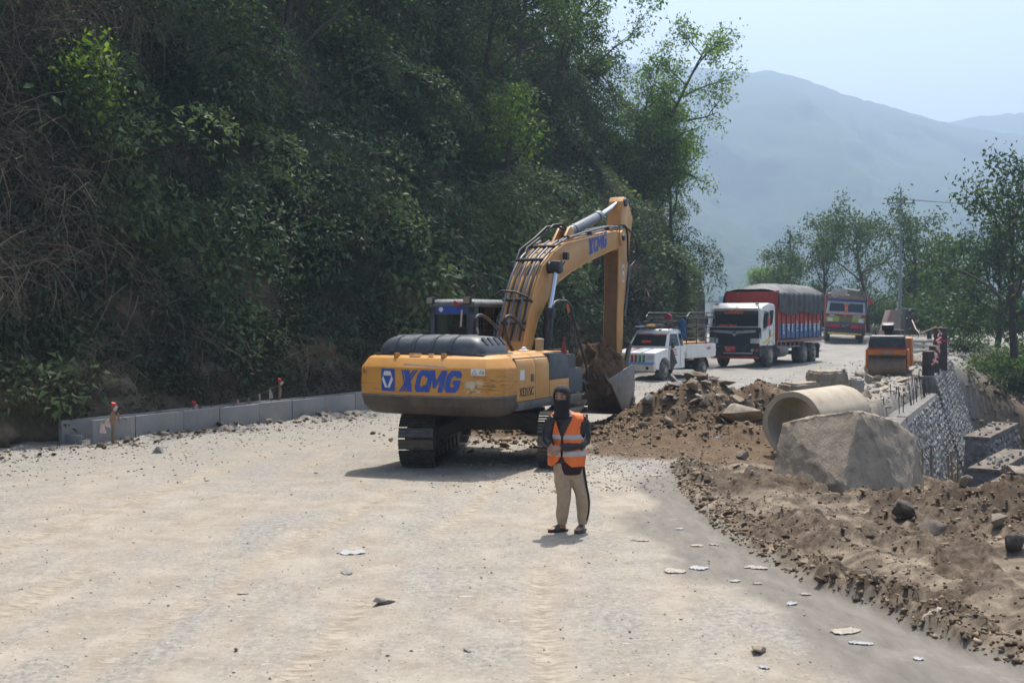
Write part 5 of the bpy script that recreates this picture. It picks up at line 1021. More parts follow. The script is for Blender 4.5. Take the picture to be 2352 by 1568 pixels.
# sandals
RUB = M('sandal_rubber', (.025, .022, .02), .7, dust=.3)
for ax, ay, tx, ty in ((-.06, .012, -.215, -.085), (.19, .015, .115, -.16)):
    d = Vector((tx - ax, ty - ay, 0)).normalized(); s_ = Vector((-d.y, d.x, 0)); a = Vector((ax, ay, 0)) - d * .02
    out_ = [(-.065, .025), (-.05, .036), (0, .04), (.08, .048), (.15, .052), (.19, .04), (.205, .018)]; pl = out_ + [(x, -y) for x, y in out_[::-1]]
    sdl = part('sandal', RUB, pe, lambda m: m.prism(pl, lambda u, v, t: a + d * u + s_ * v + Vector((0, 0, t)), 0, .028), bevel=.005)
    part('strap', M('strap_dark_shiny', (.05, .045, .042), .35), sdl, lambda m: m.loft([[a + d * (.07 + q) + s_ * (.052 * math.cos(t)) + Vector((0, 0, .026 + h_ * math.sin(t))) for t in [math.pi * k / 10 for k in range(11)]] for q, h_ in ((0, .068), (.03, .060), (.06, .050))], caps=False, closed=False), ang=60)
# ------------------------------------------------------------------ vehicles
TYRE = M('dusty_tyre', (.035, .034, .033), .85, var=.2, dust=.45, dustcol=(.25, .23, .19)); RIM = M('dusty_rim', (.30, .29, .26), .6, .2, dust=.4)
WPAINT = M('dusty_white_paint', (.72, .72, .69), .4, var=.05, dust=.22, dustcol=(.5, .46, .38)); DARKG = glassmat('dark_glass', (.016, .022, .024)); PLASTIC = M('black_plastic', (.02, .02, .022), .6, var=.2, dust=.2, dustcol=(.17, .155, .13))
RED = M('lorry_red', (.30, .028, .022), .5, var=.15, dust=.15); LBLUE = M('lorry_blue', (.035, .10, .24), .5, var=.15, dust=.15); CHASS = M('chassis_dark', (.028, .024, .022), .8, dust=.25, dustcol=(.16, .14, .11)); ORG = M('sign_orange', (.75, .13, .03), .6); LENS = M('headlamp_lens', (.62, .64, .66), .12, .3); YELP = M('sign_yellow', (.70, .50, .05), .5); GRNP = M('paint_green', (.03, .35, .10), .5); CRED = M('bright_red', (.55, .03, .03), .5); SBLUE = M('stripe_blue', (.05, .12, .50), .5); ALU = M('dull_aluminium', (.48, .48, .47), .4, .5, dust=.25)
def wheel(parent, x, y, r, w_, dual=False):
    s_ = 1 if x > 0 else -1; t = MB(); pr = [(-w_ / 2, r * .62), (-w_ / 2, r * .9), (-w_ * .36, r), (w_ * .36, r), (w_ / 2, r * .9), (w_ / 2, r * .62)]
    t.lathe(pr, (x, y, r), (s_, 0, 0), 28)
    wh = t.build('wheel', TYRE, parent, ang=40)
    part('rim', RIM, wh, lambda m: m.lathe([(0, r * .6), (.02, r * .6), (.0, r * .5), (-.05, r * .46), (-.05, r * .26), (.05, r * .24), (.06, r * .08), (.065, .01)], (x + s_ * w_ / 2, y, r), (s_, 0, 0), 24), ang=40); return wh
def vehicle(name, left_wheel, hd, half, label, cat, z=None, tilt=0, group=None):
    h = Vector((-math.sin(hd), -math.cos(hd), 0)); rt = Vector((h.y, -h.x, 0)); o = Vector((left_wheel[0], left_wheel[1], 0)) + rt * half
    z = z if z is not None else float(road_z(o.y)); return empty(name, (o.x, o.y, z), 0, label, cat, group, rot=(0, tilt, math.atan2(-h.x, h.y)))
LN = (-1, 0, 0)  # left side: text runs along -Y (towards the tail) when read from outside
def left_text(parent, body, mat, x, y, z, size, name='lettering', **kw): return lettering(name, body, mat, parent, (x, y, z), (0, -1, 0), (0, 0, 1), size, **kw)
def front_text(parent, body, mat, x, y, z, size, name='lettering', up=(0, 0, 1), **kw): return lettering(name, body, mat, parent, (x, y, z), (-1, 0, 0), up, size, **kw)
# --- tarpaulin truck
tk = vehicle('cargo_truck', (11.6, 54.3), R(32), 1.05, 'white-cab ten-wheel lorry with red cargo body under a grey tarpaulin', 'truck', .26)
def cabshape(m):
    prof = [(-.62, .98), (-.62, 2.72), (-.5, 2.86), (.2, 2.92), (.95, 2.78), (1.12, 2.62), (1.30, 1.75), (1.36, 1.0)]
    m.prism(prof, lambda a, b_, t: Vector((t, a, b_)), -1.21, 1.21)
cabt = part('cab', WPAINT, tk, cabshape, bevel=.06, seg=3)
def slab(m, p, q, off=.012, th=.02):  # quad laid on the raked cab front between heights p.z and q.z
    pass
def fy(z): return float(np.interp(z, [1.0, 1.75, 2.62, 2.78], [1.362, 1.302, 1.122, .96]))
def frontpanel(name, mat, poly, off, parent=tk, th=.012): m = MB(); m.prism(poly, lambda a, b_, t: Vector((a, fy(b_) + t, b_)), off, off + th); return m.build(name, mat, parent, smooth=False)
frontpanel('windscreen', DARKG, [(-1.1, 1.86), (1.1, 1.86), (1.08, 2.2), (1.05, 2.56), (-1.05, 2.56), (-1.08, 2.2)], .006)
frontpanel('front_grille', PLASTIC, [(-1.19, .98), (1.19, .98), (1.19, 1.4), (1.15, 1.82), (-1.15, 1.82), (-1.19, 1.4)], .006)
frontpanel('chrome_strip', ALU, [(-1.0, 1.60), (-.12, 1.53), (0, 1.40), (.12, 1.53), (1.0, 1.60), (1.0, 1.70), (.2, 1.66), (-.2, 1.66), (-1.0, 1.70)], .022)
frontpanel('badge', BLKM, [(-.1, 1.56), (.1, 1.56), (.06, 1.63), (-.06, 1.63)], .038)
for k in range(5): frontpanel('grille_bar', BLKM, [(-.8, 1.05 + k * .085), (.8, 1.05 + k * .085), (.8, 1.08 + k * .085), (-.8, 1.08 + k * .085)], .022)
frontpanel('screen_banner', M('banner_dark', (.05, .035, .03), .5), [(-1.05, 2.40), (1.05, 2.40), (1.05, 2.56), (-1.05, 2.56)], .022)
upv = (0, -.2, .98)
front_text(tk, 'United', ORG, .55, fy(2.43) + .045, 2.43, .24, 'united_lettering', up=upv, shear=.3, bold=.008, squeeze=1.35)
front_text(tk, 'United  Mover', ORG, .75, fy(1.88) + .035, 1.88, .13, 'lower_banner_lettering', up=upv, shear=.2, bold=.004, squeeze=1.1)
for s_ in (-1, 1):
    part('headlight', LENS, tk, lambda m: m.box((s_ * .98, 1.33, 1.22), (.42, .14, .22)), bevel=.03); part('lamp_cluster', PLASTIC, tk, lambda m: m.box((s_ * 1.1, 1.25, 1.55), (.24, .12, .5)), bevel=.03)
part('bumper', PLASTIC, tk, lambda m: m.b2(-1.22, 1.22, 1.05, 1.42, .50, .97), bevel=.05); part('bumper_strip', RED, tk, lambda m: m.b2(-1.1, 1.1, 1.15, 1.435, .42, .53), bevel=.02)
part('bumper_bar', ALU, tk, lambda m: m.b2(-.9, .5, 1.42, 1.445, .64, .69), bevel=.006)
npt = part('number_plate', CRED, tk, lambda m: m.b2(-.08, .42, 1.42, 1.445, .74, .98), bevel=.006); front_text(npt, 'BA 3 KHA\n  4786', WHT, .40, 1.450, .87, .10)
for s_ in (-1, 1): part('fog_lamp', LENS, tk, lambda m: m.cyl((s_ * .88, 1.41, .80), (s_ * .88, 1.435, .80), .07, n=14)); part('indicator', M('lens_red', (.45, .05, .03), .3), tk, lambda m: m.b2(s_ * 1.0, s_ * 1.15, 1.41, 1.436, .74, .86))
part('side_window', DARKG, tk, lambda m: m.prism([(.95, 1.72), (.28, 1.90), (.28, 2.50), (.82, 2.56), (.98, 2.1)], lambda a, b_, t: Vector((-1.214 - t, a, b_)), 0, .008), smooth=False)
part('side_window', DARKG, tk, lambda m: m.prism([(.16, 2.56), (-.28, 2.6), (-.38, 2.52), (-.22, 1.98), (.1, 1.9)], lambda a, b_, t: Vector((-1.214 - t, a, b_)), 0, .008), smooth=False)
part('door_seam', PLASTIC, tk, lambda m: (m.b2(-1.218, -1.213, .21, .225, 1.1, 2.6), m.b2(-1.218, -1.213, -.36, -.345, 1.2, 1.95), m.b2(-1.218, -1.213, -.36, .21, 1.9, 1.91))); part('door_handle', BLKM, tk, lambda m: m.box((-1.225, .1, 1.55), (.02, .08, .3)), bevel=.006)
part('swoosh', YELP, tk, lambda m: m.prism([(1.0, 1.06), (.55, 1.14), (.1, 1.34), (-.3, 1.42), (-.58, 1.5), (-.58, 1.56), (-.3, 1.5), (.1, 1.42), (.55, 1.24), (1.0, 1.16)], lambda a, b_, t: Vector((-1.214 - t, a, b_)), 0, .004), smooth=False)
part('wheel_arch', GRYD, tk, lambda m: m.loft([[Vector((x, .66 * math.cos(t), .52 + .66 * math.sin(t))) for x in (-1.24, -.9)] for t in [math.pi * k / 14 for k in range(15)]] , caps=False, closed=False), ang=60)
part('sun_visor', WPAINT, tk, lambda m: m.box((0, 1.12, 2.72), (2.1, .25, .05), (-.5, 0, 0)), bevel=.02)
for s_ in (-1, 1):
    part('mirror', BLKM, tk, lambda m: (m.box((s_ * 1.42, 1.12, 2.12), (.12, .09, .44)), m.tube([(s_ * 1.2, 1.05, 2.5), (s_ * 1.42, 1.14, 2.45), (s_ * 1.42, 1.14, 1.75), (s_ * 1.2, 1.05, 1.65)], .018, 6)), bevel=.02)
    part('roof_lamp', lamp, tk, lambda m: m.box((s_ * .95, 1.02, 2.86), (.16, .12, .08)), bevel=.02)
part('mirror_cloth', CRED, tk, lambda m: m.box((-1.39, .75, 2.05), (.02, .3, .34)), bevel=.01)
part('chassis', CHASS, tk, lambda m: (m.b2(-.45, .45, -7.0, 1.0, .75, 1.05), m.b2(-.9, .9, -4.8, -4.6, .45, .6), m.b2(-.9, .9, -6.1, -5.9, .45, .6), m.b2(-.9, .9, -.1, .1, .45, .6)), bevel=.01)
part('fuel_tank', GRYD, tk, lambda m: m.cyl((-.98, -2.3, .72), (-.98, -1.1, .72), .3, n=20), bevel=.04)
for y, d in ((0, 0), (-4.72, 1), (-6.08, 1)):
    for s_ in (-1, 1): wheel(tk, s_ * (1.05 if not d else .98), y, .51, .30 if not d else .52)
for s_ in (-1, 1): part('mud_flap', PLASTIC, tk, lambda m: m.box((s_ * 1.0, -6.85, .6), (.55, .02, .75)))
HB = -.82; RB = -7.35
part('cargo_headboard', RED, tk, lambda m: (m.b2(-1.24, 1.24, HB - .06, HB, 1.25, 3.42), m.cyl((-1.25, HB - .03, 3.44), (1.25, HB - .03, 3.44), .035, n=8), m.b2(-1.28, -1.15, HB - .12, HB + .03, 1.2, 3.5), m.b2(1.15, 1.28, HB - .12, HB + .03, 1.2, 3.5)), bevel=.008)
part('cargo_side', RED, tk, lambda m: m.b2(-1.2, -1.16, RB, HB - .06, 1.30, 3.3), bevel=.004); part('cargo_side', RED, tk, lambda m: m.b2(1.16, 1.2, RB, HB - .06, 1.30, 3.3), bevel=.004); part('tailgate', RED, tk, lambda m: m.b2(-1.2, 1.2, RB - .05, RB, 1.3, 3.3), bevel=.004)
part('cargo_floor', CHASS, tk, lambda m: m.b2(-1.2, 1.2, RB, HB, 1.16, 1.29), bevel=.005)
nb = 10; pit = (HB - .1 - RB) / nb
for k in range(nb):
    y0 = HB - .1 - k * pit; part('side_panel', RED, tk, lambda m: m.b2(-1.212, -1.202, y0 - pit + .14, y0 - .02, 1.98, 2.7), bevel=.003); part('side_panel_lower', LBLUE, tk, lambda m: m.b2(-1.212, -1.202, y0 - pit + .14, y0 - .02, 1.32, 1.975), bevel=.003); part('side_rib', RED, tk, lambda m: m.b2(-1.255, -1.2, y0 - pit + .01, y0 - pit + .12, 1.95, 2.7), bevel=.012); part('side_rib', LBLUE, tk, lambda m: m.b2(-1.255, -1.2, y0 - pit + .01, y0 - pit + .12, 1.30, 1.948), bevel=.012)
for k, ch in enumerate(['\u092f\u0941', '\u0928\u093e', '\u0907', '\u091f\u0947', '\u0921', '\u0938\u0947', '\u092e\u0947', '\u0928\u094d\u091f', '\u0932\u093f']):
    y0 = HB - .14 - (k + 1) * pit if k else HB - .14 - pit; left_text(tk, ch, WHT, -1.215, y0 - .02, 1.62, .52, 'panel_lettering', bold=.012, squeeze=.72)
part('side_skirt', M('skirt_faded', (.22, .12, .12), .7, dust=.3), tk, lambda m: (m.b2(-1.22, -1.17, -4.0, HB, 1.12, 1.2), m.b2(-1.22, -1.17, -4.0, HB, .86, .92), [m.b2(-1.22, -1.17, HB - .07 - q * .62, HB - q * .62, .92, 1.12) for q in range(6)]), bevel=.005)
part('side_skirt', M('skirt_faded', (.22, .12, .12), .7), tk, lambda m: m.b2(-1.24, -1.2, RB, -4.0, 1.08, 1.25), bevel=.008)
# tarpaulin: sagging sheet over hoops, hanging down the sides
def tarp():
    nu, nv = 90, 64; yv = np.linspace(HB + .08, RB - .1, nu); P = []
    for i, y in enumerate(yv):
        row = []; e = min(1, i / 5) if i < 5 else 1; hoop = .05 * math.cos((HB - y) / .72 * 2 * math.pi)
        for j in range(nv):
            t = j / (nv - 1) * 2 - 1; a = abs(t); hang = 1.0 if y < HB - 1.9 else .96
            if a < .56: q = a / .56; x = 1.24 * q; z = 3.44 + .42 * (1 - q ** 2.2) * (.35 + .65 * min(1, (HB - y) / 1.6)) + hoop * (.5 + q * .3)
            else: q = (a - .56) / .44; x = 1.33 + .04 * math.sin(q * 3); z = 3.44 - q * (.98 + .08 * math.sin(y * 1.9)) + hoop * .5 * (1 - q)
            n_ = mnoise.noise(Vector((y * 1.3, x * math.copysign(1, t) * .8, z * .5))); fold = math.cos((HB - y) / .72 * 2 * math.pi + .6 * n_)
            x += (.035 * fold * min(1, max(0, (a - .5) * 4)) + .05 * n_ * (a > .5)); z += .035 * mnoise.noise(Vector((y * 2.1, x * 2, 5))) + .02 * fold * (a > .56)
            if y > HB - 1.9 and a > .56: x += .07 * mnoise.noise(Vector((y * 4, t, z * 2)))
            row.append((math.copysign(x, t), y, z))
        P.append(row)
    P = np.array(P); me = npmesh('tarpaulin', P.reshape(-1, 3), gridfaces(nu, nv), smooth=True); return me
link('tarpaulin', tarp(), M('tarpaulin_grey', (.052, .054, .056), .6, var=.3, scale=3, dust=.3, dustcol=(.15, .145, .135), bump=.3, bscale=9), tk)
# --- white pickup
pk = vehicle('pickup', (5.4, 43.0), R(36), .72, 'small white pickup with black roof cage and coloured grille stripes', 'pickup', .26)
def pbody(m):
    prof = [(.70, .45), (.74, .75), (.70, 1.02), (-.18, 1.16), (-.55, 1.20), (-1.52, 1.20), (-1.52, .42), (-.62, .42)] + [(.42 * math.cos(t) * 1.0, .40 + .44 * math.sin(t)) for t in [math.pi - math.pi * k / 10 for k in range(11)]] 
    m.prism(prof, lambda a, b_, t: Vector((t, a, b_)), -.84, .84)
pb = part('body', WPAINT, pk, pbody, bevel=.035, seg=3)
part('cab', WPAINT, pk, lambda m: m.loft([[Vector((x, y, z)) for x, y in ((-w_, f), (w_, f), (w_, r_), (-w_, r_))] for z, w_, f, r_ in ((1.19, .82, -.22, -1.52), (1.72, .70, -.58, -1.50), (1.80, .68, -.63, -1.49), (1.86, .60, -.74, -1.40))]), bevel=.03)
def wsx(a, b_, t): f = (b_ - 1.19) / .53; return Vector((a, -.22 - .36 * f + .012 + t, b_))
part('windscreen', DARKG, pk, lambda m: m.prism([(-.72, 1.24), (.72, 1.24), (.63, 1.68), (-.63, 1.68)], wsx, 0, .01), smooth=False); part('screen_banner', M('banner_red_dark', (.16, .04, .03), .5), pk, lambda m: m.prism([(-.63, 1.62), (.63, 1.62), (.625, 1.68), (-.625, 1.68)], wsx, .012, .016), smooth=False); part('dash_cloth', CRED, pk, lambda m: m.prism([(-.1, 1.36), (.32, 1.36), (.30, 1.44), (-.08, 1.44)], wsx, .012, .016), smooth=False)
def lsx(a, b_, t): f = (b_ - 1.19) / .53; return Vector((-.82 + .12 * f - .006 - t, a, b_))
part('side_window', DARKG, pk, lambda m: m.prism([(-.36, 1.24), (-1.12, 1.24), (-1.12, 1.68), (-.62, 1.68)], lsx, 0, .008), smooth=False); part('side_window', DARKG, pk, lambda m: m.prism([(-1.22, 1.24), (-1.42, 1.24), (-1.42, 1.68), (-1.22, 1.68)], lsx, 0, .008), smooth=False)
part('door_seam', PLASTIC, pk, lambda m: (m.b2(-.845, -.841, -.30, -.288, .5, 1.18), m.b2(-.845, -.841, -1.18, -1.168, .5, 1.18)))
part('mirror', BLKM, pk, lambda m: (m.box((-.98, -.34, 1.28), (.1, .07, .22)), m.tube([(-.83, -.36, 1.16), (-.98, -.34, 1.18)], .016, 6)), bevel=.02); part('mirror', BLKM, pk, lambda m: m.box((.98, -.34, 1.28), (.1, .07, .22)), bevel=.02)
part('hanging_cloth', PLASTIC, pk, lambda m: m.prism([(-.40, 1.14), (-.50, 1.14), (-.86, .62), (-.70, .56), (-.56, .42), (-.36, .42)], lambda a, b_, t: Vector((-.87 - t, a, b_)), 0, .012))
for k, c in enumerate((YELP, YELP, CRED, CRED, GRNP, GRNP)): part('grille_slot', c, pk, lambda m: (m.b2(.46 - k * .16, .36 - k * .16 + .03, .70, .755, .68, .95)), bevel=.012); part('grille_gap', PLASTIC, pk, lambda m: m.b2(.385 - k * .16, .365 - k * .16 , .72, .752, .70, .93))
for s_ in (-1, 1): part('headlight', LENS, pk, lambda m: m.box((s_ * .66, .69, .84), (.32, .1, .22)), bevel=.03)
part('bumper', M('bumper_cream', (.55, .50, .40), .5, dust=.2), pk, lambda m: m.b2(-.86, .86, .66, .86, .36, .64), bevel=.05); part('bumper_tape', M('tape_blue', (.10, .25, .62), .5), pk, lambda m: m.b2(-.84, .84, .68, .872, .60, .66), bevel=.02)
part('number_plate', CRED, pk, lambda m: m.b2(-.05, .4, .86, .875, .42, .55)); 
for s_ in (-1, 1): part('fog_lamp', PLASTIC, pk, lambda m: m.cyl((s_ * .6, .855, .48), (s_ * .6, .872, .48), .06, n=12))
for x, c in ((.30, CRED), (-.28, SBLUE)): part('bonnet_stripe', c, pk, lambda m: m.loft([[Vector((x - .035, y, z)), Vector((x + .035, y, z)), Vector((x + .035, y, z + .008)), Vector((x - .035, y, z + .008))] for y, z in ((.69, 1.022), (-.16, 1.163))])); part('roof_stripe', c, pk, lambda m: m.b2(x - .05, x + .05, -.72, -.64, 1.80, 1.845))
left_text(pk, 'KHANI\nGURU', CRED, -.843, -.60, 1.08, .10); part('door_sticker', CRED, pk, lambda m: m.b2(-.844, -.841, -.95, -.72, .90, .94))
for y in (0, -3.0):
    for s_ in (-1, 1): wheel(pk, s_ * .72, y, .36, .22)
part('chassis', CHASS, pk, lambda m: (m.b2(-.4, .4, -3.9, .6, .42, .62), m.b2(-.6, .6, -3.05, -2.95, .3, .4), m.b2(-.6, .6, -.05, .05, .3, .4)))
bed = part('load_bed', WPAINT, pk, lambda m: (m.b2(-.88, -.84, -3.98, -1.62, .80, 1.28), m.b2(.84, .88, -3.98, -1.62, .80, 1.28), m.b2(-.84, .84, -1.66, -1.62, .80, 1.28), m.b2(-.84, .84, -3.98, -3.94, .80, 1.28), m.b2(-.84, .84, -3.94, -1.66, .76, .82)), bevel=.008)
for k in range(4): part('bed_ridge', WPAINT, bed, lambda m: m.b2(-.892, -.88, -3.94, -1.66, .88 + k * .1, .91 + k * .1), bevel=.004)
left_text(bed, '\u092e\u0939\u093e\u0926\u0947\u0935', CRED, -.897, -3.2, 1.06, .14); part('mud_guard', PLASTIC, pk, lambda m: m.loft([[Vector((x, -3.0 + .46 * math.cos(t), .36 + .46 * math.sin(t))) for x in (-.85, -.6)] for t in [math.pi * k / 12 for k in range(13)]], caps=False, closed=False), ang=60)
def cage(m):
    r_ = .022
    for x in (-.86, .86):
        m.tube([(x, -1.6, 1.28), (x, -1.6, 2.30), (x, -1.85, 2.46), (x, -3.75, 2.46), (x, -3.96, 2.30), (x, -3.96, 1.28)], r_, 6)
        for z in (1.5, 1.75, 2.0, 2.25): m.tube([(x, -1.6, z), (x, -3.96, z)], r_ * .8, 6)
        for y in (-2.4, -3.2): m.tube([(x, y, 1.28), (x, y, 2.25)], r_, 6)
    for z in (1.9, 2.3): m.tube([(-.86, -1.6, z), (.86, -1.6, z)], r_, 6); m.tube([(-.86, -3.96, z), (.86, -3.96, z)], r_, 6)
    m.tube([(-.86, -1.75, 2.42), (.86, -1.75, 2.42)], r_, 6)
part('cargo_cage', BLKM, pk, cage)
def rrack(m):
    for x in (-.62, .62): m.tube([(x, -.7, 1.84), (x, -.7, 2.0), (x, -1.55, 2.02)], .016, 6); m.tube([(x, -.55, 2.04), (x, -1.6, 2.2)], .014, 6); m.tube([(x, -.75, 2.0), (x, -.75, 2.14)], .014, 6)
    m.tube([(-.72, -.5, 2.1), (.72, -.5, 2.1)], .016, 6); m.tube([(-.62, -.7, 1.96), (.62, -.7, 1.96)], .016, 6); m.tube([(-.62, -1.5, 1.96), (.62, -1.5, 1.96)], .016, 6)
part('roof_rack', BLKM, pk, rrack)
def cargo(name, label, cat, loc, mat, fn):
    m = MB(); fn(m); o = m.build(name, mat, None, bevel=.03); o.matrix_world = Matrix.Translation(pk.location) @ pk.rotation_euler.to_matrix().to_4x4() @ Matrix.Translation(loc); return tag(o, label, cat)
cargo('spare_wheel', 'spare tyre lying on the pickup roof rack', 'tyre', (.1, -1.1, 1.86), TYRE, lambda m: m.lathe([(0, .2), (0, .33), (.05, .36), (.13, .36), (.18, .33), (.18, .2)], (0, 0, 0), (0, 0, 1), 22))
cargo('luggage_box', 'white-topped dark box on the pickup roof', 'box', (-.15, -1.30, 1.95), M('box_dark', (.04, .035, .03), .8), lambda m: m.b2(-.45, .45, -.2, .2, 0, .22))
cargo('blue_bag', 'blue and white bundle at the front of the pickup roof rack', 'bag', (.55, -.75, 1.88), M('bundle_blue', (.10, .13, .20), .9, var=.6, scale=14), lambda m: m.lathe([(0, .12), (.015, .26), (.05, .28), (.08, .2), (.10, .06)], (0, 0, 0), (0, 0, 1), 12))
cargo('yellow_sack', 'mustard yellow sack beside the blue bundle on the pickup roof', 'sack', (.15, -.75, 1.9), M('sack_yellow', (.24, .17, .06), .9, var=.4), lambda m: m.lathe([(0, .1), (.02, .2), (.07, .21), (.12, .12), (.14, .03)], (0, 0, 0), (0, 0, 1), 12))
cargo('red_cloth', 'pinkish red cloth draped over the cage top bar', 'cloth', (-.1, -1.6, 1.95), M('cloth_pink', (.38, .05, .07), .85, var=.25), lambda m: m.loft([[Vector((x, y, z)) for x, y in ((-w_, -.05), (w_, -.05), (w_, .05), (-w_, .05))] for z, w_ in ((-.1, .22), (.15, .16), (.35, .14), (.44, .10), (.47, .04))]))
cargo('blue_tarp', 'dark blue plastic sheet tied to the cage corner post', 'plastic sheet', (-.74, -1.55, 1.45), M('sheet_blue', (.03, .10, .24), .4, var=.5), lambda m: m.loft([[Vector((w_ * math.cos(t) * (1 + .25 * math.sin(3 * t + z)), .6 * w_ * math.sin(t), z)) for t in [k * math.pi / 5 for k in range(10)]] for z, w_ in ((0, .06), (.1, .15), (.3, .13), (.5, .17), (.68, .12), (.78, .04))]))
cargo('orange_planks', 'orange bundle lying in the pickup bed', 'bundle', (0, -2.8, 1.25), M('bundle_orange', (.5, .22, .05), .8, var=.4), lambda m: m.b2(-.7, .7, -1.0, 1.0, 0, .1))
# --- painted truck far down the road
pt = vehicle('painted_truck', (22.95, 78.6), R(14), 1.1, 'far red and blue painted lorry with hub-cap ornaments on its brow', 'truck', .84, tilt=R(-3.5)); pt.scale = (1.06,) * 3
part('cab', RED, pt, lambda m: m.b2(-1.2, 1.2, -.6, 1.2, .85, 1.75), bevel=.05); part('upper_cab', ALU, pt, lambda m: m.loft([[Vector((x, y, z)) for x, y in ((-w_, f), (w_, f), (w_, -.6), (-w_, -.6))] for z, w_, f in ((1.75, 1.17, 1.18), (2.55, 1.08, 1.0))]), bevel=.04)
for x in (-.54, .54): part('windscreen', DARKG, pt, lambda m: m.prism([(x - .46, 1.9), (x + .46, 1.9), (x + .44, 2.42), (x - .44, 2.42)], lambda a, b_, t: Vector((a, 1.2 - (b_ - 1.75) * .22 + t, b_)), 0, .01), smooth=False)
def pfront(name, mat, poly, off, y=1.2): m = MB(); m.prism(poly, lambda a, b_, t: Vector((a, y + t, b_)), off, off + .012); return m.build(name, mat, pt, smooth=False)
for z0, z1 in ((2.42, 2.12), (1.86, 2.12)): m = MB(); m.prism([(-.18, z0), (.18, z0), (0, z1)], lambda a, b_, t: Vector((a, 1.21 - (b_ - 1.75) * .22 + t, b_)), .012, .03); m.build('triangle_ornament', ORG, pt, smooth=False)
for s_ in (-1, 1): pfront('lamp_panel', M('lime_paint', (.28, .42, .06), .5), [(s_ * .38, 1.30), (s_ * 1.1, 1.26), (s_ * 1.14, 1.36), (s_ * 1.14, 1.58), (s_ * .38, 1.60)], .004); part('headlight', LENS, pt, lambda m: m.box((s_ * .92, 1.215, 1.40), (.32, .05, .22)), bevel=.02); pfront('red_reflector', CRED, [(s_ * .35, .93), (s_ * .8, .93), (s_ * .8, 1.1), (s_ * .35, 1.1)], .008)
pfront('grille_panel', M('olive_paint', (.14, .18, .06), .5), [(-.36, 1.30), (.36, 1.30), (.36, 1.58), (-.36, 1.58)], .004); pfront('blue_band', LBLUE, [(-1.15, 1.16), (1.15, 1.16), (1.15, 1.25), (-1.15, 1.25)], .004)
front_text(pt, 'Veer', WHT, .98, 1.216, 1.62, .17, bold=.006); front_text(pt, 'Gorkhali', WHT, -.42, 1.216, 1.62, .15, bold=.005, squeeze=.9); front_text(pt, 'TATA', YELP, .16, 1.216, 1.65, .09)
part('bumper', M('bumper_navy', (.03, .03, .06), .5), pt, lambda m: m.b2(-1.2, 1.2, 1.1, 1.36, .5, .85), bevel=.04); part('bumper_strip', YELP, pt, lambda m: m.b2(-1.0, 1.0, 1.36, 1.38, .52, .62)); plt = part('number_plate', BLKM, pt, lambda m: m.b2(-.28, .24, 1.21, 1.235, .92, 1.16)); front_text(plt, 'NA 3 KHA\n 4406', WHT, .2, 1.24, 1.06, .09)
part('brow_strip', M('brow_blue', (.02, .06, .28), .5), pt, lambda m: m.b2(-1.12, 1.12, .95, 1.06, 2.55, 2.68), bevel=.01); part('brow_board', M('brow_brown', (.30, .20, .10), .7, var=.4, scale=9), pt, lambda m: m.prism([(-1.12, 2.68), (1.12, 2.68), (1.05, 2.86), (.3, 2.95), (-.9, 2.9)], lambda a, b_, t: Vector((a, t, b_)), .95, 1.02)); front_text(pt, '. . - . . . - . . .', WHT, 1.0, 1.065, 2.58, .12)
for x, z in ((.72, 3.02), (.24, 3.10)):
    hub = part('hub_ornament', ALU, pt, lambda m: (m.lathe([(0, .24), (.03, .26), (.03, .2), (0, .2)], (x, 1.0, z), (0, 1, 0), 20), m.cyl((x, .99, z), (x, 1.03, z), .05, n=10), [m.box((x + .12 * math.cos(a), 1.015, z + .12 * math.sin(a)), (.2, .02, .03), (0, -a, 0)) for a in [k * math.pi / 4 for k in range(8)]]), ang=40)
part('cargo_body', RED, pt, lambda m: m.b2(-1.22, 1.22, -6.5, -.65, 1.2, 3.1), bevel=.03); part('cargo_cover', GRYD, pt, lambda m: m.loft([[Vector((x, y, z)) for x, z in ((-1.24, 2.8), (-1.2, 3.2), (0, 3.4), (1.2, 3.2), (1.24, 2.8))] for y in (-.6, -6.5)]), bevel=.02)
for x0, x1, z0, z1 in ((1.15, .1, 2.98, 3.3), (.2, -.7, 3.33, 3.25), (.75, -.15, 2.86, 2.93)): part('white_pole', WHT, pt, lambda m: m.cyl((x0, .9, z0), (x1, .9, z1), .035, n=8))
part('flag', CRED, pt, lambda m: m.prism([(-1.25, 3.0), (-1.6, 2.55), (-1.45, 2.5), (-1.22, 2.65)], lambda a, b_, t: Vector((a, t, b_)), .95, .97)); part('side_pole', ALU, pt, lambda m: m.cyl((-1.22, .95, 1.8), (-1.24, .95, 3.1), .02, n=6)); part('mirror', BLKM, pt, lambda m: [m.box((s_ * 1.35, 1.0, 2.1), (.12, .08, .36)) for s_ in (-1,)]); part('chassis', CHASS, pt, lambda m: m.b2(-.5, .5, -6.3, 1.0, .6, 1.1))
for y in (0, -4.4):
    for s_ in (-1, 1): wheel(pt, s_ * 1.0, y, .5, .3)
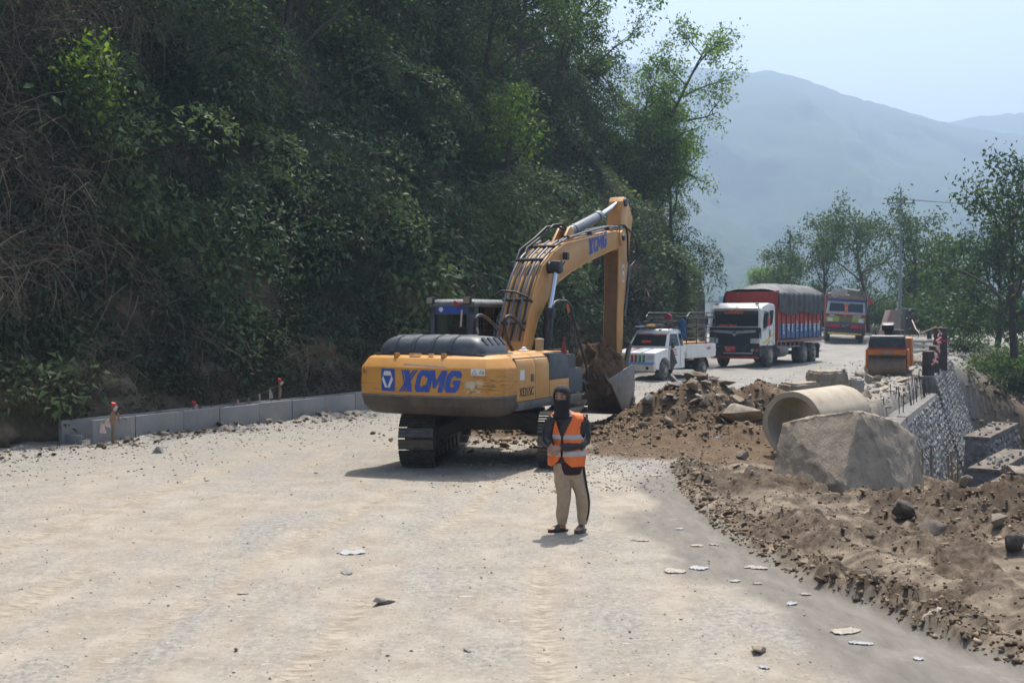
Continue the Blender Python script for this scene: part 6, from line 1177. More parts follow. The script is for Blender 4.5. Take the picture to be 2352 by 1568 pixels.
# --- little white three-wheeler half hidden behind the lorry
sv = vehicle('three_wheeler', (17.6, 69.0), R(20), .55, 'little white three-wheeler mostly hidden behind the tarpaulin lorry', 'three-wheeler', .60)
part('body', WPAINT, sv, lambda m: m.prism([(.35, .32), (.5, .6), (.3, .95), (.05, 1.55), (-.2, 1.66), (-1.7, 1.66), (-1.8, 1.5), (-1.8, .32)], lambda a, b_, t: Vector((t, a, b_)), -.62, .62), bevel=.05)
part('windscreen', DARKG, sv, lambda m: m.loft([[Vector((-.5, .31, .98)), Vector((.5, .31, .98))], [Vector((-.46, .08, 1.5)), Vector((.46, .08, 1.5))]], caps=False, closed=False)); part('side_opening', DARKG, sv, lambda m: m.b2(-.632, -.622, -1.0, -.1, .8, 1.45)); part('stripe', CRED, sv, lambda m: m.b2(-.633, -.622, -1.7, .2, .55, .64))
wheel(sv, -.5, -1.4, .26, .14); wheel(sv, .5, -1.4, .26, .14); wheel(sv, -.56, .15, .26, .14); part('headlight', LENS, sv, lambda m: m.cyl((-.3, .45, .7), (-.3, .52, .7), .08, n=12))
# --- road roller on the rubble bench
RP = AT(2038, 866, 38.6); rl = empty('road_roller', (RP.x, RP.y, RP.z), -R(20), 'orange and black tandem road roller parked on the rubble bench', 'road roller'); rl.scale = (.93,) * 3
ROR = M('roller_orange', (.55, .17, .03), .5, var=.15, dust=.25)
part('drum', M('drum_brown_steel', (.17, .12, .08), .6, var=.25, dust=.4, dustcol=(.24, .18, .12)), rl, lambda m: m.cyl((-.62, .0, .40), (.62, .0, .40), .40, n=36), bevel=.012); part('drum', MUDST, rl, lambda m: m.cyl((-.62, 1.9, .40), (.62, 1.9, .40), .40, n=36), bevel=.012)
part('drum_frame', ROR, rl, lambda m: (m.b2(-.62, .62, -.34, .34, .76, .98), m.b2(-.72, -.64, -.25, .3, .3, .98), m.b2(.64, .72, -.25, .3, .3, .98)), bevel=.03); part('scraper', CHASS, rl, lambda m: m.b2(-.6, .6, -.44, -.40, .66, .76)); part('red_trim', RED, rl, lambda m: m.b2(-.66, .66, -.38, -.34, .98, 1.03))
part('front_hood', BLKM, rl, lambda m: m.loft([[Vector((x, y, z)) for x, y in ((-w_, f), (w_, f), (w_, .45), (-w_, .45))] for z, w_, f in ((1.03, .63, -.36), (1.40, .58, -.26), (1.46, .54, -.20))]), bevel=.03)
for s_ in (-1, 1):
    for z, h_ in ((1.32, .10), (1.12, .09)): part('headlamp_recess', BLKM, rl, lambda m: m.box((s_ * .42, -.33 + (z - 1.1) * .22, z), (.30 if z > 1.2 else .14, .04, h_)), bevel=.008)
part('steering_console', BLKM, rl, lambda m: (m.b2(-.12, .14, .3, .55, 1.44, 1.66), m.box((.0, .38, 1.76), (.40, .34, .22), (.3, 0, 0)), m.box((.0, .5, 1.60), (.3, .3, .1))), bevel=.03); part('hand_rail', BLKM, rl, lambda m: (m.tube([(-.42, .3, 1.44), (-.42, .3, 1.6), (-.25, .35, 1.6)], .018, 6), m.tube([(.5, .3, 1.44), (.5, .3, 1.62), (.3, .35, 1.64)], .018, 6))); part('seat', GRYD, rl, lambda m: m.box((.25, .9, 1.5), (.3, .3, .3)), bevel=.04)
part('rear_body', ROR, rl, lambda m: m.loft([[Vector((x, y, z)) for x, y in ((-.6, .9), (.78, .9), (.78, 2.4), (-.6, 2.4))] for z in (.75, 1.36)] ), bevel=.07); part('rear_frame', ROR, rl, lambda m: m.b2(.62, .8, .95, 2.2, .35, .8), bevel=.03); front_ = lettering('name_plate', 'CASE', M('plate_grey', (.25, .22, .19), .6), rl, (-.2, -.345, .83), (1, 0, 0), (0, 0, 1), .15, bold=.008, squeeze=1.2)
# ------------------------------------------------------------------ rocks, wall, drain, posts, poles
def rock_mesh(seed, a=1, b_=1, c=1, n=14, sub=2, rough=.05, name='rock'):
    rg = random.Random(seed); bm = bmesh.new()
    for i in range(n):
        v = Vector((rg.gauss(0, 1), rg.gauss(0, 1), rg.gauss(0, 1))).normalized() * rg.uniform(.75, 1.0); v = Vector((max(-.8, min(.8, v.x)), max(-.8, min(.8, v.y)), max(-.7, min(.7, v.z)))); bm.verts.new((v.x * a, v.y * b_, v.z * c))
    bmesh.ops.convex_hull(bm, input=bm.verts); bmesh.ops.delete(bm, geom=[v for v in bm.verts if not v.link_faces], context='VERTS')
    if sub:
        bmesh.ops.bevel(bm, geom=bm.edges[:], offset=.05 * min(a, b_, c), segments=1, affect='EDGES', clamp_overlap=True)
        bmesh.ops.triangulate(bm, faces=bm.faces[:])
        if sub > 1: bmesh.ops.subdivide_edges(bm, edges=bm.edges[:], cuts=2, use_grid_fill=True)
        for v in bm.verts: v.co += v.co.normalized() * rough * mnoise.noise(v.co * 4 + Vector((seed, 0, 0)))
    bmesh.ops.recalc_face_normals(bm, faces=bm.faces); me = bpy.data.meshes.new(name); bm.to_mesh(me); bm.free(); shade(me, 28); return me
def stonemat(name, a, b_, sc=3.0): 
    m, nt, b, out = nodes_of(name); L = nt.links.new; P = coords(nt); oi = N(nt, 'ShaderNodeObjectInfo')
    c = ramp(nt, tnoise(nt, sc, 8, .72, P, .5), .3, .7, (*a, 1), (*b_, 1)).outputs[0]
    hs_ = N(nt, 'ShaderNodeHueSaturation'); mr = N(nt, 'ShaderNodeMapRange'); L(oi.outputs['Random'], mr.inputs[0]); mr.inputs[3].default_value = .7; mr.inputs[4].default_value = 1.3; L(mr.outputs[0], hs_.inputs['Value']); L(c, hs_.inputs['Color'])
    L(hs_.outputs[0], b.inputs['Base Color']); b.inputs['Roughness'].default_value = .9; b.inputs['Specular IOR Level'].default_value = .25
    bp = N(nt, 'ShaderNodeBump'); bp.inputs['Strength'].default_value = .6; bp.inputs['Distance'].default_value = .04; L(tnoise(nt, sc * 5, 8, .75, P), bp.inputs['Height']); L(bp.outputs[0], b.inputs['Normal']); return m
ROCKB = stonemat('brown_rock', (.12, .085, .055), (.33, .27, .20)); ROCKT = stonemat('tan_rock', (.27, .22, .16), (.46, .39, .30)); ROCKG = stonemat('grey_rock', (.17, .16, .145), (.36, .34, .31)); ROCKD = stonemat('dark_wet_rock', (.05, .042, .034), (.17, .14, .11)); WHITISH = stonemat('pale_plaster', (.42, .40, .37), (.60, .58, .54), 6)
RM = {k: [rock_mesh(900 + i + 50 * q, *s_) for i in range(6)] for q, (k, s_) in enumerate(dict(slab=(1, .7, .36), chunk=(1, .8, .7), flat=(1, .75, .16)).items())}
VAR = {}
def rock(kind, x, y, size, mat, label, cat='rock', group=None, rg=random.Random(5), dz=0, sink=.3, name='rock', tilt=.25, rz=None):
    i = rg.randrange(6); key = (kind, i, mat.name)
    if key not in VAR: me = RM[kind][i].copy(); me.materials.append(mat); VAR[key] = me
    o = link(name, VAR[key], None, None, (x, y, Hs(x, y) + size * (1 - sink) * dict(slab=.3, chunk=.5, flat=.12)[kind] + dz), (rg.gauss(0, tilt), rg.gauss(0, tilt), rg.uniform(0, 6.28) if rz is None else rz), (size * rg.uniform(.85, 1.15), size * rg.uniform(.8, 1.1), size * rg.uniform(.8, 1.1)))
    return tag(o, label, cat, group)
rg = random.Random(77)
def szw(s_, a, b): return 'small' if s_ < a else 'large' if s_ > b else 'medium'
# slabs on the earth pile
for k in range(46):
    px = rg.triangular(1470, 1790, 1610); py = rg.uniform(885, 985); y = 24.4 + (960 - py) / 40 + rg.uniform(-.5, .5); x = (px - 1176) / FPX * y
    kd, sz, mt = ('slab' if rg.random() < .75 else 'chunk'), rg.uniform(.10, .30), (ROCKB if rg.random() < .7 else ROCKG)
    rock(kd, x, y, sz, mt, szw(sz, .16, .23) + (' brown ' if mt is ROCKB else ' grey ') + ('slab' if kd == 'slab' else 'chunk') + ' on the ' + ('front' if y < 24.9 else 'crest' if y > 25.5 else 'middle') + ' of the earth pile, ' + ('bucket side' if px < 1570 else 'pipe side' if px > 1680 else 'central part'), group='broken slabs on the earth pile', rg=rg, sink=.1, tilt=.4)
rock('slab', 4.75, 24.3, .62, ROCKT, 'large tan boulder with a smooth sloping face on the front of the earth pile', rg=rg, dz=.05, tilt=.35, name='boulder')
rock('chunk', 6.0, 25.7, .38, ROCKB, 'brown boulder at the right end of the earth pile beside the pale stone blocks', rg=rg, name='boulder')
rock('slab', .45, 25.0, .45, ROCKG, 'grey flat boulder seen between the excavator tracks', rg=rg, name='boulder'); rock('chunk', 1.0, 25.2, .28, ROCKD, 'dark round boulder seen between the excavator tracks', rg=rg, name='boulder')
# rubble on the bench by the wall
for k in range(95):
    y = rg.uniform(26.5, 52); e = float(edge_x(np.array(y))); x = e - abs(rg.gauss(0, 1.7)) - .25
    kd, sz, mt = ('slab' if rg.random() < .6 else 'chunk'), rg.uniform(.08, .30), (ROCKT if rg.random() < .65 else ROCKG)
    rock(kd, x, y, sz, mt, szw(sz, .15, .23) + (' tan ' if mt is ROCKT else ' grey ') + ('flat stone' if kd == 'slab' else 'chunky stone') + ' on the bench ' + ('behind the pipe' if y < 31 else 'before the roller' if y < 37.5 else 'beside the roller' if y < 42 else 'behind the roller') + (', wall edge' if e - x < .9 else ', road side' if e - x > 2.2 else ', mid bench'), group='rubble on the bench', rg=rg, sink=.3, tilt=.3)
for px, py, yy, s_, lab in ((2010, 775, 46, .55, 'pale boulder heap left of the roller seat'), (2070, 762, 50, .9, 'big grey-tan boulder behind the road roller'), (2105, 790, 45, .6, 'tilted slab boulder right of the road roller'), (2050, 745, 58, .8, 'light boulder below the concrete plinth'), (1920, 842, 33, .34, 'tan rock in front of the tarpaulin lorry wheels'), (1985, 868, 31, .3, 'brown rock left of the roller drum'), (2240, 935, 40, .55, 'flat pale slab lying on the slope beside the retaining wall')):
    p = AT(px, py, yy); rock('chunk', p.x, p.y, s_, ROCKT, lab, rg=rg, name='boulder', sink=.4)
# boulders around the mud and the concrete block
for px, py, s_, kind, mat, lab in ((2335, 1185, .30, 'chunk', ROCKT, 'tan boulder cut by the right edge of the photo'), (2262, 1172, .24, 'chunk', ROCKT, 'pale boulder on the heap left of the edge boulder'), (2218, 1135, .20, 'chunk', ROCKB, 'brown boulder on the crest of the mud heap'), (2165, 1140, .17, 'slab', ROCKB, 'brown stone against the foot of the concrete block'), (2190, 1165, .22, 'slab', ROCKT, 'pale flat stone half buried in the heap'), (2080, 1215, .24, 'chunk', ROCKD, 'dark muddy boulder in the middle of the heap'), (2140, 1235, .34, 'slab', ROCKD, 'wide dark slab standing in wet mud'), (1703, 1062, .17, 'chunk', ROCKT, 'tan stone in front of the pipe mouth'), (1728, 1092, .13, 'chunk', ROCKG, 'small grey stone near the pipe mouth'), (1690, 1082, .10, 'slab', ROCKT, 'small pale stone left of the tan one'), (1975, 1205, .13, 'slab', ROCKB, 'brown stone in the mud below the concrete block'), (2300, 1240, .16, 'chunk', ROCKT, 'pale stone at the right side of the heap'), (1880, 1180, .09, 'chunk', ROCKB, 'small brown clod stone in front of the block'), (2330, 1290, .2, 'chunk', ROCKD, 'dark boulder low at the right frame edge')):
    p = G(px, py); rock(kind, p.x, p.y, s_, mat, lab, rg=rg, name='boulder', sink=.2)
for k in range(34):
    y = rg.uniform(9.5, 20); x = float(mud_x(np.array(y))) + abs(rg.gauss(.9, 1.0)); kd, sz, mt = ('slab' if rg.random() < .5 else 'chunk'), rg.uniform(.03, .085), (ROCKB if rg.random() < .5 else ROCKT); rock(kd, x, y, sz, mt, szw(sz, .05, .068) + (' brown ' if mt is ROCKB else ' tan ') + ('flat' if kd == 'slab' else 'round') + ' stone in the mud ' + ('near the bottom right corner' if y < 12 else 'below the concrete block' if y < 16 else 'beside the pipe mouth') + (' close to the asphalt' if x - float(mud_x(np.array(y))) < .8 else ' far from the asphalt'), group='stones in the mud strip', rg=rg, sink=.2)
# single stones on the road
for px, py, s_, kind, mat, lab in ((882, 1386, .13, 'slab', ROCKG, 'grey stone with a dusty skirt standing alone on the open road'), (475, 1107, .06, 'slab', ROCKT, 'small pale stone on the road left of the excavator'), (1076, 1491, .07, 'flat', ROCKG, 'small dark grey chip near the bottom middle of the road'), (795, 1317, .14, 'flat', ROCKG, 'low grey stone flush with the dust'), (540, 1495, .04, 'chunk', ROCKB, 'tiny brown stone near the bottom left'), (725, 1085, .05, 'slab', ROCKB, 'small brown stone below the drain'), (365, 1040, .18, 'chunk', ROCKG, 'grey lump of broken concrete against the drain wall'), (290, 1023, .14, 'chunk', ROCKD, 'dark lump beside the bunting post'), (185, 1020, .12, 'chunk', ROCKG, 'grey stone at the open end of the drain'), (1740, 1498, .13, 'slab', ROCKT, 'tan stone poking out of the dust near the bottom right')):
    p = G(px, py); rock(kind, p.x, p.y, s_, mat, lab, rg=rg, sink=.35, tilt=.12)
# flattened pale scraps of sacking and paper on the road
PAPER = M('crumpled_cement_sack', (.34, .30, .245), .85, var=.35, scale=18, bump=.4, bscale=30); PAPERB = M('bluish_scrap', (.34, .345, .35), .8, var=.2, scale=18)
def scrap(px, py, w_, d, label, seed, mat=PAPER, group=None):
    p = G(px, py); n = 11; u, v = np.meshgrid(np.linspace(-1, 1, n), np.linspace(-1, 1, n)); r_ = np.random.default_rng(seed); a = np.arctan2(v, u); k = .72 + .28 * vnoise(a * 1.3 + seed, a * 0 + 3.3, seed) * 2; q = np.maximum(np.abs(u), np.abs(v)); l = np.hypot(u, v) + 1e-6; X_ = u / l * q * k * w_; Y_ = v / l * q * k * d
    rz = r_.uniform(-.5, .5); xx = p.x + X_ * math.cos(rz) - Y_ * math.sin(rz); yy = p.y + X_ * math.sin(rz) + Y_ * math.cos(rz)
    zz = H(xx, yy) + .004 + .016 * np.abs(fbm(u * 1.8 + seed, v * 1.8, 3, seed)) * (w_ / .2) ** .5 + .012 * (q > .8) * r_.uniform(0, 1, (n, n))
    me = npmesh('scrap', np.stack([xx, yy, zz], -1).reshape(-1, 3), gridfaces(n, n), smooth=True); o = link('paper_scrap', me, mat); sd_ = o.modifiers.new('s', 'SOLIDIFY'); sd_.thickness = .003; tag(o, label, 'scrap', group)
for k, (px, py, w_, d, lab, mt) in enumerate(((1942, 1447, .21, .13, 'largest crumpled cement sack with brown torn edges lying on the asphalt', PAPER), (1735, 1298, .15, .12, 'crumpled cream paper sack on the asphalt near the mud edge', PAPER), (1545, 1310, .15, .13, 'pale flattened sack half dusted over, left of the cream sack', PAPER), (1605, 1302, .12, .1, 'bluish flattened scrap beside the half-dusted sack', PAPERB), (1975, 1476, .12, .045, 'narrow white scrap just below the largest sack', PAPERB), (1850, 1361, .08, .05, 'small curled brownish scrap in the middle of the asphalt', PAPER), (1688, 1332, .08, .06, 'small white folded scrap above the curled one', PAPERB), (1740, 1337, .07, .04, 'small scrap with a pinkish tip near the mud edge', PAPER), (1600, 1251, .1, .08, 'cream scrap on the asphalt behind the person', PAPER), (1640, 1248, .07, .05, 'smaller cream scrap right of the one behind the person', PAPER), (1560, 1213, .06, .06, 'white scrap on the asphalt right of the sandals', PAPERB), (1505, 1093, .14, .08, 'grey strip of card at the upper end of the asphalt', PAPER), (810, 1268, .19, .12, 'long pale scrap lying on the open road left of the person', PAPERB), (1755, 1532, .06, .05, 'round white scrap at the bottom edge', PAPERB), (1470, 1240, .14, .05, 'thin long pale scrap left of the asphalt edge', PAPER), (1820, 1382, .09, .05, 'pale scrap half sunk in dust near the curled scrap', PAPERB), (560, 1363, .08, .05, 'pale tan scrap on the left part of the road', PAPER), (2135, 1440, .14, .06, 'pale scrap pressed into the edge of the mud', PAPER), (2110, 1512, .06, .04, 'small grey scrap at the lower right edge of the road', PAPERB), (1652, 1033, .10, .07, 'crumpled bright blue plastic bag on the dirt in front of the pipe', M('plastic_bright_blue', (.03, .30, .62), .35)))):
    scrap(px, py, w_, d, lab, 40 + k, mt)
# loose gravel and clods: nobody could count these
def pebbles(name, label, P, size, mat, seed):
    r_ = np.random.default_rng(seed); pr = []
    for k in range(6):
        me = rock_mesh(1500 + k + seed, 1, .8, .55, 9, 0); V = np.array([v.co for v in me.vertices]); F = np.array([p.vertices[:] for p in me.polygons if len(p.vertices) == 3]); pr.append((V, F, np.zeros(len(V))))
    n = len(P); Nn = r_.normal(0, .25, (n, 3)) + np.array([0, 0, 1.0]); Nn /= np.linalg.norm(Nn, axis=1, keepdims=True); VV, FF, TT = scatter(pr, P, Nn, size, r_.uniform(0, 1, n), 1.0)
    tag(link(name, npmesh(name, VV, None, FF, attrs=dict(tint=TT)), mat), label, None, None, 'stuff')
def on_ground(x, y, lift): return np.stack([x, y, H(x, y) + lift], 1)
PEB = leafmat('pebble_colours', [(.13, .11, .085), (.27, .24, .19), (.42, .39, .34), (.52, .49, .44)], .9, 0); CLOD = leafmat('clod_colours', [(.06, .042, .027), (.13, .092, .058), (.24, .18, .115), (.34, .27, .19)], .95, 0)
r_ = np.random.default_rng(5); X_ = []; Y_ = []; S_ = []
n = 3300; y = r_.uniform(18, 46, n); d = -np.abs(r_.normal(0, 2.2, n)) + .6; x = DR0[0] + (y - DR0[1]) / DRD[1] * DRD[0] - d / DRD[1] * 1.0; X_.append(x); Y_.append(y); S_.append(r_.uniform(.010, .04, n))
n = 5200; y = 7 + 18 * r_.uniform(0, 1, n) ** 1.2; x = r_.uniform(-9, 2.6, n); X_.append(x); Y_.append(y); S_.append(r_.gamma(1.4, .0035, n) + .003)
n = 2800; y = r_.uniform(25, 60, n); x = edge_x(y) - np.abs(r_.normal(0, 2.2, n)) - .1; X_.append(x); Y_.append(y); S_.append(r_.uniform(.02, .085, n))
n = 1500; y = r_.uniform(17.5, 24, n); x = r_.normal(1.6, 1.3, n); X_.append(x); Y_.append(y); S_.append(r_.uniform(.008, .035, n))
X_, Y_, S_ = map(np.concatenate, (X_, Y_, S_)); pebbles('gravel', 'loose grey gravel scattered over road edges and bench', on_ground(X_, Y_, S_ * .25), S_, PEB, 1)
X_ = []; Y_ = []; S_ = []
n = 4800; y = r_.uniform(8, 22, n); x = mud_x(y) + np.abs(r_.normal(0, 1.5, n)) - .05; kp = fbm(x * .9 + 3, y * .38, 3, 19) < -.02; x, y = x[kp], y[kp]; n = len(x); X_.append(x); Y_.append(y); S_.append(r_.gamma(1.6, .008, n) + .005)
n = 2600; y = r_.uniform(8, 21, n); x = mud_x(y) + np.abs(r_.normal(0, .35, n)) - .04; X_.append(x); Y_.append(y); S_.append(r_.gamma(1.5, .012, n) + .006)
n = 2600; y = r_.normal(25, 1.5, n); x = r_.normal(4.1, 1.6, n); X_.append(x); Y_.append(y); S_.append(r_.gamma(1.6, .015, n) + .010)
n = 900; y = r_.normal(25, .7, n); x = r_.normal(.6, 1.2, n); X_.append(x); Y_.append(y); S_.append(r_.gamma(2, .022, n) + .015)
n = 1600; y = r_.normal(14.8, 1.5, n); x = r_.normal(6.2, .9, n); X_.append(x); Y_.append(y); S_.append(r_.gamma(1.6, .014, n) + .007)
n = 500; y = r_.uniform(20.5, 30, n); d = r_.normal(-.35, .35, n); x = DR0[0] + (y - DR0[1]) / DRD[1] * DRD[0] - d / DRD[1]; X_.append(x); Y_.append(y); S_.append(r_.gamma(2, .02, n) + .01)
n = 3000; y = r_.uniform(26, 60, n); x = edge_x(y) + r_.uniform(.3, 9, n); X_.append(x); Y_.append(y); S_.append(r_.gamma(2, .05, n) + .03)
X_, Y_, S_ = map(np.concatenate, (X_, Y_, S_)); pebbles('mud_clods', 'brown clods of earth over the mud strip and spoil', on_ground(X_, Y_, S_ * .2), S_, CLOD, 9)
# stone and concrete blocks
CONC = M('weathered_concrete', (.36, .34, .30), .9, var=.2, scale=3, bump=.5, bscale=14, dust=.25, streak=.25, streakcol=(.16, .15, .13)); CONCM = M('muddy_concrete', (.30, .25, .185), .92, var=.38, scale=4.5, bump=.9, bscale=22, dust=.45, dustcol=(.33, .27, .19), streak=.3, streakcol=(.12, .09, .06))
def rough_block(name, corners, label, cat, mat, seed, cuts=10, amp=.03, parent=None, bev=.05):
    m = MB(); m.add(corners, [(0, 1, 2, 3), (7, 6, 5, 4), (0, 4, 5, 1), (1, 5, 6, 2), (2, 6, 7, 3), (3, 7, 4, 0)]); bm = bmesh.new(); vv = [bm.verts.new(p) for p in m.v]; [bm.faces.new([vv[i] for i in f]) for f in m.f]
    bmesh.ops.recalc_face_normals(bm, faces=bm.faces); bmesh.ops.bevel(bm, geom=bm.edges[:], offset=bev, segments=3, affect='EDGES', clamp_overlap=True); bmesh.ops.subdivide_edges(bm, edges=[e for e in bm.edges if e.calc_length() > .12], cuts=cuts, use_grid_fill=True); bm.normal_update()
    for v in bm.verts: v.co += v.normal * amp * (mnoise.noise(v.co * 2.5 + Vector((seed, 0, 0))) + .6 * mnoise.noise(v.co * 7) + .45 * mnoise.noise(v.co * 17) + .3 * mnoise.noise(v.co * 40))
    me = bpy.data.meshes.new(name); bm.to_mesh(me); bm.free(); shade(me, 50); return tag(link(name, me, mat), label, cat)
def W(px, py, y): p = AT(px, py, y); return (p.x, p.y, p.z)
# foreground trapezoid block: front-left long face, right end face
def fb(px, py, y, dz=0): p = AT(px, py, y); return Vector((p.x, p.y, p.z + dz))
bp_ = [fb(1770, 1105, 18.5), fb(1797, 972, 18.75), fb(1885, 952, 18.3), fb(1974, 943, 17.75), fb(1932, 1112, 17.2), fb(1940, 1150, 17.15), fb(2000, 950, 18.0), fb(2061, 968, 17.9), fb(2102, 1001, 18.05), fb(2113, 1040, 18.15), fb(2126, 1150, 17.9), fb(2092, 1160, 17.3), fb(1850, 958, 19.6), fb(1990, 950, 19.3), fb(2050, 985, 19.2), fb(1790, 1120, 19.3), fb(2090, 1150, 19.0), fb(1765, 1140, 18.5)]
bm = bmesh.new(); [bm.verts.new(p) for p in bp_]; bmesh.ops.convex_hull(bm, input=bm.verts); bmesh.ops.delete(bm, geom=[v for v in bm.verts if not v.link_faces], context='VERTS')
bmesh.ops.bevel(bm, geom=bm.edges[:], offset=.012, segments=1, affect='EDGES', clamp_overlap=True); bmesh.ops.triangulate(bm, faces=bm.faces[:])
for _ in range(4): bmesh.ops.subdivide_edges(bm, edges=[e for e in bm.edges if e.calc_length() > .07], cuts=1, use_grid_fill=True); bmesh.ops.triangulate(bm, faces=bm.faces[:])
bm.normal_update()
for v in bm.verts: v.co += v.normal * (.006 * mnoise.noise(v.co * 2.2) + .012 * mnoise.noise(v.co * 6) + .013 * mnoise.noise(v.co * 16) + .010 * mnoise.noise(v.co * 38))
me = bpy.data.meshes.new('concrete_block'); bm.to_mesh(me); bm.free(); shade(me, 42); tag(link('concrete_block', me, CONCM), 'huge mud-caked concrete block in front of the concrete pipe', 'concrete block')
def simple_block(px0, px1, py0, py1, y, depth, label, mat, seed, rot=.2):
    a = AT(px0, py1, y); c = AT(px1, py0, y); w_ = c.x - a.x; h_ = c.z - a.z; ct = Vector(((a.x + c.x) / 2, y + depth / 2, a.z)); cr, sr = math.cos(rot), math.sin(rot)
    pts = []
    for zz, k in ((-.15, 1), (h_, .93)):
        for sx, sy in ((-1, -1), (1, -1), (1, 1), (-1, 1)): X0, Y0 = sx * w_ / 2 * k, sy * depth / 2 * k; pts.append(ct + Vector((X0 * cr - Y0 * sr, X0 * sr + Y0 * cr, zz)))
    return rough_block('stone_block', pts, label, 'stone block', mat, seed, 7, .04)
simple_block(1866, 1950, 853, 893, 29.3, .7, 'square weathered stone block at the edge of the rubble bench', CONCM, 21); simple_block(1800, 1885, 880, 913, 27.2, .6, 'low pale stone block lying beside the pipe', CONCM, 25, .35); simple_block(1955, 1990, 868, 890, 29.8, .5, 'small grey block right of the square stone block', CONC, 29, -.2)
# concrete pipe
PC = AT(1822, 972, 21.6); ax = Vector((.66, .75, .015)).normalized(); pr_ = [(0, .50), (0, .60), (.05, .605), (1.95, .605), (2.0, .60), (2.0, .5)]
m = MB(); n_ = 64; up_ = Vector((0, 0, 1)); s1 = ax.cross(up_).normalized(); s2 = s1.cross(ax); P0 = Vector((PC.x - .02, PC.y, Hs(PC.x, PC.y) * 0 + .63))
rings = [[P0 + ax * h + (s1 * math.cos(t) + s2 * math.sin(t)) * (r0 + (.004 if .1 < h < 1.9 else .014) * mnoise.noise(Vector((math.cos(t) * 3, math.sin(t) * 3, h * 4)))) for t in [2 * math.pi * k / n_ for k in range(n_)]] for h, r0 in pr_]; m.loft(rings + [rings[0]], caps=False)
tag(m.build('concrete_pipe', M('pipe_concrete', (.44, .375, .28), .85, var=.14, scale=2.5, bump=.35, bscale=24, dust=.4, dustcol=(.33, .265, .185), streak=.35, streakcol=(.22, .17, .12)), ang=40), 'large cream concrete drain pipe lying open-ended behind the block', 'pipe')
# ---- retaining wall with rubble masonry face
MORTAR = M('wall_mortar', (.175, .165, .15), .95, var=.3, scale=4, bump=.6, bscale=20); WTOP = [(8.0, 25.6, -.05), (9.85, 29.7, .10), (13.55, 38.0, .14), (13.46, 38.08, .66), (17.66, 48.06, .85)]; WD = 6.5; BAT = .30
rw = empty('retaining_wall', (13, 38, -6), 0, 'grey rubble-stone retaining wall dropping into the valley on the right', 'wall')
def wl(m):
    rings = []
    for i, (x, y, z) in enumerate(WTOP):
        t = Vector((.40, .917, 0)); n_ = Vector((.917, -.40, 0)); p = Vector((x, y, z)); rings.append([q - Vector((13, 38, -6)) for q in (p - n_ * .6, p, p + n_ * (BAT * WD) + Vector((0, 0, -WD - z)), p - n_ * .6 + Vector((0, 0, -WD - z)))])
    m.loft(rings)
part('wall_core', MORTAR, rw, wl, smooth=False); WST = stonemat('wall_stone', (.12, .117, .11), (.33, .32, .30), 2.2); stones = []
smes = []
for k in range(8): me = rock_mesh(2000 + k, 1, .8, .55, 12, 0, name='stone'); me.materials.append(WST); smes.append(me)
def wall_stones(P0, P1, depth, bat, n_, seed, rows=None, size=.20):
    rg_ = random.Random(seed); P0, P1 = Vector(P0), Vector(P1); L = (P1 - P0).length; t = (P1 - P0).normalized(); dn = (n_ * bat + Vector((0, 0, -1))).normalized(); nn = t.cross(dn); nn = nn if nn.dot(n_) > 0 else -nn; v = .06; out = []
    while v < depth:
        h_ = rg_.uniform(.6, 1.0) * size; u = rg_.uniform(0, .2)
        while u < L:
            w_ = rg_.uniform(.6, 1.5) * size; c = P0 + t * (u + w_ / 2) + dn * (v + h_ / 2) + nn * rg_.uniform(.005, .035); out.append((c, t, dn, nn, w_ * .74, h_ * .78, rg_)); u += w_
        v += h_
    return out
nW = Vector((.917, -.40, 0)); stones = wall_stones(WTOP[0], WTOP[2], 4.4, BAT, nW, 1) + wall_stones((13.33, 37.75, .655), WTOP[4], 5.0, BAT, nW, 2)
def stone_matrix(s_): c, t, dn, nn, a, b_, rg_ = s_; q = rg_.uniform(-.2, .2); tt = (t * math.cos(q) + dn * math.sin(q)); bb = (dn * math.cos(q) - t * math.sin(q)); return Matrix(((tt.x * a, bb.x * b_, nn.x * .09, c.x), (tt.y * a, bb.y * b_, nn.y * .09, c.y), (tt.z * a, bb.z * b_, nn.z * .09, c.z), (0, 0, 0, 1)))
def vis_key(s_): c = s_[0]; px = 1176 + FPX * c.x / c.y; pz = HORY - FPX * (c.z - CAMH) / c.y; return c.y + (100 if px < 2085 else 0) + (100 if pz > 1130 else 0)
stones.sort(key=vis_key); off_ = Vector((13, 38, -6)); rest = MB(); rgs = random.Random(4)
def inv(mt): return Matrix.Translation(-off_) @ mt
for i, s_ in enumerate(stones):
    if vis_key(s_) > 100: continue
    mt = inv(stone_matrix(s_)); me = smes[rgs.randrange(8)]
    if i < 290: o = bpy.data.objects.new('stone', me); COL.objects.link(o); o.parent = rw; o.matrix_local = mt
    else: rest.add([mt @ v.co for v in me.vertices], [tuple(p.vertices) for p in me.polygons])
ro = rest.build('far_stones', WST, rw, ang=28); ro['kind'] = 'stuff'
RUST = M('rusty_rebar', (.085, .05, .035), .85, var=.3)
for k in range(34):
    t = rg.random() ** .8; row = k % 2; b0 = Vector((9.6, 29.4, .08)).lerp(Vector((13.45, 37.9, .14)), t) - nW * (.12 + .32 * row + .08 * rg.random()); l = rg.uniform(.35, .75); part('rebar', RUST, rw, lambda m: m.cyl(b0 - off_ - Vector((0, 0, .1)), b0 - off_ + Vector((rg.gauss(0, .05), rg.gauss(0, .05), l)), .013, n=5))
part('bent_rebar', RUST, rw, lambda m: m.tube([Vector(p) - off_ for p in ((9.7, 29.3, -.1), (9.7, 29.3, .12), (9.45, 29.3, .13))], .014, 5))
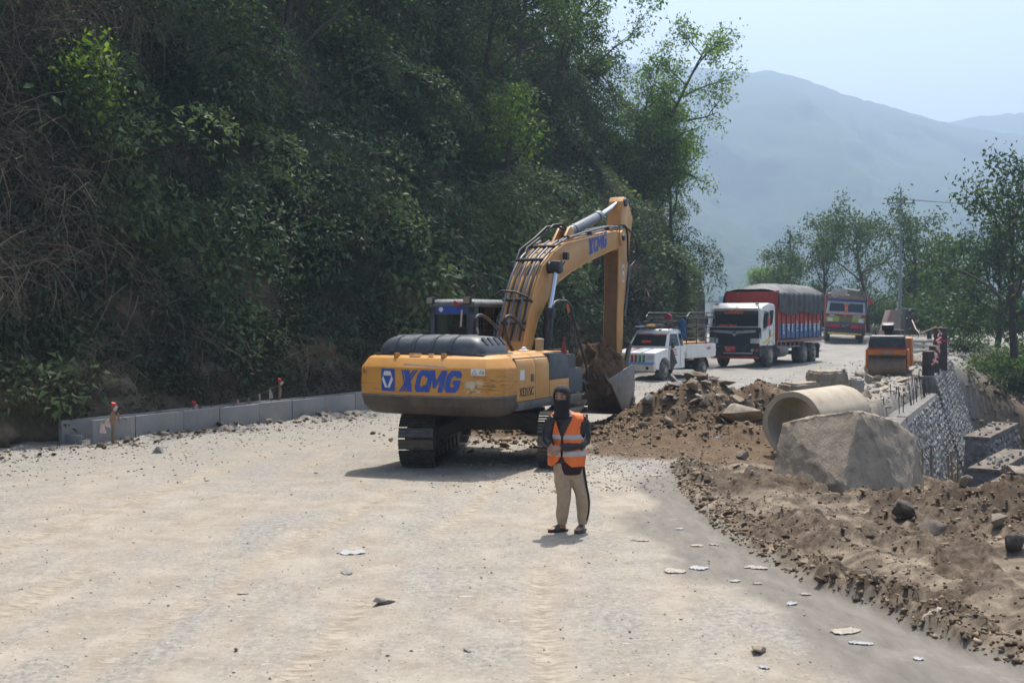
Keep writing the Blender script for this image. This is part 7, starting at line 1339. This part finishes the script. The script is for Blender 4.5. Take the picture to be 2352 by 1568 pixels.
# stepped lower walls below it
def low_wall(a, b_, top, seed, label, h=3.6):
    a, b_ = Vector((*a, top)), Vector((*b_, top)); t = (b_ - a).normalized(); n_ = Vector((t.y, -t.x, 0)); root = empty('stepped_wall', a, 0, label, 'wall', 'stepped masonry walls below the road')
    part('wall_core', MORTAR, root, lambda m: m.loft([[p - a - n_ * .3, p - a + n_ * .3, p - a + n_ * .55 + Vector((0, 0, -h)), p - a - n_ * .55 + Vector((0, 0, -h))] for p in (a, b_)]), smooth=False); part('coping', M('coping_earthy', (.105, .08, .058), .95, dust=.4, bump=.8, bscale=8), root, lambda m: m.loft([[p - a - n_ * .36, p - a + n_ * .36, p - a + n_ * .36 + Vector((0, 0, .10)), p - a - n_ * .36 + Vector((0, 0, .10))] for p in (a - t * .03, b_)]), bevel=.02)
    for q in range(16): w2 = rg.random(); pq = (b_ - a) * w2 + n_ * rg.uniform(-.3, .3); o = link('loose_stone', smes[q % 8], None, root, pq + Vector((0, 0, .12)), (rg.uniform(0, 6), rg.uniform(0, 6), 0), [rg.uniform(.06, .16)] * 3)
    for s_ in wall_stones(a + n_ * .3, b_ + n_ * .3, h * .9, .1, n_, seed, size=.26) + wall_stones(a - n_ * .3 , a + n_ * .3, h * .9, 0, -t, seed + 1, size=.26): mt = Matrix.Translation(-a) @ stone_matrix(s_); me = smes[rgs.randrange(8)]; o = bpy.data.objects.new('stone', me); COL.objects.link(o); o.parent = root; o.matrix_local = mt
def LW(px, py, y): p = AT(px, py, y); return (p.x, p.y), p.z
(a, z) = LW(2243, 1010, 34); (b_, _) = LW(2312, 950, 38.5); low_wall(a, b_, z, 11, 'upper stepped stone wall with an earth-covered top below the main wall')
(a, z) = LW(2260, 1085, 28); (b_, _) = LW(2340, 1000, 32); low_wall(a, b_, z, 12, 'middle stepped stone wall behind the wooden stakes')
(a, z) = LW(2310, 1120, 25.5); (b_, _) = LW(2385, 1060, 28.5); low_wall(a, b_, z, 13, 'lowest stepped stone wall at the right frame edge')
WOOD = M('weathered_bamboo', (.22, .16, .10), .8, var=.25)
for k, (px, p0, p1, y) in enumerate(((2137, 1022, 1130, 22), (2116, 1030, 1120, 22.5), (2178, 1045, 1125, 23), (2186, 1042, 1122, 23.2), (2199, 1052, 1120, 23.4), (2302, 1068, 1175, 21), (2307, 1066, 1178, 20.8), (2346, 1080, 1165, 22))):
    a, b_ = AT(px, p1 + 25, y), AT(px + rg.uniform(-3, 3), p0, y); o = part('wooden_stake', WOOD, None, lambda m: m.tube([a, a.lerp(b_, .5) + Vector((.01, 0, 0)), b_], [.024, .022, .018], 7)); tag(o, ['tallest wooden stake beside the concrete block', 'short wooden stake hugging the block edge', 'left stake of the trio against the wall', 'middle stake of the trio against the wall', 'right stake of the trio against the wall', 'left stake of the leaning pair near the right edge', 'right stake of the leaning pair near the right edge', 'lone stake at the right frame edge'][k], 'stake', 'stakes below the wall')
a, b_ = AT(2090, 1085, 22.3), AT(2170, 1118, 23); tag(part('white_stick', M('peeled_stick', (.5, .47, .4), .8), None, lambda m: m.tube([a, a.lerp(b_, .4) + Vector((0, 0, -.05)), b_], .02, 6)), 'pale peeled stick lying slanted below the wall', 'stick')
# ---- precast drain along the hill foot
DC = M('precast_concrete', (.25, .25, .24), .85, var=.14, scale=2, bump=.15, bscale=30, dust=.25, dustcol=(.36, .31, .23), streak=.25, streakcol=(.15, .145, .13)); dr = empty('drain_channel', (DR0[0], DR0[1], 0), 0, 'grey precast concrete drain channel running along the foot of the hillside', 'drain')
def dpt(u, v): return Vector((DR0[0] + DRD[0] * u - DRD[1] * v, DR0[1] + DRD[1] * u + DRD[0] * v, 0))
def panel(u0, u1, v, z0, z1, th=.10, name='wall_panel'):
    c = Vector((DR0[0], DR0[1], 0)); jz = rg.uniform(-.012, .012); jv = rg.uniform(-.012, .012)
    P = [dpt(u0 + .008, v + jv - th / 2), dpt(u1 - .008, v + jv - th / 2), dpt(u1 - .008, v + jv + th / 2), dpt(u0 + .008, v + jv + th / 2)]; g0, g1 = (float(road_z(np.array(p.y))) for p in (P[0], P[1])); gz = [g0, g1, g1, g0]
    part(name, DC, dr, lambda m: m.loft([[p - c + Vector((0, 0, gz[i] + z0)) for i, p in enumerate(P)], [p - c + Vector((0, 0, gz[i] + z1 + jz)) for i, p in enumerate(P)]]), bevel=.008)
u = .75; Ls = [1.05, 1.3, 1.05, 1.25, 1.1, 1.15, 1.2, 1.1, 1.2, 1.15, 1.2, 1.1, 1.2]
for k, L in enumerate(Ls): panel(u, u + L, 0, -.2, .52); u += L
u = .5
for k, L in enumerate([1.3, 1.15, 1.2, 1.2, 1.1, 1.25, 1.2, 1.15, 1.2, 1.2, 1.2, 1.2]): panel(u, u + L, .62, -.2, .50); u += L
panel(.55, .59, .31, -.2, .22, .5, 'end_plate'); 
# bunting posts and strings
tape = M('faded_bunting', (.62, .45, .40), .85, var=.3, scale=30); tapeo = M('brown_bunting', (.34, .20, .12), .85); cord = M('green_cord', (.05, .12, .07), .8)
POSTS = [(258, 1028, 928, 23.75, 'left bamboo bunting post with a red knotted top'), (443, 1000, 925, 26.3, 'short dark bunting post in the middle behind the drain wall'), (640, 968, 872, 28.9, 'tall bunting post with several tags near the excavator')]; tops = []
for px, p1, p0, y, lab in POSTS:
    a, b_ = AT(px, p1, y), AT(px + 2, p0, y); root = empty('bunting_post', (a.x, a.y, a.z), 0, lab, 'post', 'posts carrying the bunting'); part('pole', WOOD, root, lambda m: m.tube([Vector((0, 0, -.2)), (b_ - a) * .5 + Vector((.01, 0, 0)), b_ - a], [.035, .032, .028], 8)); part('knot', CRED, root, lambda m: m.box((b_ - a) + Vector((0, 0, .0)), (.08, .07, .06), (.3, .2, .5))); tops.append(b_); part('tag', tape, root, lambda m: m.box((b_ - a) + Vector((.06, -.03, -.08)), (.06, .01, .10), (0, .5, .2))); part('tag', tapeo, root, lambda m: m.box((b_ - a) + Vector((.03, -.04, -.3)), (.06, .01, .2), (0, .1, .3)))
def bunting(pts, label, nf, seed):
    rg_ = random.Random(seed); c = pts[0]; root = empty('bunting', c, 0, label, 'bunting', 'strings of tags above the drain'); path = []
    for i in range(len(pts) - 1):
        for k in range(9): t = k / 8; p = pts[i].lerp(pts[i + 1], t); p.z -= .16 * 4 * t * (1 - t) * (pts[i + 1] - pts[i]).length / 4; path.append(p)
    part('cord', cord, root, lambda m: m.tube([p - c for p in path], .006, 4))
    for k in range(nf): p = path[int((k + .5) / nf * (len(path) - 1))] - c; part('tag', tape if rg_.random() < .7 else tapeo, root, lambda m: m.prism([(-.005, 0), (.04, .0), (.08 + rg_.uniform(-.05, .03), -.20 * rg_.uniform(.7, 1.1)), (-.02 + rg_.uniform(-.03, .03), -.21 * rg_.uniform(.7, 1.1))], lambda a_, b2, t_: p + Vector((a_, t_ - .05 * b2, b2)), -.004, .004), smooth=False)
bunting([AT(228, 975, 23.2), tops[0] - Vector((0, 0, .1)), AT(330, 985, 25), tops[1] - Vector((0, 0, .05))], 'sagging string of pale tags between the left post and the short post', 9, 1); bunting([tops[1] - Vector((0, 0, .05)), AT(545, 918, 27.8), tops[2] - Vector((0, 0, .1))], 'string of pale tags rising to the tall bunting post', 8, 2)
# ---- guard posts with tape on the wall top
OLDP = M('rusty_dark_drum', (.045, .035, .032), .7, var=.4, scale=5, dust=.3, dustcol=(.16, .12, .09), streak=.5, streakcol=(.12, .05, .03)); TAN = M('drum_top_dusty', (.34, .29, .22), .8)
def guard(px, p0, p1, y, w_, label, seed, lean=0):
    a, b_ = AT(px, p1, y), AT(px + lean, p0, y); h_ = b_.z - a.z; root = empty('guard_post', (a.x, a.y, a.z), .3, label, 'post', 'dark guard posts on the wall'); part('shaft', OLDP, root, lambda m: m.loft([[Vector((sx * w_ * k + lean * .012 * t, sy * w_ * k, z)) for sx, sy in ((-1, -.8), (-.8, -1), (.8, -1), (1, -.8), (1, .8), (.8, 1), (-.8, 1), (-1, .8))] for z, k, t in ((-.3, 1.03, 0), (h_ * .5, 1, .5), (h_, .96, 1))]), bevel=.01); part('cap', TAN, root, lambda m: m.b2(-w_ * .98, w_ * .98, -w_ * .98, w_ * .98, h_ + .002, h_ + .04), bevel=.01)
    if seed != 1: part('tape', CRED, root, lambda m: m.b2(-w_ * 1.06, w_ * 1.06, -w_ * 1.06, w_ * 1.06, h_ * .62, h_ * .66))
guard(2132, 808, 858, 38.7, .15, 'front dark guard post with a sawn brown edge', 1); guard(2145, 796, 845, 40.2, .14, 'middle dark guard post half hidden behind the front one', 2, 2); guard(2160, 754, 832, 42.2, .18, 'tallest dark guard post with a pale cap and red band', 3)
p0, p1, p2 = AT(2153, 760, 42), AT(2148, 800, 40), AT(2140, 835, 38.4); root = empty('hazard_tape', p0, 0, 'tangled pink and white hazard tape hanging between the guard posts', 'tape')
for k in range(16): t = k / 15; p = (p0.lerp(p1, t * 2) if t < .5 else p1.lerp(p2, t * 2 - 1)) - p0 + Vector((rg.uniform(-.08, .05), -.3, 0)); part('tape_strip', tape if k % 3 else M('tape_pink', (.5, .16, .18), .8), root, lambda m: m.box(p, (.12, .02, .07), (rg.uniform(-1, 1), rg.uniform(-.8, .8), rg.uniform(-1, 1))))
q0, q1, q2 = AT(2095, 735, 52), AT(2112, 765, 47), AT(2150, 750, 41); root = empty('hazard_tape', q0, 0, 'sagging hazard tape between the tall guard post and the far rubble', 'tape'); part('tape_strip', tape, root, lambda m: m.tube([Vector((0, 0, 0)), (q1 - q0) * .5 + Vector((0, 0, -.1)), q1 - q0, (q2 - q0) * .8 + Vector((0, 0, -.15)), q2 - q0], .02, 4))
# ---- utility poles
GALV = M('galvanised_pole', (.30, .33, .36), .5, .3, var=.12); DPOLE = M('dark_pole', (.045, .045, .048), .7)
def upole(px, ptop, pbase, y, r0, mat, label, arm, nins, sections=False):
    a, b_ = AT(px, pbase, y), AT(px, ptop, y); h_ = b_.z - a.z; root = empty('utility_pole', (a.x, a.y, a.z), .25, label, 'utility pole'); part('shaft', mat, root, lambda m: m.lathe([(-.5, r0 * 1.25), (h_ * .3, r0 * 1.2), (h_ * .301, r0), (h_ * .7, r0 * .9), (h_ * .701, r0 * .72), (h_, r0 * .6)], (0, 0, 0), (0, 0, 1), 12), ang=40)
    za = h_ - arm[0]; part('crossarm', mat, root, lambda m: (m.box((0, 0, za), (arm[1], .07, .08)), m.tube([(-arm[1] * .35, 0, za), (0, 0, za - .45)], .018, 5), m.tube([(arm[1] * .35, 0, za), (0, 0, za - .45)], .018, 5)))
    for k in range(nins): x = (k / (nins - 1) - .5) * arm[1] * .92; part('insulator', DPOLE, root, lambda m: m.lathe([(0, .03), (.05, .07), (.09, .035), (.14, .08), (.2, .04), (.24, .01)], (x, 0, za + .04), (0, 0, 1), 8), ang=40)
    return [Vector((a.x + math.cos(.25) * x, a.y + math.sin(.25) * x, b_.z - arm[0] + .25)) for x in (-arm[1] * .46, 0, arm[1] * .46)]
ends = upole(2067, 432, 760, 76, .095, GALV, 'tall grey steel utility pole rising between the valley trees', (.95, 2.0), 3); ends2 = upole(1814, 530, 735, 96, .13, DPOLE, 'short dark utility pole behind the tarpaulin lorry', (.95, 2.0), 3)
WIRE = M('wire', (.03, .03, .032), .6)
def wire(a, b_, sag, label):
    pts = [a.lerp(b_, k / 24) - Vector((0, 0, sag * 4 * (k / 24) * (1 - k / 24))) for k in range(25)]; tag(part('power_line', WIRE, None, lambda m: m.tube(pts, .009, 4)), label, 'cable', 'overhead power lines')
for k, (e, lab) in enumerate(zip(ends, ('upper power line running right from the tall pole', 'middle power line running right from the tall pole', 'lower power line running right from the tall pole'))): wire(e, Vector((e.x + 46 + k, e.y + 2, e.z + .4 - k * .6)), .9, lab)
wire(ends2[0], AT(1660, 520, 150), 3, 'sagging power line climbing away left of the short pole')
# concrete plinth and sign base beyond the roller
a = AT(2040, 752, 66); root = empty('plinth', (a.x, a.y, a.z - .4), .2, 'pinkish sloping concrete plinth at the foot of the tall pole', 'plinth'); part('slab', M('pink_concrete', (.34, .24, .21), .85, var=.12), root, lambda m: m.prism([(-.45, 0), (.45, 0), (.45, 1.35), (-.02, 1.35)], lambda p, q, t: Vector((p, t, q)), -.3, .3), bevel=.02); part('post', GALV, root, lambda m: m.box((.62, 0, .9), (.16, .16, 1.9)))
a = AT(2087, 752, 68); root = empty('bollard', (a.x, a.y, a.z - .4), .1, 'dark tapered stone bollard right of the pinkish plinth', 'bollard'); part('shaft', OLDP, root, lambda m: m.loft([[Vector((sx * k, sy * k, z)) for sx, sy in ((-1, -1), (1, -1), (1, 1), (-1, 1))] for z, k in ((0, .40), (1.45, .26))]), bevel=.02); part('cap', GALV, root, lambda m: m.b2(-.28, .28, -.28, .28, 1.452, 1.50))
# low parapet beyond the bend, far house and blue container, ruined wall on the spur
a, b_ = AT(1985, 752, 95), AT(2030, 750, 92); root = empty('parapet', a, 0, 'low pale parapet at the bend behind the painted lorry', 'wall'); part('wall_body', CONC, root, lambda m: m.loft([[p - a + Vector((0, dy, z)) for dy, z in ((-.2, -1.2), (.2, -1.2), (.2, 0), (-.2, 0))] for p in (a, b_)]), bevel=.02)
a = AT(1652, 712, 150); root = empty('house', (a.x, a.y, a.z - 6), .1, 'tiny white house beyond the bend left of the red cargo body', 'house'); part('wall', WHT, root, lambda m: m.b2(-1.6, 1.6, -1.5, 1.5, 0, 7.0), bevel=.02); part('roof', CONC, root, lambda m: m.b2(-1.7, 1.7, -1.6, 1.6, 7.002, 7.15)); [part('window', DARKG, root, lambda m: m.b2(x - .2, x + .2, -1.52, -1.503, 6.1, 6.6)) for x in (-.8, .5)]
a = AT(1669, 712, 140); root = empty('container', (a.x, a.y, a.z - 6), .1, 'small blue-grey container roof showing beside the tiny white house', 'container'); part('box', M('container_blue', (.18, .25, .32), .6), root, lambda m: m.b2(-.7, .7, -1, 1, 0, 7.6), bevel=.02); part('door', M('container_door', (.14, .2, .26), .6), root, lambda m: m.b2(-.5, .5, -1.02, -1.003, 5, 7.4))
fr_ = AT(1581, 606, 66); root = empty('gate_frame', (fr_.x, fr_.y, fr_.z - .3), .2, 'small rusty metal frame standing on the tip of the spur', 'frame'); part('frame_bar', RUST, root, lambda m: (m.tube([(-.25, 0, 0), (-.25, 0, .7)], .025, 5), m.tube([(.12, 0, 0), (.12, 0, 1.25)], .03, 5), m.tube([(-.6, 0, .55), (.12, 0, .62)], .025, 5), m.tube([(-.4, 0, .1), (.1, 0, .5)], .02, 5)))
a, b_ = AT(1545, 625, 67), AT(1605, 622, 69.5); root = empty('spur_wall', a, 0, 'dark old masonry wall on the tip of the spur', 'wall'); part('wall_body', M('old_dark_masonry', (.075, .065, .055), .95, var=.4, scale=3, bump=.8, bscale=8), root, lambda m: m.loft([[p - a + Vector((0, dy, z)) for dy, z in ((-.4, -3.2), (1.0, -3.2), (.6, .05), (-.1, .05))] for p in (a, b_, b_ + Vector((.35, 0, -1.6)))]), bevel=.03)
# ------------------------------------------------------------------ haze
hz = MB().b2(-7500, 8000, -60, 9500, -160, 392).build('haze', None, smooth=False)
m = bpy.data.materials.new('valley_haze'); m.use_nodes = True; nt = m.node_tree; nt.nodes.clear()
o = nt.nodes.new('ShaderNodeOutputMaterial'); pv = nt.nodes.new('ShaderNodeVolumePrincipled')
pv.inputs['Color'].default_value = (.55, .75, 1.0, 1); pv.inputs['Density'].default_value = .0008; pv.inputs['Anisotropy'].default_value = .35
nt.links.new(pv.outputs[0], o.inputs['Volume']); hz.data.materials.append(m); tag(hz, kind='stuff', label='pale blue haze filling the valley air')
